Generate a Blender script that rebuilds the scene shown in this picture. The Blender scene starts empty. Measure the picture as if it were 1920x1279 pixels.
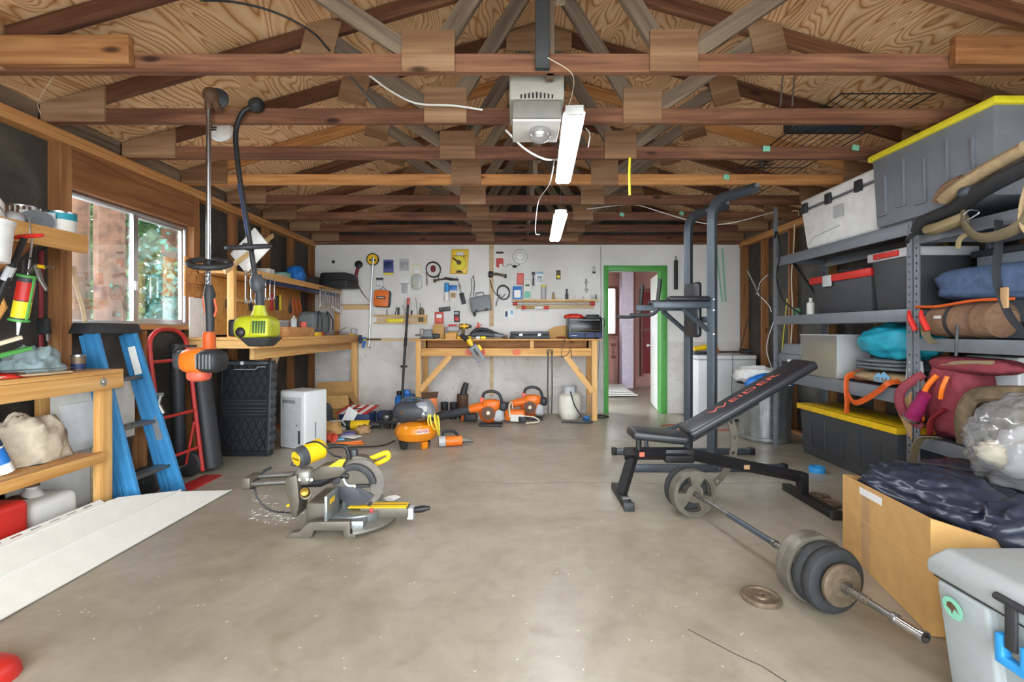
import bpy, bmesh, math, random
from math import sin, cos, pi, radians as R, sqrt
from mathutils import Vector, Matrix, noise as mnoise
random.seed(7)
SC = bpy.context.scene
COL = SC.collection
# ---------------------------------------------------------------- camera, sky, exposure
FPX, VX, VY, CH = 887.0, 966.0, 620.0, 1.19      # focal length in px (1920 wide), vanishing point, eye height
cam = bpy.data.cameras.new('camera'); camo = bpy.data.objects.new('camera', cam); COL.objects.link(camo)
camo.location = (0, 0, CH); camo.rotation_euler = (R(90), 0, 0)
cam.sensor_fit = 'HORIZONTAL'; cam.sensor_width = 36.0; cam.lens = 36 * FPX / 1920
cam.shift_x = (960 - VX) / 1920; cam.shift_y = (VY - 639.5) / 1920; cam.clip_start = 0.02
SC.camera = camo
world = bpy.data.worlds.new('sky'); SC.world = world; world.use_nodes = True
bg = world.node_tree.nodes['Background']; bg.inputs[0].default_value = (0.86, 0.94, 1.0, 1); bg.inputs[1].default_value = 11.0
SC.view_settings.view_transform = 'Standard'; SC.view_settings.look = 'None'
SC.view_settings.exposure = 0.25; SC.view_settings.gamma = 1.0; SC.view_settings.use_curve_mapping = False
SC.cycles.use_denoising = True; SC.cycles.max_bounces = 10; SC.cycles.diffuse_bounces = 6
SC.cycles.transparent_max_bounces = 16; SC.cycles.sample_clamp_indirect = 8.0
TUBE_POWER = 56.0

def W(px, py, Y):
    return Vector(((px - VX) * Y / FPX, Y, CH - (py - VY) * Y / FPX))
def FL(px, py, z=0.0):
    Y = (CH - z) * FPX / (py - VY)
    return Vector(((px - VX) * Y / FPX, Y, z))
# ---------------------------------------------------------------- mesh helpers
def fr(loc=(0, 0, 0), rx=0, ry=0, rz=0, s=1):
    return Matrix.Translation(Vector(loc)) @ Matrix.Rotation(R(rz), 4, 'Z') @ Matrix.Rotation(R(ry), 4, 'Y') @ Matrix.Rotation(R(rx), 4, 'X') @ Matrix.Scale(s, 4)
def axes(p0, p1, up=(0, 0, 1)):
    p0, p1 = Vector(p0), Vector(p1); x = (p1 - p0).normalized(); u = Vector(up)
    if abs(x.dot(u.normalized())) > .999: u = Vector((0, 1, 0)) if abs(x.y) < .9 else Vector((1, 0, 0))
    z = x.cross(u).normalized(); y = z.cross(x)
    m = Matrix((x, y, z)).transposed().to_4x4(); m.translation = p0
    return m
class MB:
    def __init__(s): s.v = []; s.f = []; s.soft = False
    def add(s, v, f, m=None):
        n = len(s.v); s.v += [m @ Vector(q) if m else Vector(q) for q in v]; s.f += [[i + n for i in q] for q in f]; return s
    def box(s, x0, x1, y0, y1, z0, z1, m=None):
        v = [(x, y, z) for z in (z0, z1) for y in (y0, y1) for x in (x0, x1)]
        return s.add(v, [(0, 2, 3, 1), (4, 5, 7, 6), (0, 1, 5, 4), (2, 6, 7, 3), (0, 4, 6, 2), (1, 3, 7, 5)], m)
    def cb(s, c, d, m=None):
        return s.box(c[0] - d[0] / 2, c[0] + d[0] / 2, c[1] - d[1] / 2, c[1] + d[1] / 2, c[2] - d[2] / 2, c[2] + d[2] / 2, m)
    def taper(s, z0, a0, b0, z1, a1, b1, m=None, ox=0, oy=0):
        v = [(x * a0 / 2, y * b0 / 2, z0) for y in (-1, 1) for x in (-1, 1)] + [(x * a1 / 2 + ox, y * b1 / 2 + oy, z1) for y in (-1, 1) for x in (-1, 1)]
        return s.add(v, [(0, 2, 3, 1), (4, 5, 7, 6), (0, 1, 5, 4), (2, 6, 7, 3), (0, 4, 6, 2), (1, 3, 7, 5)], m)
    def lathe(s, prof, n=24, m=None, cap=True, sweep=1.0):
        v = []; f = []; k = len(prof); full = sweep >= 1
        cnt = n if full else n + 1
        for i in range(cnt):
            a = 2 * pi * sweep * i / n
            for r, z in prof: v.append((r * cos(a), r * sin(a), z))
        for i in range(n):
            j = (i + 1) % cnt
            for q in range(k - 1): f.append((i * k + q, j * k + q, j * k + q + 1, i * k + q + 1))
        if cap and full:
            if prof[0][0] > 1e-5: f.append([i * k for i in range(n)][::-1])
            if prof[-1][0] > 1e-5: f.append([i * k + k - 1 for i in range(n)])
        return s.add(v, f, m)
    def cyl(s, p0, p1, r0, r1=None, n=14, m=None):
        r1 = r0 if r1 is None else r1; a = axes(p0, p1); L = (Vector(p1) - Vector(p0)).length
        a = a @ Matrix(((0, 0, 1, 0), (1, 0, 0, 0), (0, 1, 0, 0), (0, 0, 0, 1)))
        return s.lathe([(r0, 0), (r1, L)], n, (m @ a) if m else a)
    def tube(s, pts, r, n=8, closed=False, m=None, flat=None):
        pts = [Vector(p) for p in pts]; k = len(pts); rs = r if isinstance(r, (list, tuple)) else [r] * k
        v = []; f = []; up = None
        for i, p in enumerate(pts):
            a = pts[(i + 1) % k] if (closed or i < k - 1) else p; b = pts[i - 1] if (closed or i > 0) else p
            t = (a - b).normalized()
            if up is None: up = Vector((0, 0, 1)) if abs(t.z) < .9 else Vector((1, 0, 0))
            sd = t.cross(up)
            if sd.length < 1e-6: sd = t.orthogonal()
            sd.normalize(); up = sd.cross(t).normalized()
            fa, fb = flat if flat else (1, 1)
            for q in range(n):
                an = 2 * pi * q / n; v.append(p + (sd * cos(an) * fa + up * sin(an) * fb) * rs[i])
        for i in range(k if closed else k - 1):
            j = (i + 1) % k
            for q in range(n):
                w = (q + 1) % n; f.append((i * n + q, j * n + q, j * n + w, i * n + w))
        if not closed: f.append(list(range(n))); f.append([(k - 1) * n + q for q in range(n)][::-1])
        return s.add(v, f, m)
    def prism(s, poly, d0, d1, m=None):
        k = len(poly); v = [(x, y, d0) for x, y in poly] + [(x, y, d1) for x, y in poly]
        f = [list(range(k))[::-1], [k + i for i in range(k)]] + [(i, (i + 1) % k, k + (i + 1) % k, k + i) for i in range(k)]
        return s.add(v, f, m)
    def ell(s, c, rad, nu=20, nv=12, pw=1.0, amp=0, fq=3.0, seed=0, zmin=None, m=None):
        c = Vector(c); v = []; f = []; s.soft = s.soft or amp > .1
        sg = lambda x: (abs(x) ** pw) * (1 if x >= 0 else -1)
        for j in range(nv + 1):
            t = pi * j / nv - pi / 2
            for i in range(nu):
                a = 2 * pi * i / nu
                d = Vector((sg(cos(t)) * sg(cos(a)), sg(cos(t)) * sg(sin(a)), sg(sin(t))))
                if amp:
                    o_ = Vector((seed * 7.3, seed * 3.1, seed)); d = d * (1 + amp * (mnoise.noise(d * fq + o_) + .5 * (1 - 2.4 * abs(mnoise.noise(d * fq * 2.3 + o_))) * .6 + .22 * mnoise.noise(d * fq * 5 + o_)))
                p = Vector((c.x + d.x * rad[0], c.y + d.y * rad[1], c.z + d.z * rad[2]))
                if zmin is not None and p.z < zmin: p.z = zmin
                v.append(p)
        for j in range(nv):
            for i in range(nu):
                k = (i + 1) % nu; f.append((j * nu + i, j * nu + k, (j + 1) * nu + k, (j + 1) * nu + i))
        return s.add(v, f, m)
    def xf(s, m): s.v = [m @ p for p in s.v]; return s
def arc(c, r, a0, a1, n, plane='xz', y=0):
    out = []
    for i in range(n + 1):
        a = R(a0 + (a1 - a0) * i / n); u, w = c[0] + r * cos(a), c[1] + r * sin(a)
        out.append((u, y, w) if plane == 'xz' else ((y, u, w) if plane == 'yz' else (u, w, y)))
    return out
def curve(pts, n=8):
    P = [Vector(p) for p in pts]; P = [P[0] * 2 - P[1]] + P + [P[-1] * 2 - P[-2]]; out = []
    for i in range(1, len(P) - 2):
        a, b, c, d = P[i - 1:i + 3]
        for k in range(n):
            t = k / n; out.append(.5 * ((2 * b) + (c - a) * t + (2 * a - 5 * b + 4 * c - d) * t * t + (3 * b - a - 3 * c + d) * t ** 3))
    return out + [P[-2]]
def rrect(w, h, r, n=4, cx=0, cy=0):
    out = []
    for sx, sy, a0 in ((1, 1, 0), (-1, 1, 90), (-1, -1, 180), (1, -1, 270)):
        for i in range(n + 1):
            a = R(a0 + 90 * i / n); out.append((cx + sx * (w / 2 - r) + r * cos(a), cy + sy * (h / 2 - r) + r * sin(a)))
    return out
def obj(name, mb, mat, parent=None, bev=0, seg=2, smooth=True, loc=None, ang=38, kind=None, sub=0):
    me = bpy.data.meshes.new(name); b = bmesh.new()
    vs = [b.verts.new(p) for p in mb.v]
    for q in mb.f:
        try: b.faces.new([vs[i] for i in q])
        except ValueError: pass
    bmesh.ops.recalc_face_normals(b, faces=b.faces)
    if bev:
        ed = [e for e in b.edges if len(e.link_faces) == 2 and e.calc_face_angle(0) > R(28)]
        bmesh.ops.bevel(b, geom=ed, offset=bev, segments=seg, affect='EDGES', clamp_overlap=True, profile=.5)
    b.to_mesh(me); b.free()
    if smooth:
        me.shade_smooth(); me.set_sharp_from_angle(angle=R(160 if mb.soft else ang))
    me.materials.append(MT[mat] if isinstance(mat, str) else mat)
    o = bpy.data.objects.new(name, me); COL.objects.link(o)
    if parent is not None: o.parent = parent
    if loc is not None: o.location = loc
    if kind: o['kind'] = kind
    if sub:
        mo = o.modifiers.new('sub', 'SUBSURF'); mo.levels = sub; mo.render_levels = sub
    return o
def tag(o, label, cat, group=None, kind=None):
    o['label'] = label; o['category'] = cat
    if group: o['group'] = group
    if kind: o['kind'] = kind
    return o
def thing(name, label, cat, loc=(0, 0, 0), rot=(0, 0, 0), group=None, kind=None):
    o = bpy.data.objects.new(name, None); COL.objects.link(o); o.empty_display_size = .05
    o.location = loc; o.rotation_euler = [R(a) for a in rot]
    return tag(o, label, cat, group, kind)
def one(name, label, cat, mb, mat, loc=(0, 0, 0), rot=(0, 0, 0), group=None, **k):
    o = obj(name, mb, mat, **k); o.location = loc; o.rotation_euler = [R(a) for a in rot]
    return tag(o, label, cat, group)
def board(name, p0, p1, w, t, mat, parent=None, up=(0, 0, 1), bev=.0025):
    """a plank from p0 to p1 (centre line of its lengthwise axis), w along 'up', t across; grain along local X"""
    L = (Vector(p1) - Vector(p0)).length
    o = obj(name, MB().box(0, L, -w / 2, w / 2, -t / 2, t / 2), mat, parent, bev=bev, seg=1)
    o.matrix_local = axes(p0, p1, up); return o
def dup(root, loc=None, rot=None, label=None, group=None):
    def cp(o, par):
        c = o.copy(); COL.objects.link(c); c.parent = par
        for ch in [x for x in o.children]: cp(ch, c)
        return c
    r = cp(root, None)
    if loc is not None: r.location = loc
    if rot is not None: r.rotation_euler = [R(a) for a in rot]
    if label: r['label'] = label
    if group: r['group'] = group
    return r
def text(name, s, size, mat, parent, m, ext=.0006, bold=0, sx=1.0):
    cu = bpy.data.curves.new(name, 'FONT'); cu.body = s; cu.size = size; cu.extrude = ext; cu.align_x = 'CENTER'; cu.align_y = 'CENTER'
    cu.offset = bold; cu.resolution_u = 3
    tmp = bpy.data.objects.new('tmp', cu); COL.objects.link(tmp)
    bpy.context.view_layer.update()
    me = bpy.data.meshes.new_from_object(tmp.evaluated_get(bpy.context.evaluated_depsgraph_get()))
    bpy.data.objects.remove(tmp); bpy.data.curves.remove(cu); me.name = name
    me.materials.clear(); me.materials.append(MT[mat])
    o = bpy.data.objects.new(name, me); COL.objects.link(o); o.parent = parent; o.matrix_local = m @ Matrix.Diagonal((sx, 1, 1, 1)); return o
FACE = Matrix.Rotation(R(90), 4, 'X')            # puts an XY drawing upright, facing the camera (-Y)
FACEL = Matrix.Rotation(R(-90), 4, 'Z') @ FACE   # upright, facing -X
FACER = Matrix.Rotation(R(90), 4, 'Z') @ FACE    # upright, facing +X
# ---------------------------------------------------------------- materials
MT = {}
def lin(c):
    c = c.lstrip('#'); v = [int(c[i:i + 2], 16) / 255 for i in (0, 2, 4)]
    return tuple((x / 12.92 if x <= .04045 else ((x + .055) / 1.055) ** 2.4) for x in v) + (1,)
def base(name):
    m = bpy.data.materials.new(name); m.use_nodes = True; nt = m.node_tree; MT[name] = m
    return m, nt, nt.nodes['Principled BSDF'], nt.nodes.new, nt.links.new
def ramp(N, stops):
    r = N('ShaderNodeValToRGB'); e = r.color_ramp.elements
    while len(e) < len(stops): e.new(.5)
    for q, (p, c) in zip(e, stops): q.position = p; q.color = lin(c) if isinstance(c, str) else c
    return r
def coords(N, Lk, scale, rnd=True, kind='Object', rot=(0, 0, 0)):
    tc = N('ShaderNodeTexCoord'); mp = N('ShaderNodeMapping'); mp.inputs['Scale'].default_value = scale; mp.inputs['Rotation'].default_value = rot
    if rnd:
        oi = N('ShaderNodeObjectInfo'); ml = N('ShaderNodeMath'); ml.operation = 'MULTIPLY'; ml.inputs[1].default_value = 37.0
        ad = N('ShaderNodeVectorMath'); ad.operation = 'ADD'; Lk(oi.outputs['Random'], ml.inputs[0]); Lk(tc.outputs[kind], ad.inputs[0]); Lk(ml.outputs[0], ad.inputs[1]); Lk(ad.outputs[0], mp.inputs[0])
    else: Lk(tc.outputs[kind], mp.inputs[0])
    return mp
def tex(N, Lk, mp, scale=1, detail=3, dist=0, rough=.5):
    t = N('ShaderNodeTexNoise'); t.inputs['Scale'].default_value = scale; t.inputs['Detail'].default_value = detail
    t.inputs['Distortion'].default_value = dist; t.inputs['Roughness'].default_value = rough; Lk(mp.outputs[0], t.inputs['Vector']); return t
def bumpn(N, Lk, P, src, st=.2, d=.01):
    b = N('ShaderNodeBump'); b.inputs['Strength'].default_value = st; b.inputs['Distance'].default_value = d; Lk(src, b.inputs['Height']); Lk(b.outputs[0], P.inputs['Normal'])
def plain(name, col, rough=.5, metal=0, var=.08, sc=14, bump=0, spec=.5, coat=0):
    m, nt, P, N, Lk = base(name); c = lin(col)
    P.inputs['Roughness'].default_value = rough; P.inputs['Metallic'].default_value = metal; P.inputs['Specular IOR Level'].default_value = spec
    P.inputs['Coat Weight'].default_value = coat
    mp = coords(N, Lk, (1, 1, 1)); t = tex(N, Lk, mp, sc, 4)
    dk = tuple(max(0, x * (1 - var)) for x in c[:3]) + (1,); lt = tuple(min(1, x * (1 + var)) for x in c[:3]) + (1,)
    r = ramp(N, [(.3, dk), (.7, lt)]); Lk(t.outputs['Fac'], r.inputs[0]); Lk(r.outputs[0], P.inputs['Base Color'])
    if bump: bumpn(N, Lk, P, t.outputs['Fac'], bump)
    return m
def wood(name, dark, mid, light, rough=.6, sc=1.0, ax=0, knots=True):
    m, nt, P, N, Lk = base(name); P.inputs['Roughness'].default_value = rough; P.inputs['Specular IOR Level'].default_value = .3
    s = [9 * sc, 9 * sc, 9 * sc]; s[ax] = .7 * sc
    mp = coords(N, Lk, s); t = tex(N, Lk, mp, 1.6, 4, 1.2); 
    s2 = [60 * sc] * 3; s2[ax] = 1.6 * sc
    mp2 = coords(N, Lk, s2); t2 = tex(N, Lk, mp2, 1.0, 3, .4)
    ml = N('ShaderNodeMath'); ml.operation = 'MULTIPLY_ADD'; ml.inputs[1].default_value = .35; Lk(t2.outputs['Fac'], ml.inputs[0])
    sb = N('ShaderNodeMath'); sb.operation = 'MULTIPLY'; sb.inputs[1].default_value = .65; Lk(t.outputs['Fac'], sb.inputs[0]); Lk(sb.outputs[0], ml.inputs[2])
    oi = N('ShaderNodeObjectInfo'); ra = N('ShaderNodeMath'); ra.operation = 'MULTIPLY_ADD'; ra.inputs[1].default_value = .16; ra.inputs[2].default_value = -.08; Lk(oi.outputs['Random'], ra.inputs[0])
    sm = N('ShaderNodeMath'); sm.operation = 'ADD'; Lk(ml.outputs[0], sm.inputs[0]); Lk(ra.outputs[0], sm.inputs[1])
    r = ramp(N, [(.28, dark), (.5, mid), (.7, light)]); Lk(sm.outputs[0], r.inputs[0])
    out = r.outputs[0]
    if knots:
        s3 = [7.0] * 3; s3[ax] = 2.4
        mp3 = coords(N, Lk, s3); vo = N('ShaderNodeTexVoronoi'); vo.inputs['Scale'].default_value = .8; Lk(mp3.outputs[0], vo.inputs['Vector'])
        kr = ramp(N, [(.05, (1, 1, 1, 1)), (.12, (0, 0, 0, 1))]); Lk(vo.outputs['Distance'], kr.inputs[0])
        mx = N('ShaderNodeMixRGB'); Lk(kr.outputs[0], mx.inputs[0]); Lk(out, mx.inputs[1]); mx.inputs[2].default_value = tuple(x * .45 for x in lin(dark)[:3]) + (1,); out = mx.outputs[0]
    Lk(out, P.inputs['Base Color']); bumpn(N, Lk, P, t2.outputs['Fac'], .15, .004)
    return m
def emit(name, col, st):
    m, nt, P, N, Lk = base(name); P.inputs['Emission Color'].default_value = lin(col); P.inputs['Emission Strength'].default_value = st; P.inputs['Base Color'].default_value = lin(col); return m
def clear(name, tint='#ffffff', gloss=.12, rough=.02, milk=0.0):
    m, nt, P, N, Lk = base(name); out = nt.nodes['Material Output']
    tr = N('ShaderNodeBsdfTransparent'); tr.inputs[0].default_value = lin(tint); gl = N('ShaderNodeBsdfGlossy'); gl.inputs['Roughness'].default_value = rough
    lw = N('ShaderNodeLayerWeight'); lw.inputs[0].default_value = .3; ml = N('ShaderNodeMath'); ml.operation = 'MULTIPLY_ADD'; ml.inputs[1].default_value = .5; ml.inputs[2].default_value = gloss; Lk(lw.outputs['Fresnel'], ml.inputs[0])
    mx = N('ShaderNodeMixShader'); Lk(ml.outputs[0], mx.inputs[0]); Lk(tr.outputs[0], mx.inputs[1]); Lk(gl.outputs[0], mx.inputs[2]); last = mx
    if milk:
        P.inputs['Base Color'].default_value = lin('#e6e6e8'); P.inputs['Roughness'].default_value = .3
        m2 = N('ShaderNodeMixShader'); m2.inputs[0].default_value = milk; Lk(mx.outputs[0], m2.inputs[1]); Lk(P.outputs[0], m2.inputs[2]); last = m2
    Lk(last.outputs[0], out.inputs[0]); return m
def plywood(name, dark, mid, light, axis=1):
    m, nt, P, N, Lk = base(name); P.inputs['Roughness'].default_value = .65; P.inputs['Specular IOR Level'].default_value = .25
    s = [3.4, 3.4, 3.4]; s[axis] = 1.0
    mp = coords(N, Lk, s); t = tex(N, Lk, mp, 1.0, 1.2, .5)
    a = N('ShaderNodeMath'); a.operation = 'MULTIPLY'; a.inputs[1].default_value = 32; Lk(t.outputs['Fac'], a.inputs[0])
    fcn = N('ShaderNodeMath'); fcn.operation = 'FRACT'; Lk(a.outputs[0], fcn.inputs[0])
    r = ramp(N, [(0, dark), (.14, mid), (.4, light), (.85, mid), (1, dark)]); Lk(fcn.outputs[0], r.inputs[0])
    t2 = tex(N, Lk, mp, .8, 3, 0)
    r2 = ramp(N, [(.35, (.78, .72, .66, 1)), (.65, (1.06, 1.03, 1, 1))]); Lk(t2.outputs['Fac'], r2.inputs[0])
    mx = N('ShaderNodeMixRGB'); mx.blend_type = 'MULTIPLY'; mx.inputs[0].default_value = .8; Lk(r.outputs[0], mx.inputs[1]); Lk(r2.outputs[0], mx.inputs[2])
    s2 = [70] * 3; s2[axis] = 2; mp2 = coords(N, Lk, s2); t3 = tex(N, Lk, mp2, 1, 2)
    r3 = ramp(N, [(.3, (.88, .85, .82, 1)), (.7, (1.05, 1.05, 1.05, 1))]); Lk(t3.outputs['Fac'], r3.inputs[0])
    m3 = N('ShaderNodeMixRGB'); m3.blend_type = 'MULTIPLY'; m3.inputs[0].default_value = .7; Lk(mx.outputs[0], m3.inputs[1]); Lk(r3.outputs[0], m3.inputs[2])
    Lk(m3.outputs[0], P.inputs['Base Color']); return m
def concrete():
    m, nt, P, N, Lk = base('concrete_floor'); mp = coords(N, Lk, (1, 1, 1), rnd=False)
    t = tex(N, Lk, mp, .8, 6, .6, .6); r = ramp(N, [(.25, '#7d7363'), (.45, '#999080'), (.6, '#a8a192'), (.78, '#b8b4a8')]); Lk(t.outputs['Fac'], r.inputs[0])
    t2 = tex(N, Lk, mp, 7, 6, .3, .65); r2 = ramp(N, [(.3, (.8, .78, .75, 1)), (.55, (1, 1, 1, 1)), (.75, (1.08, 1.08, 1.08, 1))]); Lk(t2.outputs['Fac'], r2.inputs[0])
    mx = N('ShaderNodeMixRGB'); mx.blend_type = 'MULTIPLY'; mx.inputs[0].default_value = .75; Lk(r.outputs[0], mx.inputs[1]); Lk(r2.outputs[0], mx.inputs[2])
    t3 = tex(N, Lk, mp, 2.2, 3, 1.5); r3 = ramp(N, [(.62, (1, 1, 1, 1)), (.72, (.74, .69, .62, 1))]); Lk(t3.outputs['Fac'], r3.inputs[0])   # oil and dirt stains
    m3 = N('ShaderNodeMixRGB'); m3.blend_type = 'MULTIPLY'; m3.inputs[0].default_value = .6; Lk(mx.outputs[0], m3.inputs[1]); Lk(r3.outputs[0], m3.inputs[2])
    Lk(m3.outputs[0], P.inputs['Base Color'])
    rr = ramp(N, [(.3, (.42, .42, .42, 1)), (.7, (.27, .27, .27, 1))]); Lk(t.outputs['Fac'], rr.inputs[0]); Lk(rr.outputs[0], P.inputs['Roughness'])
    P.inputs['Specular IOR Level'].default_value = .45; bumpn(N, Lk, P, t2.outputs['Fac'], .06, .004)
concrete()
def wallpaint():
    m, nt, P, N, Lk = base('wall_paint'); P.inputs['Roughness'].default_value = .75; mp = coords(N, Lk, (1, 1, 1), rnd=False)
    t = tex(N, Lk, mp, 1.4, 6, .4, .6); r = ramp(N, [(.3, '#d8d6d2'), (.6, '#e6e4e1'), (.8, '#ebe9e6')]); Lk(t.outputs['Fac'], r.inputs[0])
    # bare, stained concrete stem wall below about 1.05 m: a different surface, brownish blotches and pock marks
    sx = N('ShaderNodeSeparateXYZ'); tc = N('ShaderNodeTexCoord'); Lk(tc.outputs['Object'], sx.inputs[0])
    g = N('ShaderNodeMath'); g.operation = 'LESS_THAN'; g.inputs[1].default_value = 1.03; Lk(sx.outputs['Z'], g.inputs[0])
    r2 = ramp(N, [(.28, '#bfb5aa'), (.5, '#d3cec8'), (.75, '#dfdcd8')]); t2 = tex(N, Lk, mp, 2.6, 6, .8, .62); Lk(t2.outputs['Fac'], r2.inputs[0])
    vo = tex(N, Lk, mp, 24, 2, 0); r3 = ramp(N, [(.68, (1, 1, 1, 1)), (.74, (.5, .47, .43, 1))]); Lk(vo.outputs['Fac'], r3.inputs[0])
    m2 = N('ShaderNodeMixRGB'); m2.blend_type = 'MULTIPLY'; m2.inputs[0].default_value = .85; Lk(r2.outputs[0], m2.inputs[1]); Lk(r3.outputs[0], m2.inputs[2])
    mx = N('ShaderNodeMixRGB'); Lk(g.outputs[0], mx.inputs[0]); Lk(r.outputs[0], mx.inputs[1]); Lk(m2.outputs[0], mx.inputs[2]); Lk(mx.outputs[0], P.inputs['Base Color'])
    bumpn(N, Lk, P, t2.outputs['Fac'], .1, .004)
wallpaint()
def felt():
    m, nt, P, N, Lk = base('black_felt'); P.inputs['Roughness'].default_value = .7; mp = coords(N, Lk, (1, 1, 1), rnd=False)
    t = tex(N, Lk, mp, 3, 6, .5, .6); r = ramp(N, [(.3, '#2b2b2b'), (.55, '#45413c'), (.8, '#6a6155')]); Lk(t.outputs['Fac'], r.inputs[0])
    t2 = tex(N, Lk, mp, 40, 3, .0); r2 = ramp(N, [(.72, (0, 0, 0, 1)), (.78, (.5, .48, .42, 1))]); Lk(t2.outputs['Fac'], r2.inputs[0])
    mx = N('ShaderNodeMixRGB'); mx.blend_type = 'ADD'; mx.inputs[0].default_value = .6; Lk(r.outputs[0], mx.inputs[1]); Lk(r2.outputs[0], mx.inputs[2]); Lk(mx.outputs[0], P.inputs['Base Color'])
felt()
plywood('roof_plywood', '#b27c4e', '#e4bb8d', '#f3d6b0')
wood('truss_wood', '#472b1e', '#684331', '#8c6248', .65)
wood('truss_grey', '#57493d', '#7a6a5b', '#95866f', .7)
wood('gusset_wood', '#6a4a33', '#8c6a4e', '#a98a6a', .7, .6)
wood('fir', '#9a6438', '#bd8550', '#d6a46c', .6)
wood('fir_brown', '#6d4426', '#8f603a', '#ab7c50', .6)
wood('pine', '#b98344', '#d5a261', '#e6bd80', .55)
wood('pine_y', '#b98344', '#d5a261', '#e6bd80', .55, ax=1)
wood('pine_z', '#b98344', '#d5a261', '#e6bd80', .55, ax=2)
wood('pine_pale', '#c79c65', '#dfbd88', '#eccfa0', .55)
wood('peg_ply', '#b77c3c', '#cf9852', '#dfae6a', .55, knots=False)
wood('tan_board', '#b79b76', '#cbb390', '#d8c4a4', .65, knots=False)
PALETTE = dict(
    black=('#18181a', .5), black_gloss=('#101012', .25), charcoal=('#2c2d30', .55), dark_grey=('#3d4045', .5), grey=('#7d8084', .5), light_grey=('#b4b6b8', .5),
    white=('#e6e6e4', .45), off_white=('#dcdbd3', .5), cream=('#e3d9bd', .55), red=('#c22a22', .4), dark_red=('#7c1e24', .6), orange=('#e8731c', .4), burnt=('#c8551a', .45),
    yellow=('#eec21a', .4), lemon=('#e8d92c', .45), lime=('#a8ad1e', .4), green=('#4e9b4a', .5), dark_green=('#2f5a34', .5), teal=('#1b8fa0', .5), blue=('#1f6fc0', .4), navy=('#1d2f5a', .55),
    sky=('#2e8fd0', .45), brown=('#5e4230', .65), tan=('#b08d64', .8), kraft=('#c59a5e', .8), kraft_dark=('#8f6130', .8), pink=('#b98580', .7), lilac=('#d9cfe0', .7), plum=('#8a1e52', .4),
    green_trim=('#55a04e', .45), purple=('#5d5aa0', .5), lightblue=('#7fb4d8', .5), mint=('#7fc3a8', .6), khaki=('#8d7d5c', .85), olive=('#6c6148', .9), salmon=('#d8604a', .5))
for k, (c, r) in PALETTE.items(): plain(k, c, r)
plain('rack_grey', '#7b8088', .42, .25, .05); plain('crate_black', '#26292c', .35, 0, .1); plain('saw_blade', '#77706a', .35, .8, .12, 20); plain('steel', '#b8babd', .28, 1, .1, 30); plain('chrome', '#d4d6d8', .15, 1, .05); plain('dull_steel', '#84827e', .45, .9, .15, 25)
plain('galv', '#a9aeb0', .38, .85, .18, 9); plain('rust_iron', '#7a6a58', .6, .6, .25, 22); plain('plate_grey', '#746e63', .5, .5, .2, 14); plain('rubber', '#2a2b2c', .7, 0, .15, 30)
plain('alu', '#c9cbcd', .35, .9, .06); plain('cast_alu', '#8f8c84', .45, .6, .12, 20); plain('saw_grey', '#665f54', .5, .4, .1); plain('tower_grey', '#474f57', .4, .25, .08)
plain('cool_grey', '#9da3a3', .5, 0, .04, 40, .03); plain('tote_grey', '#767b84', .5, 0, .06); plain('tote_dark', '#3f4144', .5, 0, .08); plain('vinyl_black', '#26272c', .38, 0, .12, 40, .08)
plain('ladder_blue', '#3b84b8', .4, 0, .08); plain('truck_red', '#b02c28', .5, 0, .2, 8); plain('siding', '#dcdcd4', .55, 0, .03); plain('vinyl_grey', '#6a6d70', .45, 0, .1, 40, .05)
plain('sleeping_bag', '#272d3c', .3, 0, .25, 6, .1); plain('teal_nylon', '#1b96ad', .5, 0, .2, 9, .1); plain('blue_cloth', '#4a5d7e', .75, 0, .2, 30, .1); plain('maroon', '#7d2f39', .8, 0, .15, 30, .1)
plain('tan_cloth', '#a8906e', .85, 0, .15, 40, .1); plain('brown_cloth', '#7d5f49', .85, 0, .15, 40, .1); plain('camo', '#6a5a44', .9, 0, .45, 16, .1); plain('grey_cloth', '#6f7678', .85, 0, .15, 40, .1); plain('canvas', '#cbbfa9', .9, 0, .12, 30, .15)
plain('rag_grey', '#8fa3a6', .9, 0, .15, 25, .1); plain('hall_pink', '#b58780', .75, 0, .05); plain('hall_trim', '#7c4a40', .6, 0, .1); plain('asphalt', '#b9b7b2', .9, 0, .1); plain('bark', '#6a4d3b', .9, 0, .45, 9, .6); plain('leaf_green', '#35602f', .6, 0, .5, 3); plain('leaf_teal', '#3f7d74', .6, 0, .4, 3)
plain('orange_tank', '#e58a12', .28, 0, .05, 10, 0, .5, .4); plain('hose_yellow', '#ecd84a', .4); plain('oven_black', '#1c2228', .35); plain('freezer_white', '#dcdedd', .4, 0, .03); plain('opener_grey', '#a9a69c', .5); plain('opener_dark', '#807e78', .5)
plain('white_dirty', '#d2d1ca', .5, 0, .12, 6); plain('tank_white', '#d8d5c6', .45, 0, .15, 5); plain('paper', '#e9e9e6', .7, 0, .03); plain('brass', '#a8863a', .4, .8, .1)
emit('tube_light', '#f4f8ff', TUBE_POWER); clear('glass', gloss=.05); clear('poly_bag', '#f6f6f6', .10, .14, .12); clear('clear_plastic', '#eef2f4', .06, .3, .4); clear('bin_plastic', '#f2f4f4', .04, .3, .07); plain('yellowed_paper', '#cdbd8e', .6, 0, .35, 7); clear('oven_glass', '#55625c', .12, .05, 0)
clear('bulb_glass', '#f4f4f4', .25, .06, .1)
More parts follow.
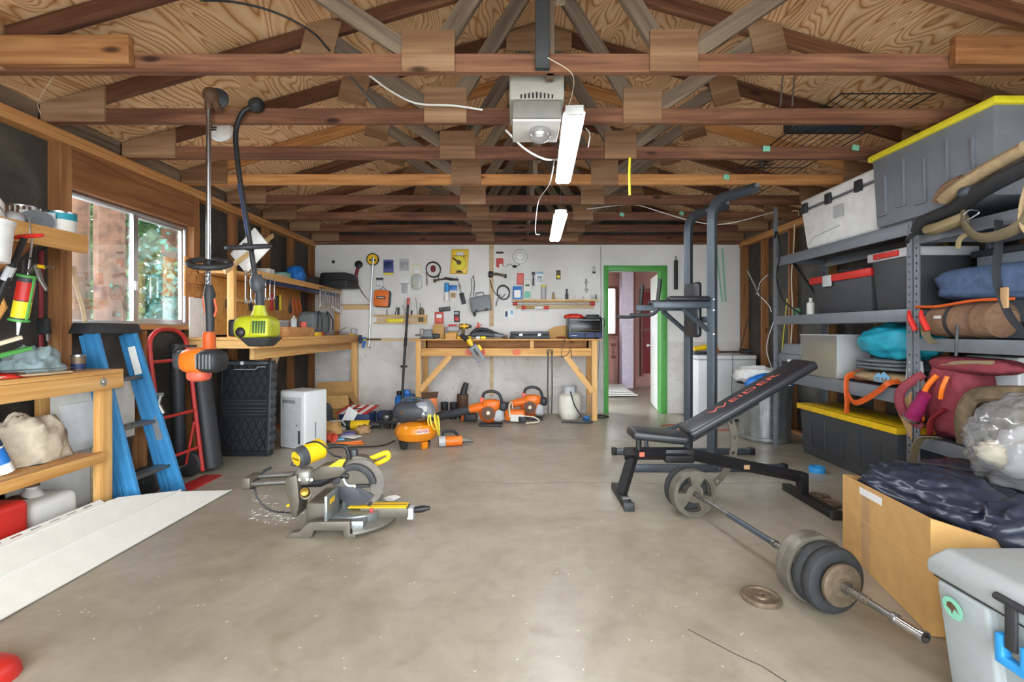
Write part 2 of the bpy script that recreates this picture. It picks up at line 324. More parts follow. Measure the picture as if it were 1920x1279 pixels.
# ================================================================ THE SHELL
LW, RW, BW, FW = -2.86, 3.21, 6.80, -0.9
PLT = 2.46; CX = .5 * (LW + RW); PITCH = .29
def struct(name, mb, mat, parent=None, **k):
    o = obj(name, mb, mat, parent, **k)
    if parent is None: o['kind'] = 'structure'
    return o
def sroot(name, label=None, cat=None):
    o = bpy.data.objects.new(name, None); COL.objects.link(o); o['kind'] = 'structure'
    if label: o['label'] = label; o['category'] = cat
    return o
def gridwall(us, vs, holes, d0, d1, fn):
    """a connected slab on a grid of lines us x vs with some cells left open; fn(u, v, d) -> point"""
    mb = MB(); nu, nv = len(us), len(vs); idx = lambda i, j, k: (k * nv + j) * nu + i
    solid = lambda i, j: 0 <= i < nu - 1 and 0 <= j < nv - 1 and (i, j) not in holes
    v = [fn(u, w, d) for d in (d0, d1) for w in vs for u in us]; f = []
    for i in range(nu - 1):
        for j in range(nv - 1):
            if not solid(i, j): continue
            for k in (0, 1): f.append((idx(i, j, k), idx(i + 1, j, k), idx(i + 1, j + 1, k), idx(i, j + 1, k)))
            for (a, b, c, d, ni, nj) in ((i, j, i + 1, j, i, j - 1), (i, j + 1, i + 1, j + 1, i, j + 1), (i, j, i, j + 1, i - 1, j), (i + 1, j, i + 1, j + 1, i + 1, j)):
                if not solid(ni, nj): f.append((idx(a, b, 0), idx(c, d, 0), idx(c, d, 1), idx(a, b, 1)))
    return mb.add(v, f)
ff = struct('floor', MB().box(LW - .1, RW + .1, FW, BW + .02, -.12, 0), 'concrete_floor', smooth=False)
# thin saw-cut and cracks in the slab
def crack(pts, r=.0022):
    obj('floor_crack', MB().tube([FL(x, y, .0004) for x, y in pts], r, 4, flat=(1, .12)), 'charcoal', ff)
crack([(880, 903), (960, 907), (1080, 905), (1190, 906), (1330, 907), (1480, 905), (1560, 902)])
crack([(1290, 1180), (1375, 1225), (1430, 1250), (1475, 1279)])
crack([(420, 908), (520, 905), (640, 903), (760, 905)], .0015)
struct('ground_outside', MB().box(-30, 30, -30, 30, -.3, -.13), 'asphalt', smooth=False)
# ---- back wall with door opening
DX0, DX1, DZ = 1.325, 2.10, 2.06
wb = struct('wall_back', gridwall([LW - .1, DX0, DX1, RW + .1], [0, DZ, PLT], {(1, 0)}, BW, BW + .14, lambda u, v, d: (u, d, v)), 'wall_paint', smooth=False)
struct('wall_gable', MB().prism([(LW - .14, PLT - .02), (RW + .14, PLT - .02), (RW + .14, PLT + .1), (CX, PLT + .13 + PITCH * 3.05), (LW - .14, PLT + .1)], 0, .03, Matrix.Translation((0, BW + .06, 0)) @ FACE), 'black_felt', smooth=False)
t1 = struct('trim_1', MB().box(LW + .01, .72, BW - .012, BW, 1.035, 1.085), 'tan_board', bev=.002)
t2 = struct('trim_2', MB().box(-.372, -.308, BW - .01, BW, 1.25, PLT - .02), 'tan_board', bev=.002)
t3 = struct('trim_3', MB().box(-.365, -.315, BW - .01, BW, .24, .93), 'tan_board', bev=.002)
t4 = struct('trim_4', MB().box(-.30, 1.0, BW - .006, BW, 1.0, 1.04), 'white_dirty', bev=.002)
# ---- green door frame, door leaf and the hall behind
d1 = sroot('door_1', 'green painted door frame with a white door swung open into the hall', 'door')
for nm, b in (('door_casing', (DX0 - .055, DX0 + .012, BW - .022, BW + .15, 0, DZ + .065)), ('door_casing', (DX1 - .012, DX1 + .08, BW - .022, BW + .15, 0, DZ + .065)), ('door_head', (DX0 + .012, DX1 - .012, BW - .022, BW + .15, DZ - .01, DZ + .065))):
    obj(nm, MB().box(*b), 'green_trim', d1, bev=.004)
lf = obj('door_leaf', MB().box(0, .04, 0, .76, .01, 2.03), 'white', d1, bev=.004); lf.location = (2.10, BW + .16, 0); lf.rotation_euler = (0, 0, R(-8))
obj('door_knob', MB().lathe([(.0, 0), (.012, .0), (.012, .03), (.028, .045), (.026, .07), (0, .078)], 14, Matrix.Translation((0, .70, .95)) @ Matrix.Rotation(R(-90), 4, 'Y')), 'chrome', lf)
struct('floor_hall', MB().box(.7, 3.8, BW + .02, 10.2, -.12, -.002), 'concrete_floor', smooth=False)
struct('wall_hall_back', gridwall([.7, 1.98, 2.13, 3.8], [0, 1.13, 2.09, 2.5], {(1, 1)}, 10.1, 10.2, lambda u, v, d: (u, d, v)), 'hall_pink', smooth=False)
struct('wall_hall_right', MB().box(3.7, 3.8, BW + .14, 10.1, 0, 2.5), 'hall_pink', smooth=False)
struct('wall_hall_left', gridwall([BW + .14, 7.3, 8.25, 10.1], [0, 2.05, 2.5], {(1, 0)}, .6, .7, lambda u, v, d: (d, u, v)), 'hall_pink', smooth=False)
struct('ceiling_hall', MB().box(.6, 3.8, BW + .14, 10.2, 2.5, 2.55), 'white', smooth=False)
w2 = sroot('window_2')
for b in ((1.94, 1.98, .98 + .1, 2.13), (2.13, 2.18, .98 + .1, 2.13), (1.98, 2.13, 2.09, 2.13), (1.98, 2.13, 1.08, 1.13)):
    obj('window_frame', MB().box(b[0], b[1], 10.05, 10.1, b[2], b[3]), 'hall_trim', w2, bev=.003)
obj('window_pane', MB().box(1.98, 2.13, 10.12, 10.125, 1.13, 2.09), 'glass', w2, smooth=False)
hp = sroot('wall_hall_partition')
obj('partition_panel', MB().box(2.20, 2.44, 9.75, 10.1, 0, 2.42), 'lilac', hp, bev=.004)
obj('corner_post', MB().box(2.44, 2.475, 9.74, 10.1, 0, 2.42), 'hall_trim', hp, bev=.003)
tag(obj('wall_heater', MB().box(1.92, 2.17, 10.0, 10.1, .06, 1.0), 'hall_pink', bev=.006), 'pink wall heater with dark vents seen through the doorway', 'heater')
for z in (.86, .60):
    obj('heater_vent', MB().box(2.02, 2.13, 9.99, 10.0, z, z + .06), 'hall_trim', bpy.data.objects['wall_heater'])
obj('heater_vent', MB().box(2.055, 2.08, 9.99, 10.0, .66, .84), 'hall_trim', bpy.data.objects['wall_heater'])
d2 = sroot('door_2', 'dark red closet door with brown casing at the end of the hall', 'door')
obj('door_leaf', MB().box(2.72, 2.96, 10.06, 10.1, .28, 2.0), 'dark_red', d2, bev=.003)
for b in ((2.66, 2.72, .22, 2.08), (2.96, 3.02, .22, 2.08), (2.72, 2.96, 2.0, 2.08), (2.72, 2.96, 1.18, 1.24)):
    obj('door_casing', MB().box(b[0], b[1], 10.03, 10.1, b[2], b[3]), 'hall_trim', d2, bev=.003)
for k in range(3):
    one('white_sheet', 'white flat sheet lying in the stack on the hall floor', 'sheet', MB().box(-.55, .33, -.45, .45, 0, .02), 'white', (1.83 - .03 * k, 8.9 + .04 * k, .03 + .035 * k), (1.5, 0, 6 - 7 * k), 'white sheets stacked in the hall', bev=.004)
# ---- stud walls
def studwall(name, X, sgn, ys, holes_y, top):
    """sgn -1: wall on the left (felt behind at smaller x)"""
    lo, hi = sorted((X + sgn * .09, X + sgn * .13))
    if holes_y: mb = gridwall([FW, holes_y[0], holes_y[1], BW + .1], [0, holes_y[2], holes_y[3], PLT + .35], {(1, 1)}, lo, hi, lambda u, v, d: (d, u, v))
    else: mb = MB().box(lo, hi, FW, BW + .1, 0, PLT + .35)
    w = struct(name, mb, 'black_felt', smooth=False); xc = X + sgn * .045
    for y in ys:
        z1 = top
        if holes_y and holes_y[0] + .02 < y < holes_y[1] - .02: z1 = holes_y[2] - .045
        board('stud', (xc, y, .04), (xc, y, z1), .038, .088, 'fir_brown', w, up=(0, 1, 0))
    for z in (2.385 + .019, 2.385 + .057): board('top_plate', (xc, FW, z), (xc, BW - .01, z), .0375, .09, 'fir', w, up=(0, 0, 1))
    board('bottom_plate', (xc, FW, .019), (xc, BW - .01, .019), .038, .09, 'fir_brown', w)
    for i in range(len(TY) - 1):
        board('frieze_block', (xc + sgn * .02, TY[i] + .045, PLT + .065), (xc + sgn * .02, TY[i + 1] - .005, PLT + .065), .12, .038, 'truss_grey', w)
    return w
TY = [1.18, 1.75, 2.32, 2.89, 3.49, 4.11, 4.75, 5.42, 6.06, 6.72]
WY0, WY1, WZ0, WZ1 = 3.055, 4.215, 1.235, 2.11
wl = studwall('wall_left', LW, -1, [-.6, 0, .6, 1.2, 1.8, 2.4, 3.0, 3.037, 3.66, 4.235, 4.272, 4.86, 5.51, 6.12, 6.74], (WY0, WY1, WZ0, WZ1), 2.385)
wr = studwall('wall_right', RW, 1, [.6, 1.2, 1.8, 2.4, 3.0, 3.61, 4.22, 4.86, 5.55, 6.17, 6.70, 6.74], None, 2.385)
board('window_header', (LW - .045, WY0 + .0, 2.248), (LW - .045, WY1, 2.248), .27, .088, 'fir_brown', wl)
board('sill_plate', (LW - .045, WY0, WZ0 - .02), (LW - .045, WY1, WZ0 - .02), .038, .088, 'fir', wl)
struct('wall_front', gridwall([LW - .13, -2.5, 2.85, RW + .13], [-.12, 2.15, PLT + .35], {(1, 0)}, FW - .1, FW, lambda u, v, d: (u, d, v)), 'wall_paint', smooth=False)
# ---- window in the left wall
w1 = sroot('window_1', 'sliding aluminium window looking out on tree trunks and ivy', 'window')
XW = LW - .075
def wf(y0, y1, z0, z1, x0=XW - .03, x1=XW + .012, nm='window_frame'): return obj(nm, MB().box(x0, x1, y0, y1, z0, z1), 'alu', w1, bev=.002)
wf(WY0, WY1, WZ1 - .028, WZ1); wf(WY0, WY1, WZ0, WZ0 + .028, XW - .03, XW + .03); wf(WY0, WY0 + .022, WZ0 + .028, WZ1 - .028); wf(WY1 - .022, WY1, WZ0 + .028, WZ1 - .028)
YM = 3.64
wf(YM - .016, YM + .016, WZ0 + .028, WZ1 - .028, XW - .015, XW + .012, 'meeting_stile')
for a, b, dx in ((YM + .016, YM + .036, 0), (WY1 - .065, WY1 - .045, 0)): wf(a, b, WZ0 + .028, WZ1 - .028, XW - .018, XW + .008, 'sash_stile')
wf(YM + .036, WY1 - .065, WZ1 - .05, WZ1 - .028, XW - .018, XW + .008, 'sash_rail'); wf(YM + .036, WY1 - .065, WZ0 + .028, WZ0 + .05, XW - .018, XW + .008, 'sash_rail')
obj('latch', MB().box(XW + .012, XW + .024, YM - .012, YM + .012, 1.50, 1.57), 'white', w1, bev=.002)
obj('window_pane', MB().box(XW - .012, XW - .008, WY0 + .022, YM - .016, WZ0 + .028, WZ1 - .028), 'glass', w1, smooth=False)
obj('window_pane', MB().box(XW - .006, XW - .002, YM + .036, WY1 - .065, WZ0 + .05, WZ1 - .05), 'glass', w1, smooth=False)
# ---- roof deck: plywood sheets on both slopes
ce = sroot('ceiling')
ZR0 = PLT + .135
def sheets(sgn, X0):
    u = Vector((-sgn * 1, 0, PITCH)).normalized(); span = ((RW - LW) / 2 + .165) * sqrt(1 + PITCH ** 2); rows = [0, .62, 1.84, 3.06, span]
    n = Vector((sgn * PITCH, 0, 1)).normalized()
    rows = [r for r in rows if r < span] + [span]
    for k in range(len(rows) - 1):
        y = -1.0 - (.61 if k % 2 else 0)
        while y < BW + .1:
            y0, y1 = max(y, -1.0), min(y + 2.44, BW + .12); y += 2.44
            if y1 - y0 < .1: continue
            o = obj('plywood_sheet', MB().box(rows[k] + .002, rows[k + 1] - .002, y0 + .002, y1 - .002, 0, .015), 'roof_plywood', ce, smooth=False)
            p = Vector((X0 + sgn * .16, 0, ZR0 - PITCH * .16)); y_ = Vector((0, 1, 0))
            m = Matrix((u, y_, n)).transposed().to_4x4(); m.translation = p; o.matrix_local = m
sheets(-1, LW); sheets(1, RW)
for s, X0 in ((-1, LW), (1, RW)):   # outer roofing, unseen; added to stop sky light leaking between the plywood sheets
    ro = struct('roof', MB().box(-.25, ((RW - LW) / 2 + .165) * sqrt(1 + PITCH ** 2) + .012, -1.2, BW + .4, .016, .05), 'black_felt', smooth=False); u = Vector((-s, 0, PITCH)).normalized(); n = Vector((s * PITCH, 0, 1)).normalized()
    m = Matrix((u, Vector((0, 1, 0)), n)).transposed().to_4x4(); m.translation = Vector((X0 + s * .16, 0, ZR0 - PITCH * .16)); ro.matrix_local = m
# ---- roof trusses
def truss(i, Y, chord, web, gus):
    T = thing('roof_truss', TL[i], 'truss', (CX, Y, PLT), group='roof trusses', kind='structure')
    hw = (RW - LW) / 2; zr = lambda x: .03 + PITCH * (hw - abs(x))      # underside of the rafter above the plate
    t = .038; yc = t / 2
    board('bottom_chord', (-hw - .05, yc, .045), (hw + .05, yc, .045), .09, t, chord, T)
    for s in (-1, 1):
        board('rafter', (s * (hw + .05), yc, .03 - PITCH * .05 + .048), (0, yc, zr(0) + .048), .092, t, chord, T)
        nb, nt_ = s * .6, s * 1.36
        board('web', (nb + s * .05, yc, .07), (nt_, yc, zr(nt_) + .03), .088, t * .96, web, T)
        board('web', (nb - s * .02, yc, .07), (s * .06, yc, zr(0) - .02), .088, t * .96, web, T)
        w_, h_ = .105 + .012 * ((i * 3 + s) % 3), .20 + .012 * (i % 2)
        obj('gusset', MB().box(nb - w_, nb + w_, -.013, -.001, -.004, h_), gus, T, bev=.001, smooth=False)
        q = MB().box(-.10, .10, -.013, -.001, -.12, .12); o = obj('gusset', q, gus, T, smooth=False); o.matrix_local = fr((nt_, 0, zr(nt_) + .0), 0, s * -14, 0)
        e = .36
        obj('heel_gusset', MB().prism([(s * (hw + .03), .004), (s * (hw - e), .004), (s * (hw - e), zr(hw - e) + .085), (s * (hw + .03), .11)], 0, .012, Matrix.Translation((0, -.001, 0)) @ FACE), gus, T, smooth=False)
    board('king_post', (0, yc + t, .0), (0, yc + t, zr(0) - .02), .088, t, web, T)
    obj('ridge_gusset', MB().prism([(-.24, zr(0) - .12), (.24, zr(0) - .12), (.24, zr(.24) + .08), (0, zr(0) + .09), (-.24, zr(.24) + .08)], 0, .012, Matrix.Translation((0, -.001, 0)) @ FACE), gus, T, smooth=False)
    return T
TL = ['roof truss above the garage entrance', 'roof truss with bare chord just inside the entrance', 'dark roof truss carrying the short nailed-on timber blocks', 'dark roof truss that the two string trimmers hang from', 'roof truss with pale square gussets behind the door opener',
      'roof truss with pale fir bottom chord over the long lamp', 'reddish roof truss next after the pale fir one', 'roof truss with thin lit underside over the far lamp', 'second-to-last roof truss before the back wall', 'last roof truss resting on the back wall']
for i, Y in enumerate(TY):
    truss(i, Y, 'fir' if i == 5 else 'truss_wood', 'truss_grey', 'gusset_wood')
board('wall_plate_beam', (LW, BW - .03, PLT - .01), (RW, BW - .03, PLT - .01), .05, .06, 'truss_wood', wb)
for o, x0, x1, lb in (('a', -2.86, -1.865, 'short timber block nailed to the dark truss on the window side'), ('b', 2.125, 3.2, 'short timber block nailed to the dark truss on the shelving side')):
    bo = board('timber_block', (x0, 2.299, 2.548), (x1, 2.299, 2.548), .14, .038, 'fir_brown'); tag(bo, lb, 'timber')
# ---- trees and ivy outside the window
TRUNKS = []
def trunk(px, Yd, r, lb):
    p = W(px, 600, Yd); TRUNKS.append((p.x, p.y, r * 1.2)); rs = [r * 1.15, r * 1.02, r, r * .96, r * .9, r * .85]
    mb = MB(); n = 20; v = []; f = []
    for j, z in enumerate((-.13, .8, 1.6, 2.6, 3.8, 5.5)):
        for i in range(n):
            a = 2 * pi * i / n; q = rs[j] * (1 + .09 * sin(a * 9 + j) + .05 * mnoise.noise(Vector((cos(a) * 2, sin(a) * 2, z))))
            v.append((p.x + q * cos(a), p.y + q * sin(a), z))
    for j in range(5):
        for i in range(n): k = (i + 1) % n; f.append((j * n + i, j * n + k, (j + 1) * n + k, (j + 1) * n + i))
    tag(obj('tree_trunk', mb.add(v, f), 'bark'), lb, 'tree')
trunk(150, 4.7, .075, 'slim lit tree trunk standing close outside the window'); trunk(206, 5.9, .15, 'thick ridged redwood trunk outside the window with ivy at its foot'); trunk(241, 7.4, .13, 'dark tree trunk behind the thick redwood outside'); trunk(318, 7.0, .1, 'ivy-wrapped trunk outside the sliding sash')
def foliage(name, label, mat, n, gen, sz, seed):
    rnd = random.Random(seed); v = []; f = []
    for i in range(n):
        s = sz * rnd.uniform(.6, 1.4)
        while True:      # leaves grow around the trunks, not through them
            c = gen(rnd)
            if all((c.x - tx) ** 2 + (c.y - ty) ** 2 > (tr + s) ** 2 for tx, ty, tr in TRUNKS): break
        a = Vector((rnd.gauss(0, 1), rnd.gauss(0, 1), rnd.gauss(0, 1))).normalized(); b = a.orthogonal().normalized()
        b = (Matrix.Rotation(rnd.uniform(0, 6.28), 3, a) @ b); d = a.cross(b); k = len(v)
        v += [c + b * s, c + d * s * .55, c - b * s, c - d * s * .55]; f.append((k, k + 1, k + 2, k + 3))
    tag(obj(name, MB().add(v, f), mat, smooth=False), label, 'foliage', kind='stuff')
def g1(r):
    Yd = r.uniform(6.5, 10.5); return W(r.uniform(130, 400), 0, Yd) * Vector((1, 1, 0)).to_4d().to_3d() if False else Vector(((r.uniform(90, 420) - VX) * Yd / FPX, Yd, r.uniform(-.1, 4.6)))
def g2(r):
    Yd = r.uniform(6.2, 7.2); z = abs(r.gauss(0, 1.0)); return Vector(((r.gauss(315, 34) - VX) * Yd / FPX, Yd, z))
def g3(r):
    Yd = r.uniform(5.4, 5.72); return Vector(((r.gauss(198, 16) - VX) * Yd / FPX, Yd, abs(r.gauss(.2, .9))))
foliage('tree_foliage', 'loose green leaves of trees and shrubs behind the trunks outside', 'leaf_green', 11000, g1, .085, 1)
foliage('ivy_leaves', 'blue-green ivy leaves climbing the trunk behind the sliding sash', 'leaf_teal', 2600, g2, .055, 2)
foliage('creeper_leaves', 'pale creeper leaves on the thick redwood trunk', 'leaf_teal', 60, g3, .05, 3)
# ================================================================ OVERHEAD: lamps, opener, wires, racks, trimmers
def WP(pts, Y): return [W(p[0], p[1], p[2] if len(p) > 2 else Y) for p in pts]
def rel(pts, o): return [Vector(p) - Vector(o) for p in pts]
def lamp(label, x0, y0, x1, y1, z, tops):
    c = Vector(((x0 + x1) / 2, (y0 + y1) / 2, z)); T = thing('shop_light', label, 'light', c)
    L = sqrt((x1 - x0) ** 2 + (y1 - y0) ** 2) / 2; a = math.atan2(-(x1 - x0), y1 - y0); T.rotation_euler = (0, 0, a)
    obj('housing', MB().prism([(-.062, .012), (-.03, .055), (.03, .055), (.062, .012), (.055, .012), (.027, .048), (-.027, .048), (-.055, .012)], -L, L, Matrix.Rotation(R(90), 4, 'X')), 'white', T, smooth=False)
    for s in (-1, 1):
        obj('fluorescent_tube', MB().cyl((s * .027, -L + .02, .012), (s * .027, L - .02, .012), .0165, n=14), 'tube_light', T)
        obj('end_cap', MB().box(-.05, .05, s * L - .012, s * L + .012, .0, .05), 'white', T, bev=.003)
    for ly, ty in tops:
        obj('hanger_chain', MB().tube([(0, ly - c.y, .05), (0, ty - c.y, PLT + .01 - z)], .0025, 6), 'dull_steel', T)
lamp('long fluorescent shop light hanging beside the grey opener', .325, 2.6, .385, 3.82, 2.375, [(2.91, 2.91), (3.51, 3.51)])
lamp('fluorescent shop light hung low on chains near the back wall', .40, 4.15, .448, 5.37, 2.20, [(4.3, 4.13), (5.2, 5.44)])
# ---- garage door opener
oc = Vector((.112, 2.43, 2.28)); T = thing('garage_door_opener', 'grey ceiling-mounted garage door opener with vent slots', 'door opener', oc)
obj('body', MB().prism([(0, .10), (.012, .245), (.30, .245), (.31, .09)], -.142, .142, Matrix.Rotation(R(90), 4, 'Y') @ Matrix.Rotation(R(90), 4, 'Z')), 'opener_grey', T, bev=.012, seg=3)
obj('light_cover', MB().prism([(.006, .005), (.0, .098), (.30, .088), (.28, 0)], -.128, .128, Matrix.Rotation(R(90), 4, 'Y') @ Matrix.Rotation(R(90), 4, 'Z')), 'opener_dark', T, bev=.01, seg=3)
obj('rim', MB().box(-.125, .125, .012, .29, -.008, .004), 'white', T, bev=.003)
for k in range(9):
    h = .018 + .012 * (1 - abs(k - 4) / 4); obj('vent_shade', MB().box(-.085 + .02 * k, -.077 + .02 * k, -.003, .012, .105, .105 + h), 'black', T)  # black blocks stand in for the shade inside the vents
obj('bulb', MB().ell((.02, .12, -.03), (.06, .06, .05), 16, 10), 'bulb_glass', T)
obj('side_clip', MB().box(-.152, -.14, .02, .05, .17, .20), 'black', T); obj('side_clip', MB().box(.14, .152, .02, .05, .17, .20), 'black', T)
obj('hanger_post', MB().box(-.015, .055, -.145, -.113, .18, 1.10), 'charcoal', T, bev=.003)
obj('hanger_bracket', MB().box(-.10, .10, -.075, .02, .24, .262), 'dull_steel', T, bev=.002)
# ---- cords, hooks and tape up among the trusses
def cord(label, pts, r, mat='white', cat='cord', name='electric_cord', Y=3, n=8):
    P = curve(WP(pts, Y), n); c = P[0]
    return one(name, label, cat, MB().tube(rel(P, c), r, 6), mat, c)
cord('white cable sagging from the gusset of the trimmer truss to the opener', [(690, 140, 2.80), (735, 172, 2.84), (782, 194, 2.86), (850, 198, 2.86), (905, 206, 2.86)], .006)
cord('white cable running down to the long lamp from the opener', [(948, 244, 2.95), (985, 280, 3.1), (1020, 298, 3.3), (1046, 299, 3.44)], .007)
cord('thin white wire between the two lamps', [(1040, 300, 3.45), (1030, 345, 3.6), (1012, 372, 3.9), (1006, 400, 4.0), (1004, 436, 4.1), (1012, 440, 4.14)], .004)
cord('black cable looping along the plywood to the conduit', [(355, 0, 2.5), (440, 4, 2.55), (520, 25, 2.62), (585, 60, 2.7), (618, 95, 2.86)], .006, 'charcoal')
cord('bare metal conduit rising behind the trimmer truss', [(562, 42, 3.05), (625, 108, 2.95), (712, 206, 2.94)], .011, 'dull_steel', 'conduit', 'conduit_rail')
cord('thin pale wire from the truss to the opener bracket', [(1027, 108, 2.281), (1072, 138, 2.30), (1073, 175, 2.5), (1062, 208, 2.65)], .002, 'cream')
cord('pale cord drooping across the far trusses towards the shelving', [(1100, 392, 5.40), (1185, 384, 5.40), (1240, 398, 5.41), (1300, 415, 5.41), (1360, 420, 5.41), (1450, 398, 5.41)], .006)
cord('string tied at the wall plate beside the window header', [(104, 138, 2.37), (72, 190, 2.75), (76, 214, 2.85)], .002, 'cream')
cord('yellow tape strip hanging from the pale gusset', [(1181, 296, 3.45), (1180, 330, 3.45), (1181, 366, 3.45)], .009, 'lemon', 'tape', 'hanging_tape')
cord('white wire loop hooked beside the long lamp', [(1098, 240, 2.96), (1106, 252, 3.0), (1103, 276, 3.0)], .003)
for i, (px, py, Y, lb) in enumerate(((1437, 279, 3.475, 'teal tag on the truss behind the opener, beside the wire shelf'), (1604, 277, 3.475, 'teal tag on the truss behind the opener, next to the big tote'), (1362, 332, 4.095, 'teal tag on the pale fir truss'), (1166, 402, 5.405, 'teal tag tied to the far truss above the green door'), (1278, 400, 5.405, 'teal tag on the far truss near the pull-up tower'))):
    one('tape_tag', lb, 'tag', MB().cb((0, 0, 0), (.05, .012, .04)), 'mint', W(px, py, Y), (0, 8 * i, 0), bev=.002)
for px, lb in ((1467, 'hanging steel rod with a hook, nearer the opener'), (1489, 'hanging steel rod with a hook, nearer the wire shelf')):
    p = W(px, 138, 2.88); o = one('hanging_rod', lb, 'rod', MB().tube([(0, 0, .05), (.01, 0, 0), (0, 0, -.03), (-.012, 0, -.2)], .005, 6), 'dull_steel', p)
# ---- wire shelves laid across the chords
def wire_shelf(y0, y1, lb):
    x0, x1, z = 1.88, 2.42, PLT + .096; T = thing('wire_shelf', lb, 'shelf', ((x0 + x1) / 2, (y0 + y1) / 2, z), group='black wire shelves laid on the roof trusses'); a, b, w = (x1 - x0) / 2, (y1 - y0) / 2, .0035
    for s in (-1, 1): obj('rail', MB().cyl((s * a, -b, 0), (s * a, b, 0), .005, n=6), 'black', T); 
    for s in (-1, -.33, .33, 1): obj('rail', MB().cyl((-a, s * b, -.004), (a, s * b, -.004), .004, n=6), 'black', T)
    g = MB(); k = 9
    for i in range(1, k): g.cyl((-a + 2 * a * i / k, -b, .005), (-a + 2 * a * i / k, b, .005), .0032, n=5)
    obj('wire_grid', g, 'black', T, kind='stuff')
wire_shelf(2.72, 3.54, 'black wire shelf across the trimmer truss'); wire_shelf(3.56, 4.16, 'black wire shelf between the other two wire shelves'); wire_shelf(4.18, 4.80, 'black wire shelf holding the round black brush')
one('rolled_mat', 'dark rolled mat lying on the wire shelf', 'mat', MB().cyl((-.25, 0, 0), (.25, 0, 0), .06, n=18), 'charcoal', (2.15, 3.3, PLT + .105 + .06), bev=.006)
bt = thing('chimney_brush', 'round black bristle brush on the wire shelf', 'brush', (2.10, 4.02, PLT + .175))
obj('core', MB().cyl((0, 0, -.06), (0, 0, .06), .02), 'dull_steel', bt); g = MB(); rr = random.Random(4)
for i in range(70):
    a = rr.uniform(0, 6.28); z = rr.uniform(-.05, .05); g.cyl((.015 * cos(a), .015 * sin(a), z), (.1 * cos(a), .1 * sin(a), z * 1.2), .0016, n=3)
obj('bristles', g, 'black', bt, kind='stuff')
# ---- white sander case hooked behind the trimmers
T = thing('disc_sander', 'white round power sander with vents hung behind the trimmer shafts', 'sander', W(416, 248, 3.46))
obj('shell', MB().lathe([(0, -.03), (.07, -.025), (.085, .0), (.075, .025), (.03, .045), (0, .05)], 20, Matrix.Rotation(R(70), 4, 'X')), 'white', T)
for k in range(4): obj('vent', MB().cb((-.035 + .01 * (k // 2) * 2.2, -.052, -.005 + .018 * (k % 2)), (.012, .02, .009)), 'black', T)  # vent holes are black blocks, their shade put in as colour
obj('hook_wire', MB().tube([(0, 0, .05), (.0, .03, .08)], .004, 6), 'dull_steel', T)
# ---- string trimmers hanging from the second truss in view
YT = 2.84
p0 = W(391, 640, YT); T = thing('string_trimmer', 'orange and grey string trimmer hanging head-up with straight steel shaft', 'trimmer', p0)
L_ = lambda pts: rel(WP(pts, YT), p0)
obj('shaft', MB().tube(L_([(391, 190), (391, 545)]), .0135, 12), 'steel', T)
obj('shaft_hanger', MB().tube(L_([(397, 172), (391, 186), (391, 205)]), .022, 10), 'brown', T)
gh = obj('gear_head', MB().ell((0, 0, 0), (.045, .05, .05), 16, 10), 'brown', T); gh.location = L_([(396, 180)])[0]
obj('hook_guard', MB().lathe([(.0, 0), (.055, .0), (.06, .02), (.03, .03), (0, .032)], 20, fr(L_([(404, 182)])[0] + Vector((0, .03, 0)), 90, 0, 20)), 'charcoal', T)
obj('gear_neck', MB().tube(L_([(402, 186), (410, 206)]), .02, 10), 'brown', T)
hc = L_([(393, 494)])[0]; ring = [hc + Vector((.112 * cos(a), .10 * sin(a), -.012 * cos(a) + .035 * sin(a))) for a in [2 * pi * i / 28 for i in range(28)]]
obj('loop_handle', MB().tube(ring, .017, 10, True), 'charcoal', T); obj('handle_clamp', MB().cb(hc, (.04, .06, .045)), 'black', T, bev=.006)
obj('throttle_grip', MB().tube(L_([(392, 535), (393, 552), (393, 570), (394, 595), (394, 622)]), [.02, .033, .026, .024, .022], 14), 'charcoal', T)
obj('trigger', MB().tube(L_([(402, 560), (406, 580), (402, 594)]), .007, 8), 'burnt', T); obj('switch', MB().tube(L_([(381, 556), (383, 575), (386, 590)]), .007, 8), 'burnt', T)
obj('clutch_housing', MB().lathe([(.03, .12), (.036, .1), (.036, .03), (.055, 0), (.06, -.02)], 18, fr(L_([(392, 660)])[0])), 'burnt', T)
e = L_([(385, 676)])[0]
obj('engine_cover', MB().ell(e + Vector((-.03, 0, 0)), (.10, .10, .078), 22, 14, .7), 'orange', T)
obj('recoil_cover', MB().ell(e + Vector((.06, -.03, .0)), (.072, .085, .07), 20, 12, .7), 'charcoal', T)
for k in range(5): obj('cooling_fin', MB().cb(e + Vector((.02 + .02 * k, -.112, .0)), (.007, .012, .085)), 'grey', T, bev=.002)
obj('muffler_guard', MB().ell(e + Vector((-.115, -.01, .005)), (.045, .07, .06), 16, 10, .6), 'dark_grey', T)
obj('fuel_tank', MB().ell(e + Vector((-.03, -.01, -.085)), (.06, .06, .04), 16, 10, .7), 'salmon', T)
obj('air_hose', MB().tube(curve([e + Vector((-.15, -.06, .05)), e + Vector((-.08, -.09, .085)), e + Vector((.0, -.08, .09))], 6), .007, 8), 'black', T)
text('lettering', 'ECHO', .042, 'black', T, Matrix.Translation(L_([(391, 518)])[0] + Vector((0, -.0142, 0))) @ FACE @ Matrix.Rotation(R(90), 4, 'Z'), .0004, .001)
p0 = W(484, 600, YT); T = thing('string_trimmer', 'yellow-green string trimmer hanging head-up with bent black shaft', 'trimmer', p0)
obj('shaft', MB().tube(rel(curve(WP([(478, 199), (458, 208), (446, 230), (442, 262), (449, 330), (460, 400), (471, 470), (480, 530)], YT), 6), p0), .0145, 12), 'black', T)
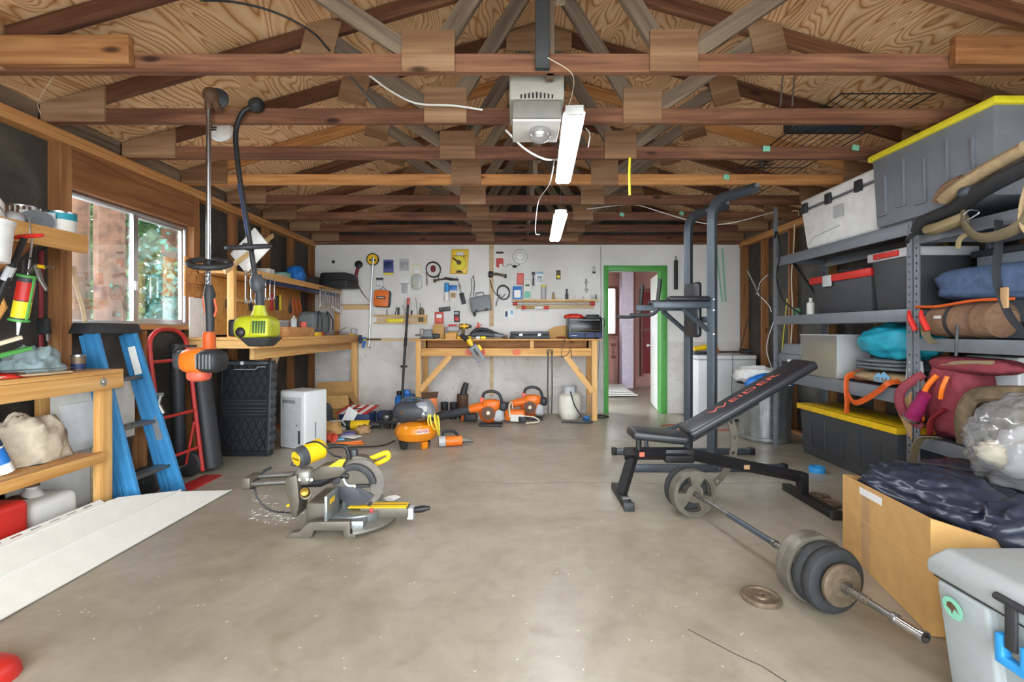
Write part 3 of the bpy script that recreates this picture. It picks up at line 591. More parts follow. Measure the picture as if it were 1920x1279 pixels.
gh = obj('string_head', MB().lathe([(0, -.03), (.035, -.025), (.04, .0), (.03, .025), (0, .03)], 18, Matrix.Rotation(R(60), 4, 'X')), 'charcoal', T); gh.location = L_([(479, 196)])[0] if False else rel(WP([(479, 196)], YT), p0)[0]
obj('guard_wheel', MB().lathe([(.02, -.01), (.045, -.012), (.047, 0), (.045, .012), (.02, .01)], 20, Matrix.Translation(rel(WP([(481, 197)], YT + .02), p0)[0]) @ Matrix.Rotation(R(35), 4, 'Y') @ Matrix.Rotation(R(80), 4, 'X')), 'black', T)
hc = rel(WP([(466, 463)], YT), p0)[0]; ring = [hc + Vector((.12 * cos(a), .09 * sin(a), .004 * cos(a) + .02 * sin(a))) for a in [2 * pi * i / 28 for i in range(28)]]
obj('loop_handle', MB().tube(ring, .014, 10, True), 'charcoal', T); obj('handle_clamp', MB().cb(hc, (.045, .06, .04)), 'charcoal', T, bev=.006)
obj('decal', MB().tube(rel(WP([(450, 345), (457, 385), (466, 440)], YT), p0), .0149, 12), 'navy', T)
obj('throttle_housing', MB().tube(rel(WP([(481, 516), (482, 526), (484, 540), (486, 548)], YT), p0), [.025, .042, .042, .025], 14), 'dark_grey', T)
obj('grip', MB().tube(rel(WP([(486, 545), (487, 562), (488, 575)], YT), p0), [.022, .026, .024], 14), 'charcoal', T)
e = rel(WP([(487, 612)], YT), p0)[0]
obj('clutch_cone', MB().lathe([(.06, -.02), (.05, .02), (.034, .06), (.03, .085)], 18, fr(e + Vector((0, 0, .04)))), 'lime', T)
obj('engine_cover', MB().ell(e + Vector((-.015, 0, -.01)), (.115, .10, .075), 24, 14, .6), 'lime', T)
obj('front_shroud', MB().taper(-.055, .11, .08, .055, .10, .06, fr(e + Vector((.055, -.08, -.005)))), 'lime', T, bev=.012, seg=3)
for k in range(5): obj('cooling_shade', MB().box(.022 + .016 * k, .029 + .016 * k, -.1235, -.105, -.04, .03, Matrix.Translation(e)), 'dark_green', T)  # dark green bars colour in the shade of the cooling gaps
obj('base_tray', MB().taper(-.035, .11, .1, .02, .19, .17, fr(e + Vector((.015, -.01, -.085)))), 'charcoal', T, bev=.01)
obj('air_filter', MB().cb(e + Vector((-.125, -.02, -.01)), (.055, .1, .10)), 'black', T, bev=.014, seg=3)
obj('primer', MB().ell(e + Vector((-.06, -.095, -.035)), (.03, .02, .03)), 'black', T)
# ================================================================ LEFT SIDE
def can(name, label, cat, loc, r, h, mat, lidmat, band=None, group=None, tilt=(0, 0, 0)):
    T = thing(name, label, cat, loc, tilt, group)
    obj('can_body', MB().lathe([(r, 0), (r, h), ], 24), mat, T)
    obj('rim', MB().lathe([(r * .9, h - .002), (r * 1.04, h - .004), (r * 1.04, h + .006), (r * .9, h + .006)], 24), 'steel', T)
    obj('lid', MB().lathe([(r * .9, h - .003), (r * .9, h + .003), (0, h + .002)], 24), lidmat, T)
    if band: obj('label_band', MB().lathe([(r * 1.005, h * band[1]), (r * 1.012, h * band[1]), (r * 1.012, h * band[2]), (r * 1.005, h * band[2])], 24), band[0], T)
    return T
# ---- wall shelf beside the window
S = thing('wall_shelf', 'pale wooden shelf on the felt wall holding paint cans', 'shelf', (-2.68, 2.38, 1.70), kind='thing')
obj('shelf_board', MB().box(-.18, .16, -.60, .385, 0, .03), 'pine_y', S, bev=.003)
obj('front_board', MB().box(.16, .185, -.60, .385, -.06, .045), 'pine_y', S, bev=.003)
obj('bracket', MB().prism([(-.18, 0), (.12, 0), (-.18, -.22)], -.01, .01, Matrix.Translation((0, .2, 0)) @ FACE), 'fir_brown', S)
ZS = 1.731
T = can('paint_can', 'paint can with dark brown drips down its side', 'paint can', (-2.775, 2.665, ZS), .072, .15, 'white_dirty', 'brown')
for k in range(7):
    a = -2.3 + .32 * k; obj('paint_drip', MB().tube([(.0735 * cos(a), .0735 * sin(a), .15), (.0735 * cos(a), .0735 * sin(a), .15 - .04 - .05 * ((k * 7) % 3) / 2)], .007, 6), 'brown', T)
can('paint_can', 'teal and white paint can at the shelf end by the window', 'paint can', (-2.589, 2.70, ZS), .066, .125, 'off_white', 'steel', ('teal', .68, .97))
T = thing('wire_spool', 'black spool in clear packaging lying between the two paint cans', 'spool', (-2.592, 2.565, ZS + .056), (90, 0, 40))
obj('spool', MB().lathe([(.02, -.012), (.055, -.012), (.055, .012), (.02, .012)], 24, Matrix.Diagonal((1.25, 1, 1, 1))), 'black_gloss', T); obj('hub', MB().lathe([(.021, -.014), (.021, .014)], 16), 'dark_grey', T); obj('pack_card', MB().box(-.07, .07, -.056, .054, -.02, -.014), 'light_grey', T)
T = thing('plastic_jug', 'white plastic jug standing at the back of the paint shelf', 'jug', (-2.64, 2.36, ZS)); obj('body', MB().lathe([(.06, 0), (.066, .02), (.066, .10), (.03, .16), (.02, .165), (.02, .19)], 20), 'white', T); obj('cap', MB().lathe([(.023, .185), (.023, .212), (0, .213)], 16), 'red', T)
one('clear_bag', 'crumpled clear bag of screws with red top on the paint shelf', 'bag', MB().ell((0, 0, .04), (.045, .04, .04), 18, 10, 1, .2, 3, 3, .001), 'clear_plastic', (-2.615, 2.468, ZS))
T = thing('plastic_bucket', 'white plastic pail hung below the paint shelf', 'pail', (-2.385, 2.12, 1.50)); obj('pail', MB().lathe([(.0, 0), (.085, 0), (.10, .17), (.105, .175), (.105, .19), (.098, .19), (.096, .17), (.082, .005), (0, .005)], 26), 'white', T); obj('bail', MB().tube(arc((0, .18), .1, 0, 180, 12), .003, 6), 'dull_steel', T)
obj('hook', MB().tube([(0, 0, .28), (-.05, 0, .27), (-.095, 0, .262)], .003, 6), 'dull_steel', T)
# ---- caulking guns, clamps and bars hung under the shelf
p0 = W(45, 560, 2.42); T = thing('caulk_gun', 'green caulking gun loaded with a red and yellow cartridge', 'caulk gun', p0); q = lambda *a: rel(WP(a, 2.42), p0)
ax = q((52, 518), (36, 600)); d = (ax[1] - ax[0]).normalized()
obj('cartridge', MB().cyl(ax[0], ax[1], .034, n=20), 'dark_grey', T)
obj('label_red', MB().cyl(ax[0] + d * .03, ax[0] + d * .125, .0352, n=20), 'red', T); obj('label_yellow', MB().cyl(ax[0] + d * .13, ax[0] + d * .215, .0352, n=20), 'lemon', T)
for s in (-1, 1): obj('frame_rail', MB().cyl(ax[0] + Vector((s * .036, 0, 0)), ax[1] + Vector((s * .036, 0, 0)), .006, n=8), 'green', T)
obj('front_ring', MB().lathe([(.03, -.006), (.042, -.006), (.042, .006), (.03, .006)], 20, axes(ax[0], ax[1]) @ Matrix.Rotation(R(90), 4, 'Y')), 'green', T); obj('rear_ring', MB().lathe([(.0, -.004), (.042, -.006), (.042, .006), (.0, .004)], 20, axes(ax[1], ax[0]) @ Matrix.Rotation(R(90), 4, 'Y')), 'green', T)
obj('handle', MB().tube(q((55, 510), (68, 500), (76, 525), (88, 545)), [.014, .016, .011, .008], 8), 'dull_steel', T); obj('trigger', MB().tube(q((60, 495), (80, 500), (100, 502)), .006, 8), 'dull_steel', T); obj('yellow_sleeve', MB().tube(q((72, 499), (84, 501)), .009, 8), 'yellow', T)
obj('push_rod', MB().tube(q((53, 515), (60, 450), (57, 436)), .005, 8), 'steel', T); obj('frame_hoop', MB().tube(q((44, 512), (44, 488), (52, 482), (60, 486)), .006, 8), 'charcoal', T)
obj('nozzle', MB().tube(q((36, 602), (33, 628)), [.01, .004], 8), 'white', T); obj('hook', MB().tube(q((57, 437), (55, 412), (50, 400)), .003, 6), 'dull_steel', T)
p0 = W(30, 500, 2.27); q = lambda *a: rel(WP(a, 2.27), p0); T = thing('bar_clamp', 'long black bar clamp with red cross handle', 'clamp', p0)
obj('bar', MB().tube(q((46, 446), (-10, 580)), .013, 8), 'black', T); obj('handle', MB().tube(q((10, 448), (40, 444), (80, 441)), [.007, .011, .009], 10), 'red', T); obj('hook', MB().tube(q((12, 448), (4, 440, 2.28), (2, 428, 2.298)), .003, 6), 'dull_steel', T); obj('sleeve', MB().tube(q((22, 500), (10, 525)), .019, 8), 'light_grey', T)
p0 = W(82, 560, 2.9); q = lambda *a: rel(WP(a, 2.9), p0); T = thing('pipe_clamp', 'dark pipe clamp hung upright against the felt wall', 'clamp', p0)
obj('pipe', MB().tube(q((77, 470), (77, 652)), .012, 8), 'dark_red', T); obj('jaw', MB().cb(q((82, 612))[0], (.06, .04, .10)), 'charcoal', T, bev=.01); obj('screw', MB().tube(q((86, 600), (90, 640)), .008, 8), 'dull_steel', T); obj('hook', MB().tube(q((77, 470), (90, 462), (86, 450)), .005, 6), 'charcoal', T)
one('wood_offcut', 'orange-brown plywood offcut propped on the near bench', 'offcut', MB().prism([(-.1, -.13), (.05, -.10), (.10, 0), (.03, .13), (-.1, .1)], -.006, .006, FACE), 'peg_ply', (-2.70, 2.42, 1.318), (0, 6, 0), bev=.001)
# ---- near workbench
B = thing('workbench', 'near wooden workbench with bolted front beam and lower shelf', 'workbench', (-2.64, 2.2, 0)); fx = .22
obj('bench_top', MB().box(-.215, fx, -.9, .725, .93, .955), 'pine_y', B, bev=.003)
obj('front_beam', MB().box(fx - .04, fx, -.9, .725, .842, .929), 'pine_y', B, bev=.003)
obj('end_beam', MB().box(-.215, fx - .041, .685, .724, .842, .929), 'pine', B, bev=.003)
obj('bolt', MB().lathe([(.026, 0), (.026, .003), (.012, .004), (.011, .011), (0, .012)], 16, Matrix.Translation((fx, .58, .888)) @ Matrix.Rotation(R(90), 4, 'Y')), 'chrome', B)
for x in (fx - .081, -.21):
    for y in (.602, -.85): obj('leg', MB().box(x, x + .04, y, y + .09, 0, .93 if x < 0 else .93), 'pine_z', B, bev=.003)
obj('lower_shelf', MB().box(-.165, fx - .042, -.85, .60, .44, .468), 'pine_y', B, bev=.003); obj('shelf_rail', MB().box(fx - .041, fx - .003, -.85, .60, .415, .474), 'pine_y', B, bev=.003)
ZB = .9552
p = lambda px, py, z=ZB: Vector(((px - VX) * ((CH - z) * FPX / (py - VY)) / FPX, (CH - z) * FPX / (py - VY), z)) if py > VY + 1 else None
one('cloth_rag', 'crumpled blue-grey cloth rag heaped on the near bench', 'rag', MB().ell((0, 0, .0), (.11, .15, .135), 40, 24, 1, .38, 2.6, 5, 0), 'rag_grey', (-2.65, 2.60, ZB + .001), (0, 0, 20))
one('red_cloth', 'dark red cloth under the grey rag', 'rag', MB().ell((0, 0, 0), (.085, .075, .024), 22, 12, 1, .3, 3, 9, 0), 'red', (-2.53, 2.33, ZB + .001))
can('small_can', 'small rusty paint can beside the grey rag', 'can', (-2.585, 2.80, ZB + .001), .034, .085, 'rust_iron', 'dull_steel', ('navy', .1, .45))
board('green_stick', (-2.60, 2.20, 1.02), (-2.52, 2.46, 1.10), .02, .035, 'green'); tag(bpy.data.objects['green_stick'], 'green painted stick poking out of the bench clutter', 'stick')
board('white_stick', (-2.66, 2.22, 1.06), (-2.58, 2.47, 1.155), .02, .03, 'cream'); tag(bpy.data.objects['white_stick'], 'cream painted stick poking out of the bench clutter', 'stick')
tag(board('wood_scrap', (-2.50, 2.20, ZB + .008), (-2.47, 2.62, ZB + .008), .05, .012, 'tan_board', up=(1, 0, 0)), 'thin tan slat lying along the near bench front', 'slat')
tag(board('wood_scrap', (-2.58, 2.12, ZB + .012), (-2.53, 2.42, ZB + .012), .07, .02, 'fir_brown', up=(1, 0, 0)), 'brown wood slat under the sticks on the near bench', 'slat')
T = thing('hand_saw', 'hand saw with red handle lying on the near bench', 'saw', (-2.52, 2.27, ZB + .0365), (0, 0, 68)); obj('blade', MB().prism([(0, -.04), (.32, -.01), (.32, .01), (0, .04)], -.001, .001), 'dull_steel', T); obj('handle', MB().prism(rrect(.13, .1, .04, 4, -.06, 0), -.012, .012), 'red', T, bev=.004)
one('scrap_pile', 'heap of dark scraps and fittings at the back of the near bench', 'scraps', MB().ell((0, 0, 0), (.09, .115, .07), 26, 14, 1, .5, 5, 12, 0), 'olive', (-2.745, 2.25, ZB + .001))
# lower shelf contents
ZL = .4685
for i, (y, tl, lb, bm, ring) in enumerate(((2.22, 4, 'caulk tube with green and yellow label on the lower bench shelf', 'green', 'lemon'), (2.30, -14, 'white caulk tube with a blue band leaning on the lower bench shelf', 'blue', 'white'))):
    T = thing('caulk_tube', lb, 'caulk tube', (-2.565 + .015 * i, y + .03 + .045 * i, ZL + .003 + .006 * i - .0), (-tl, tl * .8, 0)); obj('tube', MB().lathe([(0, 0), (.03, 0), (.03, .20), (.026, .205), (.012, .21), (.008, .235), (0, .235)], 20), 'white', T); obj('label_band', MB().lathe([(.0302, .05), (.0312, .05), (.0312, .13), (.0302, .13)], 20), bm, T); obj('label_band', MB().lathe([(.0302, .14), (.0312, .14), (.0312, .18), (.0302, .18)], 20), ring if i == 0 else 'navy', T)
one('canvas_rag', 'heap of beige canvas cloth on the lower bench shelf', 'cloth', MB().ell((0, 0, 0), (.10, .19, .24), 44, 26, 1, .34, 2.2, 21, 0), 'canvas', (-2.665, 2.585, ZL + .001), (0, 0, -8))
one('leaning_sheet', 'tall white panel leaning on the felt wall behind the bench', 'panel', MB().box(-.004, .004, -.30, .32, 0, .405), 'off_white', (-2.77, 3.12, .43), (0, 0, 0), bev=.001)
one('leaning_sheet', 'small white panel leaning in front of the tall one', 'panel', MB().box(-.004, .004, -.26, .14, 0, .30), 'white', (-2.755, 3.12, .435), (0, 0, 0), bev=.001)
one('leaning_sheet', 'white round-cornered board standing on the floor under the lower shelf', 'panel', MB().box(-.006, .006, -.35, .16, 0, .424), 'off_white', (-2.80, 2.95, .004), (0, 0, 0), bev=.001)
# fuel can and jug on the floor
T = thing('fuel_can', 'red plastic fuel can under the near bench', 'fuel can', (-2.595, 2.30, 0)); obj('body', MB().box(-.15, .12, -.3, .12, 0, .335), 'red', T, bev=.035, seg=4); obj('rib', MB().box(.105, .117, -.02, .0, .03, .31), 'dark_red', T, bev=.004); obj('top_handle', MB().tube(curve([(-.02, -.24, .325), (-.02, -.2, .39), (-.02, .0, .39), (-.02, .05, .33)], 6), .018, 10), 'red', T)
T = thing('white_jug', 'translucent white plastic jug with residue beside the red fuel can', 'jug', (-2.655, 2.60, 0)); obj('body', MB().box(-.13, .13, -.12, .15, 0, .28), 'white_dirty', T, bev=.045, seg=4); obj('neck', MB().lathe([(.05, .27), (.04, .31), (.028, .32), (.028, .345)], 18), 'white_dirty', T); obj('cap', MB().lathe([(.032, .335), (.032, .365), (0, .367)], 18), 'brown', T); obj('residue', MB().ell((-.04, -.03, .265), (.07, .05, .03), 16, 8, 1, .2), 'brown', T)
T = thing('bent_tube', 'dark bent tube handle on the floor by the fuel can', 'handle', (-2.36, 2.60, .012)); obj('tube', MB().tube(curve([(-.05, -.06, 0), (-.045, -.03, .12), (.0, .05, .10), (.03, .14, 0)], 6), .012, 8), 'charcoal', T)
# siding boards with gable-cut ends
def siding(label, X0, z0, X1, z1, ya, yb, slots):
    T = thing('siding_panel', label, 'siding', (X1, 1.2, 0)); dv = Vector((X1 - X0, 0, z1 - z0)); L = dv.length; e = 1.2
    m = Matrix.Translation((X0 - X1, 0, z0 + .006)) @ Matrix((dv.normalized(), Vector((0, 1, 0)), Vector((-dv.z, 0, dv.x)).normalized())).transposed().to_4x4()
    h0 = .036 if slots else 0
    obj('panel', MB().prism([(h0, 1.0 - e), (L, 1.0 - e), (L, yb - e), (h0, ya + (yb - ya) * h0 / L - e)], 0, .004, m), 'siding', T, smooth=False)
    obj('bead', MB().prism([(L - .006, 1.0 - e), (L, 1.0 - e), (L, yb - e), (L - .006, yb - e)], .004, .009, m), 'siding', T)
    if slots:
        vs = [1.0 - e]
        for k in range(18): vs += [1.02 - e + .095 * k, 1.02 - e + .095 * k + .055]
        vs.append(ya - e); obj('nail_hem', gridwall([0, .011, .018, .0355], vs, {(1, 2 * k + 1) for k in range(18)}, 0, .0025, lambda u, v, d: m @ Vector((u, v, d))), 'siding', T, smooth=False)
        obj('hem_fold', MB().prism([(.036, 1.0 - e), (.042, 1.0 - e), (.042, ya + .05 - e), (.036, ya + .03 - e)], .004, .010, m), 'siding', T)
siding('white siding board with nail slots leaning off the near bench', -2.42, .198, -2.262, .101, 2.755, 3.20, True)
siding('white siding board with plain edge resting on the floor', -2.266, .097, -2.10, .0, 3.19, 3.50, False)
T = thing('red_container', 'edge of a red plastic container on the floor', 'container', (-1.835, 1.58, 0)); obj('shell', MB().ell((0, 0, .0), (.13, .12, .075), 20, 12, .8, 0, 1, 0, 0), 'red', T); obj('rim', MB().lathe([(.12, .0), (.128, .0), (.128, .012), (.12, .012)], 24), 'salmon', T)
# ---- step ladder
T = thing('step_ladder', 'blue fibreglass step ladder folded and leaning below the window', 'ladder', (-2.45, 3.2, 0))
def rail(b, t, w, d, mat): # C-section rail
    o = obj('rail', MB().prism([(-w / 2, -d / 2), (w / 2, -d / 2), (w / 2, -d / 2 + .012), (-w / 2 + .012, -d / 2 + .012), (-w / 2 + .012, d / 2 - .012), (w / 2, d / 2 - .012), (w / 2, d / 2), (w * .04, d / 2), (w * .04, d / 2 - .008), (-w * .1, d / 2 - .008), (-w * .1, d / 2), (-w / 2, d / 2)], 0, (Vector(t) - Vector(b)).length), mat, T, bev=.002)
    z = (Vector(t) - Vector(b)).normalized(); y = Vector((0, -1, 0)); x = y.cross(z).normalized(); y = z.cross(x); m = Matrix((x, y, z)).transposed().to_4x4(); m.translation = Vector(b); o.matrix_local = m; return o
for (yb, yt) in ((-.20, -.17), (.18, .13)):
    rail((.06, yb, .0), (-.27, yt, 1.20), .085, .028, 'ladder_blue'); rail((-.03, yb, .0), (-.305, yt, 1.16), .06, .026, 'ladder_blue')
lab = obj('label_plate', MB().cb((0, 0, 0), (.05, .004, .2)), 'paper', T); lab.matrix_local = fr((-.215, .115, .98), 0, -15, 0)
lab = obj('warning_plate', MB().cb((0, 0, 0), (.045, .004, .17)), 'grey', T); lab.matrix_local = fr((-.085, .145, .5), 0, -15, 0)
obj('top_cap', MB().taper(0, .15, .42, .07, .12, .38, fr((-.29, -.02, 1.17))), 'charcoal', T, bev=.008)
for k, z in enumerate((.23, .55, .86)):
    x = .06 - .275 * z; obj('step', MB().box(-.09, 0, -.19 + .02 * k, .17 - .015 * k, -.012, .012, Matrix.Translation((x, 0, z))), 'dull_steel', T, bev=.003)
obj('spreader', MB().tube([(-.07, .165, .73), (-.10, .165, .62)], .012, 6), 'dull_steel', T); obj('spreader', MB().tube([(-.12, .165, .73), (-.05, .165, .60)], .012, 6), 'dull_steel', T); obj('hinge_plate', MB().cb((-.095, .165, .735), (.09, .012, .025)), 'dull_steel', T, bev=.002)
for y in (-.20, .18): obj('foot', MB().cb((.06, y, .025), (.09, .04, .05)), 'charcoal', T, bev=.006)
# ---- hand truck
T = thing('hand_truck', 'red tubular hand truck leaning on the wall below the window', 'hand truck', (-2.55, 3.66, 0)); a, b_ = -.20, .20
m = fr((0, 0, .045), 0, -7, 0)
obj('frame_loop', MB().tube(curve([(0, a, 0), (0, a, .5), (0, a, 1.0), (0, a + .06, 1.13), (0, 0, 1.165), (0, b_ - .06, 1.13), (0, b_, 1.0), (0, b_, .5), (0, b_, 0)], 6), .0165, 10, False, m), 'truck_red', T)
for z in (.92, .5, .2): obj('crossbar', MB().cyl((0, a, z), (0, b_, z), .012, n=8, m=m), 'truck_red', T)
obj('toe_plate', MB().box(.0, .15, a - .0, b_ + .02, .0, .008), 'truck_red', T, bev=.002)
for y in (a - .05, b_ + .0): 
    wv = obj('wheel', MB().lathe([(.045, -.028), (.09, -.03), (.105, -.015), (.105, .015), (.09, .03), (.045, .028)], 26, Matrix.Translation((-.11, y - .0, .105)) @ Matrix.Rotation(R(90), 4, 'X')), 'rubber', T)
    obj('wheel_hub', MB().lathe([(.0, -.02), (.046, -.022), (.046, .022), (0, .02)], 16, Matrix.Translation((-.11, y, .105)) @ Matrix.Rotation(R(90), 4, 'X')), 'plate_grey', wv)
obj('axle', MB().cyl((-.11, a - .08, .105), (-.11, b_ + .03, .105), .01), 'dull_steel', T); obj('strut', MB().tube([(-.11, b_ - .04, .105), (-.055, b_ - .02, .45)], .01, 8), 'truck_red', T)
# ---- rolls, wedge
def roll(lb, b, t, r): 
    d = Vector(t) - Vector(b); T = thing('felt_roll', lb, 'roll', b, group='black felt rolls'); o = obj('sheet_roll', MB().lathe([(r * .55, 0), (r, 0), (r, d.length), (r * .55, d.length), (r * .55, 0)], 26, None, False), 'charcoal', T)
    z = d.normalized(); x = Vector((1, 0, 0)); y = z.cross(x).normalized(); x = y.cross(z); mm = Matrix((x, y, z)).transposed().to_4x4(); o.matrix_local = mm; return T
roll('thick black felt roll leaning in front of the black crates', (-2.58, 4.02, .028), (-2.735, 4.06, 1.0), .085); roll('slim black felt roll standing behind the thick roll', (-2.795, 3.945, .004), (-2.805, 3.92, 1.08), .05)
one('yellow_wedge', 'yellow curved plastic strip on the floor by the felt rolls', 'strip', MB().tube(arc((0, 0), .045, 20, 160, 10, 'xy'), .018, 8, flat=(.5, 1)), 'yellow', (-2.69, 3.90, .019))
# ---- stacked folded crates standing on end under the bench
T = thing('folded_crate', 'stack of black plastic folding crates standing on end under the bench', 'crate', (-2.58, 4.47, 0), (-3.5, 0, 0))
for k in range(2):
    y0 = .05 * k; fr_ = obj('crate_frame', gridwall([-.25, -.215, .215, .25], [0, .05, .36, .56, .86, .905], {(1, 1), (1, 3)}, y0, y0 + .042, lambda u, v, d: (u, d, v)), 'crate_black', T, bev=.003)
    for z0, z1 in ((.05, .36), (.56, .86)):
        for j in range(6):
            w = .43 / 6; x = -.215 + w * j
            for n_, (za, zb) in enumerate(((z0, (z0 + z1) / 2), ((z0 + z1) / 2, z1))):
                if k == 0: board('lattice_bar', (x, y0 + .02, za), (x + w, y0 + .02, zb), .007, .008, 'crate_black', T, bev=0); board('lattice_bar', (x + w, y0 + .02, za), (x, y0 + .02, zb), .007, .008, 'crate_black', T, bev=0)
        for zz in (z0 + (z1 - z0) / 4, (z0 + z1) / 2, z1 - (z1 - z0) / 4): obj('lattice_rail', MB().box(-.215, .215, y0 + .015, y0 + .027, zz - .004, zz + .004), 'crate_black', T)
    obj('lattice_back', MB().box(-.215, .215, y0 + .036, y0 + .041, .05, .86), 'charcoal', T)
for z in (.39, .42, .45, .49, .52): obj('slat_rib', MB().box(-.21, .21, -.008, .002, z, z + .008), 'dark_grey', T, bev=.002)
obj('handle_bar', MB().box(-.22, .22, -.02, .0, .865, .897), 'tower_grey', T, bev=.005); obj('badge', MB().lathe([(0, 0), (.018, 0), (.018, .004), (0, .004)], 16, fr((-.02, -.02, .881), 90)), 'white', T)
obj('wire_latch', MB().tube([(-.1, -.012, .82), (.1, -.012, .82), (.13, -.012, .845), (.2, -.012, .845)], .004, 6), 'light_grey', T)
for k in range(10): obj('side_tooth', MB().box(.25, .262, .0, .095, .06 + .085 * k, .11 + .085 * k), 'dark_grey', T, bev=.003)
# ---- dehumidifier
T = thing('dehumidifier', 'white boxy dehumidifier standing on the floor beside the black crates', 'dehumidifier', (-2.15, 4.86, .004), (0, 0, 66)); a = .145
obj('case', MB().box(-a, a, -a, a + .06, 0, .58), 'freezer_white', T, bev=.022, seg=4); obj('front_panel', MB().box(-a - .004, -a + .002, -.10, .17, .02, .52), 'light_grey', T, bev=.003); obj('recess_shade', MB().box(-a - .008, -a - .002, -.02, .16, .455, .49), 'grey', T, bev=.003)  # handle recess is only a grey strip, its shade given by colour
obj('water_gauge', MB().box(-a - .008, -a - .002, -.085, -.06, .06, .19), 'dark_grey', T, bev=.002); obj('grille_slot', MB().box(-.02, -.006, -a - .003, -a + .002, .10, .26), 'grey', T, bev=.001); obj('badge', MB().cb((-a - .007, -.04, .24), (.006, .012, .012)), 'charcoal', T)
# ================================================================ FAR LEFT WORKBENCH
B = thing('workbench', 'long wooden workbench along the window wall under the tool shelf', 'workbench', (-2.53, 5.4, 0)); fx = .33
obj('bench_top', MB().box(-.32, fx, -1.33, 1.385, 1.105, 1.13), 'pine_y', B, bev=.003); obj('front_beam', MB().box(fx - .04, fx, -1.33, 1.385, 1.035, 1.104), 'pine_y', B, bev=.003); obj('end_beam', MB().box(-.32, fx - .041, -1.33, -1.29, 1.035, 1.104), 'pine', B, bev=.003)
obj('lower_rail', MB().box(fx - .16, fx - .12, -1.2, 1.36, .93, 1.034), 'pine_y', B, bev=.003)
obj('leg', MB().box(fx - .118, fx - .042, 1.28, 1.37, 0, 1.034), 'pine_z', B, bev=.003); obj('leg', MB().box(-.01, .07, -.78, -.69, 0, 1.1), 'pine_z', B, bev=.003)
board('brace', (.09, -.74, .72), (.09, -.44, 1.09), .07, .036, 'pine_pale', B)
U = thing('tool_shelf', 'wooden wall rack with a top shelf and tool board above the long bench', 'shelf', (-2.53, 5.4, 1.1305))
for y in (-1.2, 1.30): obj('post', MB().box(-.03, .03, y, y + .045, 0, .64 if y < 0 else .57), 'pine_z', U, bev=.003)
obj('shelf_board', MB().box(-.32, .028, -1.15, 1.345, .575, .6), 'pine_y', U, bev=.003); obj('front_board', MB().box(.03, .055, -.9, 1.345, .575, .64), 'pine_y', U, bev=.003)
obj('tool_board', MB().box(-.322, -.31, -1.0, .86, .02, .57), 'peg_ply', U, bev=.002); obj('peg_rail', MB().box(-.305, -.27, -.66, -.40, .35, .385), 'pine_y', U, bev=.002)
for k in range(3): obj('back_plank', MB().box(-.325, -.308, -1.33, -1.02, .36 + .115 * k, .47 + .115 * k), 'fir', U, bev=.003)
obj('white_backer', MB().box(-.30, -.292, -1.3, -1.02, .0, .35), 'white', U, bev=.002)
obj('under_rail', MB().box(.0, .028, -.85, 1.1, .535, .574), 'navy', U, bev=.002)
ZK = 1.1305 + .6005
# wrenches
def wrench(loc, L, label, group, tilt=0):
    T = thing('combination_wrench', label, 'wrench', loc, (tilt, 0, 0), group); r = L * .085
    obj('shank', MB().tube([(0, 0, -r), (0, 0, -L + r)], [r * .42, r * .38], 8, flat=(.5, 1)), 'chrome', T); obj('ring_end', MB().lathe([(r * .55, -.003), (r, -.003), (r, .003), (r * .55, .003), (r * .55, -.003)], 14, Matrix.Rotation(R(90), 4, 'Y'), False), 'chrome', T)
    obj('open_end', MB().prism([(-r * 1.1, -L - r), (-r * .5, -L - r * .2), (r * .5, -L - r * .2), (r * 1.1, -L - r), (r * 1.3, -L + r * .4), (0, -L + r * 1.6), (-r * 1.3, -L + r * .4)], -.003, .003, FACER @ Matrix.Identity(4)), 'chrome', T); return T
for k in range(7): wrench((-2.47, 4.34 + .085 * k, 1.733 - .012), .27 - .012 * k, 'chrome combination wrench hanging near the window end of the tool shelf', 'wrenches at the window end of the shelf')
for k in range(13): wrench((-2.471, 5.98 + .056 * k, 1.725), .25 - .009 * k if k < 7 else .29 - .008 * (13 - k), 'chrome combination wrench hanging at the back-wall end of the tool shelf', 'wrenches at the back-wall end of the shelf')
# hand tools on the tool board
def plier(y, z, col, lb, L=.17):
    T = thing('pliers', lb, 'pliers', (-2.83, y, z)); 
    for s in (-1, 1): obj('grip', MB().tube([(0, s * .008, -.03), (0, s * .022, -.09), (0, s * .016, -L)], [.007, .010, .008], 8), col, T)
    obj('jaws', MB().prism([(-.014, -.035), (.014, -.035), (.016, -.005), (.004, .05), (-.004, .05), (-.016, -.005)], -.005, .005, FACER), 'dull_steel', T, bev=.002)
plier(5.06, 1.57, 'charcoal', 'black handled pliers hung on the plywood tool board'); plier(5.24, 1.58, 'burnt', 'orange handled pliers hung on the plywood tool board'); plier(5.95, 1.55, 'charcoal', 'dark pliers hung between the orange clamps', .14)
one('torpedo_level', 'red torpedo level hung upright on the tool board', 'level', MB().cb((0, 0, -.1), (.02, .05, .2)), 'red', (-2.83, 5.50, 1.62), bev=.006); one('torpedo_level', 'black and yellow torpedo level hung next to the red one', 'level', MB().cb((0, 0, -.08), (.02, .05, .17)), 'charcoal', (-2.83, 5.62, 1.60), bev=.006)
one('yellow_level', 'thin yellow level hung next to the black one', 'level', MB().cb((0, 0, -.08), (.02, .03, .19)), 'lemon', (-2.83, 5.70, 1.61), bev=.006)
for k, y in enumerate((6.02, 6.10, 6.2)): one('spring_clamp', ('orange spring clamp with narrow arms on the tool board', 'orange spring clamp in the middle of three on the tool board', 'orange spring clamp beside the wrenches')[k], 'clamp', MB().tube([(0, -.02, 0), (0, .0, -.1), (0, .03, -.22)], [.008, .014, .009], 8), 'burnt', (-2.825, y, 1.60), (8 * (k - 1), 0, 0))
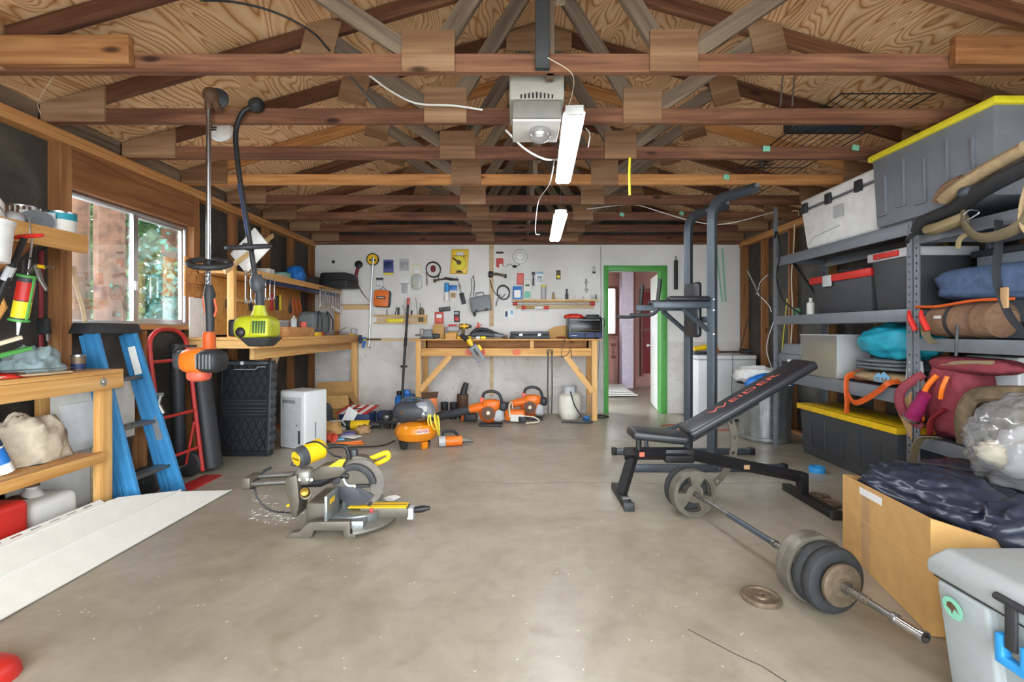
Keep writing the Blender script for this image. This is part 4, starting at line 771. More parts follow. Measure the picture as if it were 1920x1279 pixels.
one('screwdriver', 'black screwdriver hung near the window end of the tool board', 'screwdriver', MB().tube([(0, 0, 0), (0, 0, -.09), (0, 0, -.092), (0, 0, -.2)], [.012, .013, .004, .003], 10), 'charcoal', (-2.815, 4.62, 1.50)); one('blister_pack', 'small blue blister pack hung on the brown planks', 'packet', MB().cb((0, 0, 0), (.012, .06, .13)), 'lightblue', (-2.815, 4.33, 1.55), bev=.003)
# goods on top of the rack
tag(obj('sign_board', MB().cb((0, 0, 0), (.36, .012, .26)), 'white', bev=.002), 'white board tilted on top of the tool shelf', 'board').matrix_local = fr((-2.50, 4.47, 1.945), 0, -42, -12)
tag(board('wood_stake', (-2.52, 4.10, 1.70), (-2.52, 4.92, 2.18), .045, .02, 'pine_pale', up=(0, -1, 1)), 'pale wooden stake slanting behind the white board', 'stake')
GOODS = [('parts_box', 'white parts box on the tool shelf next to the wooden stake', 'box', 'off_white', (.14, .12, .10), 4.92, -2.6), ('parts_box', 'grey parts box under the red strap on the tool shelf', 'box', 'light_grey', (.14, .18, .07), 5.14, -2.58), ('parts_box', 'small brown box behind the grey one on the tool shelf', 'box', 'kraft', (.1, .14, .12), 4.95, -2.76),
         ('parts_box', 'clear green-edged parts case on the tool shelf', 'box', 'mint', (.12, .14, .12), 5.42, -2.66), ('parts_box', 'dark red parts box on the tool shelf beside the blue sack', 'box', 'dark_red', (.12, .14, .06), 5.24, -2.76)]
for n_, lb, ct, mt, sz, y, x in GOODS: one(n_, lb, ct, MB().box(-sz[0] / 2, sz[0] / 2, -sz[1] / 2, sz[1] / 2, 0, sz[2]), mt, (x, y, ZK), (0, 0, 4), bev=.004)
one('blue_sack', 'bright blue nylon sack slumped over the tool shelf front', 'sack', MB().ell((0, 0, .09), (.1, .11, .12), 26, 16, .8, .3, 3, 4), 'blue', (-2.63, 5.66, ZK + .012))
T = thing('wire_basket', 'black wire basket of tools on the tool shelf', 'basket', (-2.675, 6.06, ZK)); obj('basket', MB().lathe([(.0, 0), (.13, 0), (.16, .13), (.15, .13), (.125, .01), (0, .01)], 16, Matrix.Diagonal((1, 1.35, 1, 1))), 'charcoal', T)
obj('rim', MB().tube([(.16 * cos(a), .216 * sin(a), .135) for a in [2 * pi * i / 24 for i in range(24)]], .006, 6, True), 'black', T)
one('red_tool', 'red tool lying in the wire basket', 'tool', MB().ell((0, 0, 0), (.05, .08, .04), 16, 10, .8), 'red', (-2.62, 6.03, ZK + .125)); one('yellow_tool', 'yellow tool handle in the wire basket', 'tool', MB().tube([(0, -.09, 0), (0, .09, .04)], .018, 10), 'yellow', (-2.72, 6.0, ZK + .15))
one('orange_reel', 'orange and black string reel at the back of the tool shelf', 'reel', MB().lathe([(.0, -.03), (.05, -.03), (.05, -.02), (.03, -.015), (.03, .015), (.05, .02), (.05, .03), (0, .03)], 20, Matrix.Rotation(R(90), 4, 'Y')), 'burnt', (-2.78, 5.36, ZK + .052))
T = thing('power_tool_case', 'dark grey plastic case jutting from the end of the tool shelf', 'case', (-2.42, 6.50, ZK + .0405), (0, 0, -8)); obj('case', MB().taper(0, .42, .36, .2, .36, .34), 'charcoal', T, bev=.02, seg=3); obj('seam', MB().box(-.2, .2, -.184, -.17, .09, .105), 'black', T); obj('handle', MB().tube([(.2, -.06, .1), (.235, -.06, .1), (.235, .06, .1), (.2, .06, .1)], .01, 8), 'black', T)
# goods on the long bench
ZT = 1.1305
T = thing('storage_bin', 'clear white plastic bin tilted on the long bench', 'bin', (-2.49, 4.86, ZT), (0, 0, 4)); obj('bin', MB().taper(0, .16, .30, .16, .2, .36), 'clear_plastic', T, bev=.006); obj('rim', MB().tube([(x * .1, y * .18, .16) for x, y in ((-1, -1), (1, -1), (1, 1), (-1, 1))], .006, 6, True), 'white', T)
one('blue_holder', 'small bright blue pentagonal holder in front of the clear bin', 'holder', MB().prism([(-.05, 0), (.05, 0), (.06, .07), (0, .12), (-.06, .07)], -.02, .02, FACER), 'sky', (-2.285, 4.50, ZT), bev=.004)
T = thing('wooden_box', 'rough open wooden box on the long bench', 'box', (-2.275, 4.92, ZT)); obj('side', MB().box(.045, .06, -.3, .3, 0, .095), 'fir', T, bev=.002); obj('side', MB().box(-.06, -.045, -.3, .3, 0, .095), 'fir', T, bev=.002); obj('end', MB().box(-.0445, .0445, -.3, -.282, 0, .095), 'fir', T, bev=.002); obj('end', MB().box(-.0445, .0445, .282, .3, 0, .095), 'fir', T, bev=.002); obj('bottom', MB().box(-.0445, .0445, -.281, .281, 0, .012), 'fir', T)
one('spray_can', 'steel spray can standing in the wooden box', 'can', MB().lathe([(0, 0), (.03, 0), (.03, .16), (.02, .175), (.012, .18), (.012, .2), (0, .2)], 18), 'light_grey', (-2.275, 4.86, ZT + .0125)); one('red_can', 'red can standing in the wooden box', 'can', MB().lathe([(0, 0), (.035, 0), (.035, .13), (.03, .14), (0, .14)], 18), 'salmon', (-2.275, 5.08, ZT + .0125))
T = thing('tool_bag', 'grey canvas tool bag with dark handles on the long bench', 'bag', (-2.45, 5.78, ZT)); obj('body', MB().ell((0, 0, .145), (.13, .27, .145), 26, 16, .55, .06, 2, 3, .0), 'grey_cloth', T)
for s in (-1, 1): obj('handle', MB().tube(curve([(.132, s * .16 - .07, .06), (.136, s * .16 - .06, .2), (.10, s * .12, .295), (.136, s * .16 + .05, .2), (.132, s * .16 + .06, .06)], 6), .008, 6), 'charcoal', T)
obj('zip', MB().tube(curve([(.03, -.25, .25), (.0, 0, .292), (.03, .25, .25)], 6), .006, 6), 'black', T)
one('yellow_sponge', 'yellow sanding sponge at the front of the long bench', 'sponge', MB().cb((0, 0, .02), (.06, .16, .04)), 'yellow', (-2.24, 5.34, ZT), bev=.006); one('red_ball', 'red chalk bottle at the front of the long bench', 'bottle', MB().ell((0, 0, .022), (.03, .05, .022)), 'red', (-2.25, 5.50, ZT))
T = thing('staple_gun', 'steel staple gun near the far end of the long bench', 'staple gun', (-2.32, 6.32, ZT + .012), (0, 0, 75)); obj('body', MB().cb((0, 0, .02), (.16, .025, .04)), 'steel', T, bev=.004); obj('lever', MB().tube([(-.05, 0, .045), (.1, 0, .09)], .009, 8), 'steel', T)
one('yellow_knife', 'yellow utility knife near the end of the long bench', 'knife', MB().cb((0, 0, .01), (.03, .12, .02)), 'yellow', (-2.24, 6.5, ZT), bev=.005)
for k, y in enumerate((6.60, 6.68)): one('clear_cup', ('clear plastic cup on the long bench next to the yellow knife', 'clear plastic cup at the very end of the long bench')[k], 'cup', MB().lathe([(.0, 0), (.025, 0), (.032, .085), (.03, .085), (.023, .004), (0, .004)], 18), 'clear_plastic', (-2.26, y, ZT))
T = thing('quick_clamp', 'blue handled bar clamp gripping the end of the long bench', 'clamp', (-2.16, 6.62, 1.07)); obj('bar', MB().cyl((-.04, 0, 0), (.28, 0, -.005), .008, n=8), 'charcoal', T); obj('jaw', MB().cb((-.005, 0, .0), (.03, .04, .12)), 'navy', T, bev=.006); obj('handle', MB().tube([(.04, 0, .03), (.05, 0, -.04), (.03, 0, -.12)], [.02, .022, .014], 10), 'blue', T); obj('yellow_trigger', MB().cb((.055, -.02, -.01), (.03, .02, .02)), 'yellow', T, bev=.004)
one('garden_hoe', 'pale wooden hoe handle leaning in front of the window corner', 'handle', MB().tube(curve([W(137, 500, 3.09) - Vector((-2.80, 3.13, 0)), W(147, 550, 3.10) - Vector((-2.80, 3.13, 0)), W(160, 608, 3.12) - Vector((-2.80, 3.13, 0)), (0, 0, .6), (0, 0, .002)], 5), .013, 8), 'tan_board', (-2.80, 3.13, 0))
# ================================================================ BACK WALL
YB = BW - .004           # face of the back wall
PXB = YB / FPX           # metres per pixel there
def BP(px, py, out=0): return W(px, py, YB - out) if out == 0 else Vector(((px - VX) * PXB, YB - out, CH - (py - VY) * PXB))
def S_(n): return n * PXB
def hook(T, z): obj('nail', MB().cyl((0, .0, z), (0, -.03, z + .004), .0022, n=6, m=Matrix.Translation((0, 0, 0))), 'dull_steel', T)
def pack(label, x0, x1, y0, y1, card, blobs=(), tilt=0, th=.012, name='blister_pack', cat='packet'):
    """a carded packet hung flat on the wall, with printed areas and a moulded blister"""
    c = BP((x0 + x1) / 2, (y0 + y1) / 2); w, h = S_(x1 - x0), S_(y1 - y0); T = thing(name, label, cat, c, (0, tilt, 0))
    obj('card', MB().prism(rrect(w, h, .006), .001, .004, Matrix.Rotation(R(90), 4, 'X')), card, T)
    for k, (u, v, bw, bh, m, d) in enumerate(blobs):
        obj('blister' if d > .006 else 'print_panel', MB().prism(rrect(w * bw, h * bh, min(w * bw, h * bh) * .2, 3, w * u, h * v), .004, .004 + d, Matrix.Rotation(R(90), 4, 'X')), m, T, bev=.002 if d > .006 else 0)
    hook(T, h / 2 - .006); return T
pack('purple and yellow printed packet hung beside the yellow disc', 719, 738, 487, 516, 'purple', ((0, .15, .8, .45, 'navy', .012), (0, -.42, 1, .14, 'lemon', .0008)))
pack('clear round-blister packet hung next to the purple one', 749, 767, 485, 508, 'light_grey', ((0, -.05, .7, .55, 'clear_plastic', .018),))
pack('small black-topped packet with two white fittings', 705, 719, 521, 537, 'light_grey', ((0, .38, 1, .24, 'charcoal', .0008), (-.22, -.15, .36, .5, 'white', .014), (.24, -.15, .36, .5, 'white', .014)))
pack('long white packet with bagged hardware', 751, 767, 519, 552, 'white', ((0, -.18, .7, .55, 'clear_plastic', .014), (0, .1, 1, .05, 'grey', .0008)))
pack('white and yellow bag hung over the clear coil', 771, 790, 495, 516, 'cream', ((0, 0, .6, .7, 'white', .01),)); 
one('bagged_rope', 'clear bag of yellow rope hung on the back wall', 'bag', MB().ell((0, 0, 0), (S_(10), .02, S_(14)), 18, 12, .6, .1), 'clear_plastic', BP(782, 529, .028)); one('yellow_rope', 'coil of yellow rope inside the clear bag', 'rope', MB().tube([(S_(8) * cos(a), .0, S_(5) * sin(a)) for a in [2 * pi * i / 16 for i in range(16)]], .009, 6, True), 'lemon', BP(782, 532, .024))
pack('red and white drill bit packet above the bench clutter', 815, 832, 585, 607, 'red', ((0, .1, .6, .4, 'white', .0008), (0, -.2, .7, .4, 'salmon', .012)))
pack('red and black blade packet beside the black strip', 851, 862, 583, 604, 'charcoal', ((0, -.2, .7, .4, 'red', .014), (0, .3, .8, .2, 'light_grey', .0008)))
pack('tall red and white respirator filter packet on the tan batten', 930, 944, 472, 504, 'white', ((0, .44, 1, .12, 'black', .0008), (0, -.15, 1, .55, 'red', .0008), (.15, -.32, .45, .2, 'white', .01)), 0, .03)
pack('red patterned packet above the blue box', 969, 982, 512, 534, 'red', ((0, .0, .6, .6, 'salmon', .0008),), 3)
pack('blue and white packet with clear hook', 1005, 1018, 510, 533, 'white', ((0, .42, 1, .16, 'lightblue', .0008), (0, -.1, .6, .5, 'clear_plastic', .014)), 2)
pack('small black and yellow packet alone above the spray bottles', 1043, 1051, 507, 524, 'olive', ((0, .42, 1, .16, 'charcoal', .0008), (0, -.2, .7, .3, 'lemon', .0008)))
pack('tiny dark bit packet near the green door frame', 1110, 1117, 500, 513, 'light_grey', ((0, -.35, .8, .25, 'charcoal', .01),))
pack('blue and white sticker packet below the coiled hose', 946, 964, 580, 595, 'white', ((-.3, -.1, .25, .7, 'navy', .0008), (.25, .1, .3, .5, 'lightblue', .0008)))
# yellow disc + long silver rod
T = thing('measuring_wheel', 'yellow disc measuring wheel with long silver rod', 'measuring wheel', BP(700, 487, .03)); r = S_(11.5)
obj('tyre', MB().lathe([(r * .86, -.012), (r, -.012), (r, .012), (r * .86, .012), (r * .86, -.012)], 30, Matrix.Rotation(R(90), 4, 'X'), False), 'black', T); obj('disc', MB().lathe([(0, -.006), (r * .87, -.006), (r * .87, .006), (0, .006)], 30, Matrix.Rotation(R(90), 4, 'X')), 'yellow', T)
obj('hub', MB().lathe([(0, -.02), (.018, -.02), (.018, .02), (0, .02)], 16, Matrix.Rotation(R(90), 4, 'X')), 'steel', T); P = [BP(702, 484, .055) - BP(700, 487, .03), BP(698, 545, .05) - BP(700, 487, .03), BP(694, 628, .03) - BP(700, 487, .03), BP(692, 650, .02) - BP(700, 487, .03)]
obj('rod', MB().tube(P, .011, 8), 'alu', T); obj('foot', MB().tube([P[-1], P[-1] + Vector((.03, 0, -.02))], .008, 8), 'steel', T)
obj('print_bar', MB().cb((0, -.0066, -.012), (.1, .001, .022)), 'charcoal', T)
# scythe-like pruning saw
T = thing('pruning_sickle', 'brown curved pole pruner blade hung beside the measuring wheel', 'pruner', BP(675, 497, .06)); o_ = BP(675, 497, .06)
obj('ferrule', MB().lathe([(.035, -.03), (.05, -.02), (.055, .0), (.05, .02), (.03, .03)], 20, Matrix.Rotation(R(80), 4, 'X')), 'black', T); obj('collar', MB().lathe([(.036, -.034), (.046, -.034), (.046, -.028), (.036, -.028), (.036, -.034)], 20, Matrix.Rotation(R(80), 4, 'X'), False), 'cream', T)
P = [BP(*q, .02) - o_ for q in ((672, 503), (668, 518), (671, 532), (678, 546), (687, 558), (695, 567))]; obj('handle', MB().tube(P[:3], [.024, .022, .02], 10), 'dark_red', T); obj('blade', MB().tube(curve(P[2:], 5), [.02 - .0009 * i for i in range(len(curve(P[2:], 5)))], 8, flat=(1, .3)), 'brown', T)
# orange zip bag
T = thing('zip_pouch', 'orange zip pouch with dark edge and hanging loop', 'pouch', BP(718, 560, .002), (0, 4, 0)); w, h = S_(30), S_(32)
obj('pouch', MB().prism(rrect(w * .92, h * .95, .03, 5, -.006, 0), .02, .07, Matrix.Rotation(R(90), 4, 'X')), 'orange', T, bev=.01, seg=3); obj('gusset', MB().prism(rrect(w, h, .04, 5, .004, -.004), .001, .06, Matrix.Rotation(R(90), 4, 'X')), 'charcoal', T, bev=.006); obj('patch', MB().prism(rrect(w * .55, h * .16, .008, 3, -.01, .01), .07, .073, Matrix.Rotation(R(90), 4, 'X')), 'brown', T)
obj('patch_print', MB().cb((-.01, -.0736, .01), (.08, .001, .012)), 'white', T); obj('loop', MB().tube([(-.04, -.03, h / 2 - .005), (0, -.015, h / 2 + .045), (.045, -.03, h / 2 - .005)], .005, 6), 'charcoal', T)
# big yellow tape reel
T = thing('tape_reel', 'big yellow long-tape reel with black crank and window handle', 'tape measure', BP(861, 492, .012)); k = S_(1)
obj('case', gridwall([-17 * k, -8 * k, 6 * k, 15 * k], [-22 * k, 12 * k, 19 * k, 24 * k], {(1, 1)}, -.02, .01, lambda u, v, d: (u + (3 * k if v > 0 else 0), d, v)), 'yellow', T, bev=.012, seg=3)
obj('reel_disc', MB().lathe([(0, -.03), (13 * k, -.03), (14 * k, -.02), (14 * k, .0)], 28, fr((0, 0, -2 * k), 90) @ Matrix.Rotation(R(180), 4, 'X')), 'lemon', T); T.children
cr = obj('crank', MB().tube([(-11 * k, -.05, 7 * k), (0, -.05, -1 * k)], [.010, .014], 8), 'brown', T); obj('crank_knob', MB().lathe([(0, 0), (.035, 0), (.03, .03), (0, .03)], 8, fr((0, -.03, -1 * k), 90)), 'brown', T); obj('crank_axle', MB().cyl((0, 0, -1 * k), (0, -.055, -1 * k), .008), 'charcoal', T)
text('lettering', 'DEWALT', .05, 'black', T, fr((.01, -.0208, 9.6 * k)) @ FACE, .0004, .0008); obj('label_patch', MB().prism([(-7 * k, -20 * k), (8 * k, -20 * k), (4 * k, -16 * k), (-3 * k, -16 * k)], .0201, .0212, Matrix.Rotation(R(90), 4, 'X')), 'charcoal', T)
# coiled air hose / cable
def coil(label, cx, cy, r, n, wire, mat, tails, cat='cable', name='coiled_cable', sq=1.0):
    T = thing(name, label, cat, BP(cx, cy, .02)); pts = []
    for i in range(n * 18 + 1):
        a = 2 * pi * i / 18; rr_ = S_(r) * (1 - .05 * sin(i * .7)); pts.append((rr_ * cos(a) + .006 * sin(i * .31), -.002 * (i % 18) / 18 - .006 * (i // 18) * .5, sq * rr_ * sin(a) + .008 * sin(i * .23)))
    obj('loop', MB().tube(pts, wire, 6), mat, T)
    for t in tails: obj('tail', MB().tube(curve([BP(*q, .02) - BP(cx, cy, .02) for q in t], 5), wire * .9, 6), mat, T)
    return T
T = coil('black cable coil with red plug hung below the yellow rope bag', 813, 506, 14, 3, .006, 'charcoal', [((800, 510), (801, 525), (801, 536)), ((824, 512), (822, 528))])
obj('plug', MB().ell((0, -.02, .01), (.035, .02, .05), 14, 10, .8), 'dark_red', T)
T = coil('grey hose looped on the wall from the camp stove burner', 944, 549, 12, 2, .007, 'dark_grey', [((919, 525), (925, 545), (938, 558), (948, 552)), ((938, 552), (932, 565), (930, 574))], 'hose', 'gas_hose', 1.1)
# smoke alarm with bracket
T = thing('smoke_alarm', 'round white smoke alarm fixed high on the wall', 'alarm', BP(975, 482, .012)); r = S_(13.5)
obj('alarm_body', MB().lathe([(0, -.055), (r * .55, -.052), (r * .6, -.046), (r * .92, -.04), (r, -.025), (r, 0), (0, 0)], 32, Matrix.Rotation(R(-90), 4, 'X')), 'white', T)
T.children[0].data.transform(Matrix.Diagonal((1, 1, 1, 1))); obj('vent_ring', MB().lathe([(r * .6, -.002), (r * .66, -.002), (r * .66, .002), (r * .6, .002), (r * .6, -.002)], 30, fr((0, -.05, 0), 90), False), 'light_grey', T)
T = thing('burner_valve', 'small black and chrome gas valve under the smoke alarm', 'valve', BP(965, 500, .02)); obj('valve', MB().ell((0, 0, 0), (.03, .025, .02)), 'charcoal', T); obj('pipe', MB().tube([(0, 0, 0), (.05, -.01, .01), (.07, -.01, .03)], .008, 8), 'chrome', T); obj('wire', MB().tube([(-.02, 0, .01), (-.07, 0, .04), (-.13, 0, .0)], .003, 6), 'dull_steel', T)
T = thing('camp_stove', 'black camping stove burner hung sideways on the tan batten', 'stove', BP(932, 516, .03), (0, 4, 0)); obj('burner', MB().lathe([(0, -.03), (.04, -.03), (.05, 0), (.04, .03), (0, .03)], 16, Matrix.Rotation(R(90), 4, 'Y')), 'charcoal', T); T.children[0].location = (-.09, 0, 0)
obj('arm', MB().tube([(-.08, 0, .0), (.0, 0, .012), (.11, 0, -.005)], [.018, .02, .016], 10), 'olive', T)
for k in range(5): obj('prong', MB().ell((-.03 + .035 * k, -.012, .012 - .004 * k), (.014, .02, .02), 10, 8), 'dull_steel', T)
obj('knob', MB().ell((.12, 0, -.01), (.02, .022, .03)), 'charcoal', T)
# hammer-like bar, grease gun, hacksaw ...
T = thing('brace_bar', 'bronze bar with black grip hung level above the caulk tubes', 'bar', BP(840, 524, .03)); obj('bar', MB().tube([BP(816, 532, .03) - BP(840, 530, .03), BP(838, 529, .03) - BP(840, 530, .03)], .012, 8), 'brown', T); obj('grip', MB().tube([BP(*q, .03) - BP(840, 530, .03) for q in ((834, 528), (846, 530), (860, 531))], [.016, .02, .012], 10), 'charcoal', T); obj('end_block', MB().cb(BP(816, 533, .03) - BP(840, 530, .03), (.04, .03, .045)), 'brown', T, bev=.005); obj('nail', MB().cyl((0, .0, .005), (0, .03, .005), .003, n=6), 'dull_steel', T)
T = thing('adhesive_tube', 'blue topped white adhesive cartridge hung on the wall', 'tube', BP(838, 548, .028)); obj('upper', MB().cyl((0, 0, .0), (0, 0, S_(17)), .032, n=16), 'sky', T); obj('lower', MB().cyl((0, 0, -S_(16)), (0, 0, 0), .036, n=16), 'white', T); obj('nail', MB().cyl((0, .0, S_(15)), (0, .028, S_(15)), .003, n=6), 'dull_steel', T)
T = thing('sealant_pouch', 'white and blue sealant pouch next to the adhesive cartridge', 'pouch', BP(850, 556, .014)); obj('pouch', MB().taper(-S_(21), S_(12), .012, S_(21), S_(14), .03), 'off_white', T, bev=.004); obj('blue_band', MB().cb((0, -.001, S_(16)), (S_(14.4), .034, S_(9))), 'blue', T, bev=.003); obj('print', MB().cb((0, -.013, S_(2)), (S_(9), .002, S_(9))), 'tan', T); obj('nail', MB().cyl((0, .0, S_(19)), (0, .014, S_(19)), .003, n=6), 'dull_steel', T)
T = thing('charger_brick', 'black power brick dangling on its lead', 'charger', BP(868, 560, .02), (0, -14, 0)); obj('brick', MB().cb((0, 0, 0), (S_(8), .035, S_(21))), 'charcoal', T, bev=.006); obj('lead', MB().tube([(0, 0, S_(10)), (-.01, 0, S_(17)), (.0, 0, S_(28)), (-.01, 0, S_(42))], .004, 6), 'dark_grey', T)
obj('plug', MB().cb((0, 0, S_(23)), (.025, .025, .06)), 'dull_steel', T, bev=.005)
T = thing('hanging_strap', 'long dark hand saw strap hung above the grey tool case', 'strap', BP(886, 535, .01)); obj('strap', MB().tube([BP(*q, .012) - BP(886, 535, .01) for q in ((888, 517), (890, 535), (888, 555))], .014, 6, flat=(1, .3)), 'charcoal', T); obj('cord', MB().tube([BP(*q, .008) - BP(886, 535, .01) for q in ((888, 517), (883, 525), (885, 540), (882, 556))], .004, 6), 'charcoal', T)
T = thing('tool_case', 'grey plastic tool case hung tilted on the back wall', 'case', BP(902, 570, .002), (0, -9, 0)); w, h = S_(38), S_(28)
obj('case_shell', MB().prism(rrect(w, h, .02), .0, .10, Matrix.Rotation(R(90), 4, 'X')), 'grey', T, bev=.012, seg=3); T.children[0].data.transform(Matrix.Identity(4)); obj('case_lid', MB().prism(rrect(w * .94, h * .9, .02), .10, .112, Matrix.Rotation(R(90), 4, 'X')), 'grey', T, bev=.005); obj('handle', MB().tube([(-.05, -.06, h / 2), (-.045, -.06, h / 2 + .05), (.06, -.06, h / 2 + .05), (.065, -.06, h / 2)], .006, 8), 'charcoal', T)
for x in (-.075, .07): obj('latch', MB().cb((x, -.105, -h / 2 + .012), (.04, .02, .035)), 'charcoal', T, bev=.004)
obj('drill_nose', MB().tube([(-.11, -.06, -h / 2), (-.11, -.06, -h / 2 - .055)], [.022, .014], 10), 'black', T)
T = thing('bit_holder', 'dark ribbed bit case hung above the red packet', 'case', BP(834, 580, .004), (0, -7, 0)); obj('case', MB().cb((0, -.016, 0), (S_(21), .03, S_(8))), 'charcoal', T, bev=.005); 
for k in range(4): obj('bit', MB().cb((-.055 + .036 * k, -.034, .004), (.012, .006, .03)), 'dull_steel', T, bev=.002)
one('black_strip', 'thin black hacksaw blade strip next to the blade packet', 'blade', MB().cb((0, 0, 0), (.012, .008, S_(21))), 'black', BP(861, 594, .006), (0, -4, 0))
# ---- wall shelves
def bshelf(label, x0, x1, y, thick, dep, rail):
    c = BP((x0 + x1) / 2, y); T = thing('wall_shelf', label, 'shelf', (c.x, YB, c.z)); w = S_(x1 - x0) / 2
    obj('shelf_board', MB().box(-w, w, -dep, 0, -thick, 0), 'pine_pale', T, bev=.002)
    if rail: obj('rail_board', MB().box(-w + .04, w - .05, -.022, 0, -rail, -thick), 'tan_board', T, bev=.002)
    return T, c.z
T, z1_ = bshelf('narrow pale shelf of spray bottles on the back wall', 962, 1120, 562, .022, .10, .13)
def bsit(px, z, y=.05): return Vector(((px - VX) * PXB, YB - y, z + .0008))
T = thing('blue_box', 'blue and white boxed product at the end of the bottle shelf', 'box', bsit(970, z1_)); obj('carton', MB().box(-S_(8), S_(8), -.03, .03, 0, S_(24)), 'blue', T, bev=.002); obj('label_panel', MB().box(-S_(6), S_(6), -.032, -.0302, S_(3), S_(17)), 'white', T)
T = thing('printed_carton', 'white and green printed carton beside the blue box', 'carton', bsit(988.5, z1_)); obj('carton', MB().box(-S_(7), S_(7), -.025, .025, 0, S_(36)), 'off_white', T, bev=.002); obj('label_panel', MB().box(-S_(5.5), S_(5.5), -.0268, -.0252, S_(2), S_(15)), 'mint', T); obj('label_panel', MB().box(-S_(4), S_(4), -.0268, -.0252, S_(24), S_(28)), 'dark_green', T)
def bottle(label, px, r, h, mat, capm, neck=.35, dome=.75):
    T = thing('spray_bottle', label, 'bottle', bsit(px, z1_)); r, h = S_(r), S_(h); obj('bottle', MB().lathe([(0, 0), (r, 0), (r, h * dome), (r * neck, h * (dome + .08)), (r * neck, h * .92)], 16), mat, T); obj('cap', MB().lathe([(r * (neck + .12), h * .88), (r * (neck + .08), h), (0, h)], 14), capm, T); return T
bottle('grey spray can with yellow-green cap', 1019, 4.6, 26, 'light_grey', 'lemon', .9, .84); bottle('small amber glue bottle with dark cap', 1037, 2.6, 13, 'tan', 'charcoal'); bottle('tall dark glue bottle with pointed cap', 1062, 3, 19, 'dark_grey', 'black', .5, .55); bottle('tiny white bottle beside the tall dark one', 1076, 1.2, 7, 'off_white', 'light_grey'); bottle('tiny grey bottle in the middle of the shelf end', 1093, 1.6, 6, 'light_grey', 'grey'); bottle('tiny clear bottle near the red marker', 1109, 1.4, 8, 'light_grey', 'light_grey'); bottle('small red marker bottle at the shelf end', 1116, 1.5, 10.5, 'grey', 'red')
T = thing('hanging_brush', 'black flat brush hanging above the spray cans', 'brush', BP(1000, 523, .012)); obj('handle', MB().cb((0, 0, -S_(6)), (.024, .014, S_(14))), 'charcoal', T, bev=.003); obj('head', MB().cb((0, 0, S_(10)), (.05, .014, S_(5))), 'dark_grey', T, bev=.003); obj('neck', MB().cb((0, 0, S_(4)), (.02, .012, S_(9))), 'dark_grey', T)
T = thing('door_latch', 'steel latch plate hung above the shelf end', 'latch', BP(1099, 536, .008)); obj('plate', MB().cb((0, 0, 0), (S_(3), .01, S_(26))), 'dull_steel', T, bev=.002); obj('tag_card', MB().cb((.02, .003, 0), (S_(8), .004, S_(13))), 'white', T); 
for z in (-S_(7), S_(6)): obj('tongue', MB().cb((0, -.006, z), (S_(9), .008, S_(2))), 'dull_steel', T)
def tube_lt(label, xa, xb, y, mats, dy):
    o_ = BP(xa, y, dy); T = thing('capped_tube', label, 'tube', o_); L = S_(xb - xa)
    obj('end_cap', MB().cyl((0, 0, 0), (S_(8), 0, 0), .026, .02, n=14), 'red', T); obj('end_cap', MB().cyl((L - S_(9), 0, 0), (L, 0, 0), .02, .026, n=14), 'red', T); obj('tube', MB().cyl((S_(8), 0, 0), (L - S_(9), 0, 0), .012, n=12), mats[0], T); obj('sleeve', MB().cyl((S_(mats[2]), 0, 0), (S_(mats[3]), 0, 0), .022, n=12), mats[1], T)
    for x in (.12, L - .12): obj('clip', MB().box(x - .006, x + .006, 0, dy - .0, -.006, .006), 'dull_steel', T)
tube_lt('long clear tube with red end caps under the bottle shelf', 962, 1114, 570, ('clear_plastic', 'light_grey', 9, 18), .05); tube_lt('short roller with red end caps hung under the long tube', 978, 1028, 577.5, ('brass', 'white', 24, 40), .075)
T, z2_ = bshelf('small double shelf with yellow level below the orange pouch', 703, 802, 590.5, .02, .08, 0); c = T
obj('lower_board', MB().box(-S_(49), S_(49), -.08, 0, -S_(14) - .02, -S_(14)), 'pine_pale', c, bev=.002); obj('end_board', MB().box(S_(45), S_(48.5), -.08, 0, -S_(13.9), -.02), 'pine', c, bev=.002); obj('back_board', MB().box(-S_(46), S_(45), -.008, 0, -S_(13.9), -.02), 'tan_board', c)
one('yellow_spirit_level', 'yellow spirit level lying in the small double shelf', 'level', MB().box(-S_(16), S_(16), -.02, .02, 0, S_(6.5)), 'lemon', (BP(743, 0).x, YB - .05, z2_ - S_(13.9)), bev=.004)
one('fittings_jar', 'jar of small fittings in the double shelf', 'jar', MB().lathe([(0, 0), (.03, 0), (.03, S_(8)), (.022, S_(9)), (0, S_(9))], 14), 'olive', (BP(790, 0).x, YB - .045, z2_ - S_(13.9)))
one('fittings_jar', 'dark tin of fittings on top of the double shelf', 'tin', MB().lathe([(0, 0), (.032, 0), (.036, S_(9)), (.02, S_(10)), (.02, S_(13)), (0, S_(13))], 14), 'rust_iron', (BP(792, 0).x, YB - .045, z2_ + .001))
for k, (px, dx, h, r, m, lb) in enumerate(((727, -1, 10, .005, 'charcoal', 'thin dark punch standing on the double shelf'), (742, 3, 14, .006, 'charcoal', 'bent black hex key on the double shelf'), (748, 0, 13, .016, 'dark_grey', 'dark chisel standing on the double shelf'), (762, -6, 18, .009, 'light_grey', 'slanting steel rule on the double shelf'), (784, -4, 33, .004, 'dull_steel', 'long thin drill bit leaning on the double shelf'), (787, 2, 22, .005, 'dull_steel', 'spiral auger bit leaning on the double shelf'), (773, 0, 8, .01, 'charcoal', 'stubby dark bit on the double shelf'))):
    o_ = Vector((BP(px, 0).x, YB - .04, z2_ + .001)); one('shelf_tool', lb, 'tool', MB().tube([(0, 0, 0), (S_(dx), .02, S_(h))], r, 8), m, o_)
tag(board('ledger_board', BP(644, 577, .01), BP(692, 577, .01), .055, .018, 'pine_pale'), 'short pale ledger board screwed on the wall beside the silver rod', 'board')
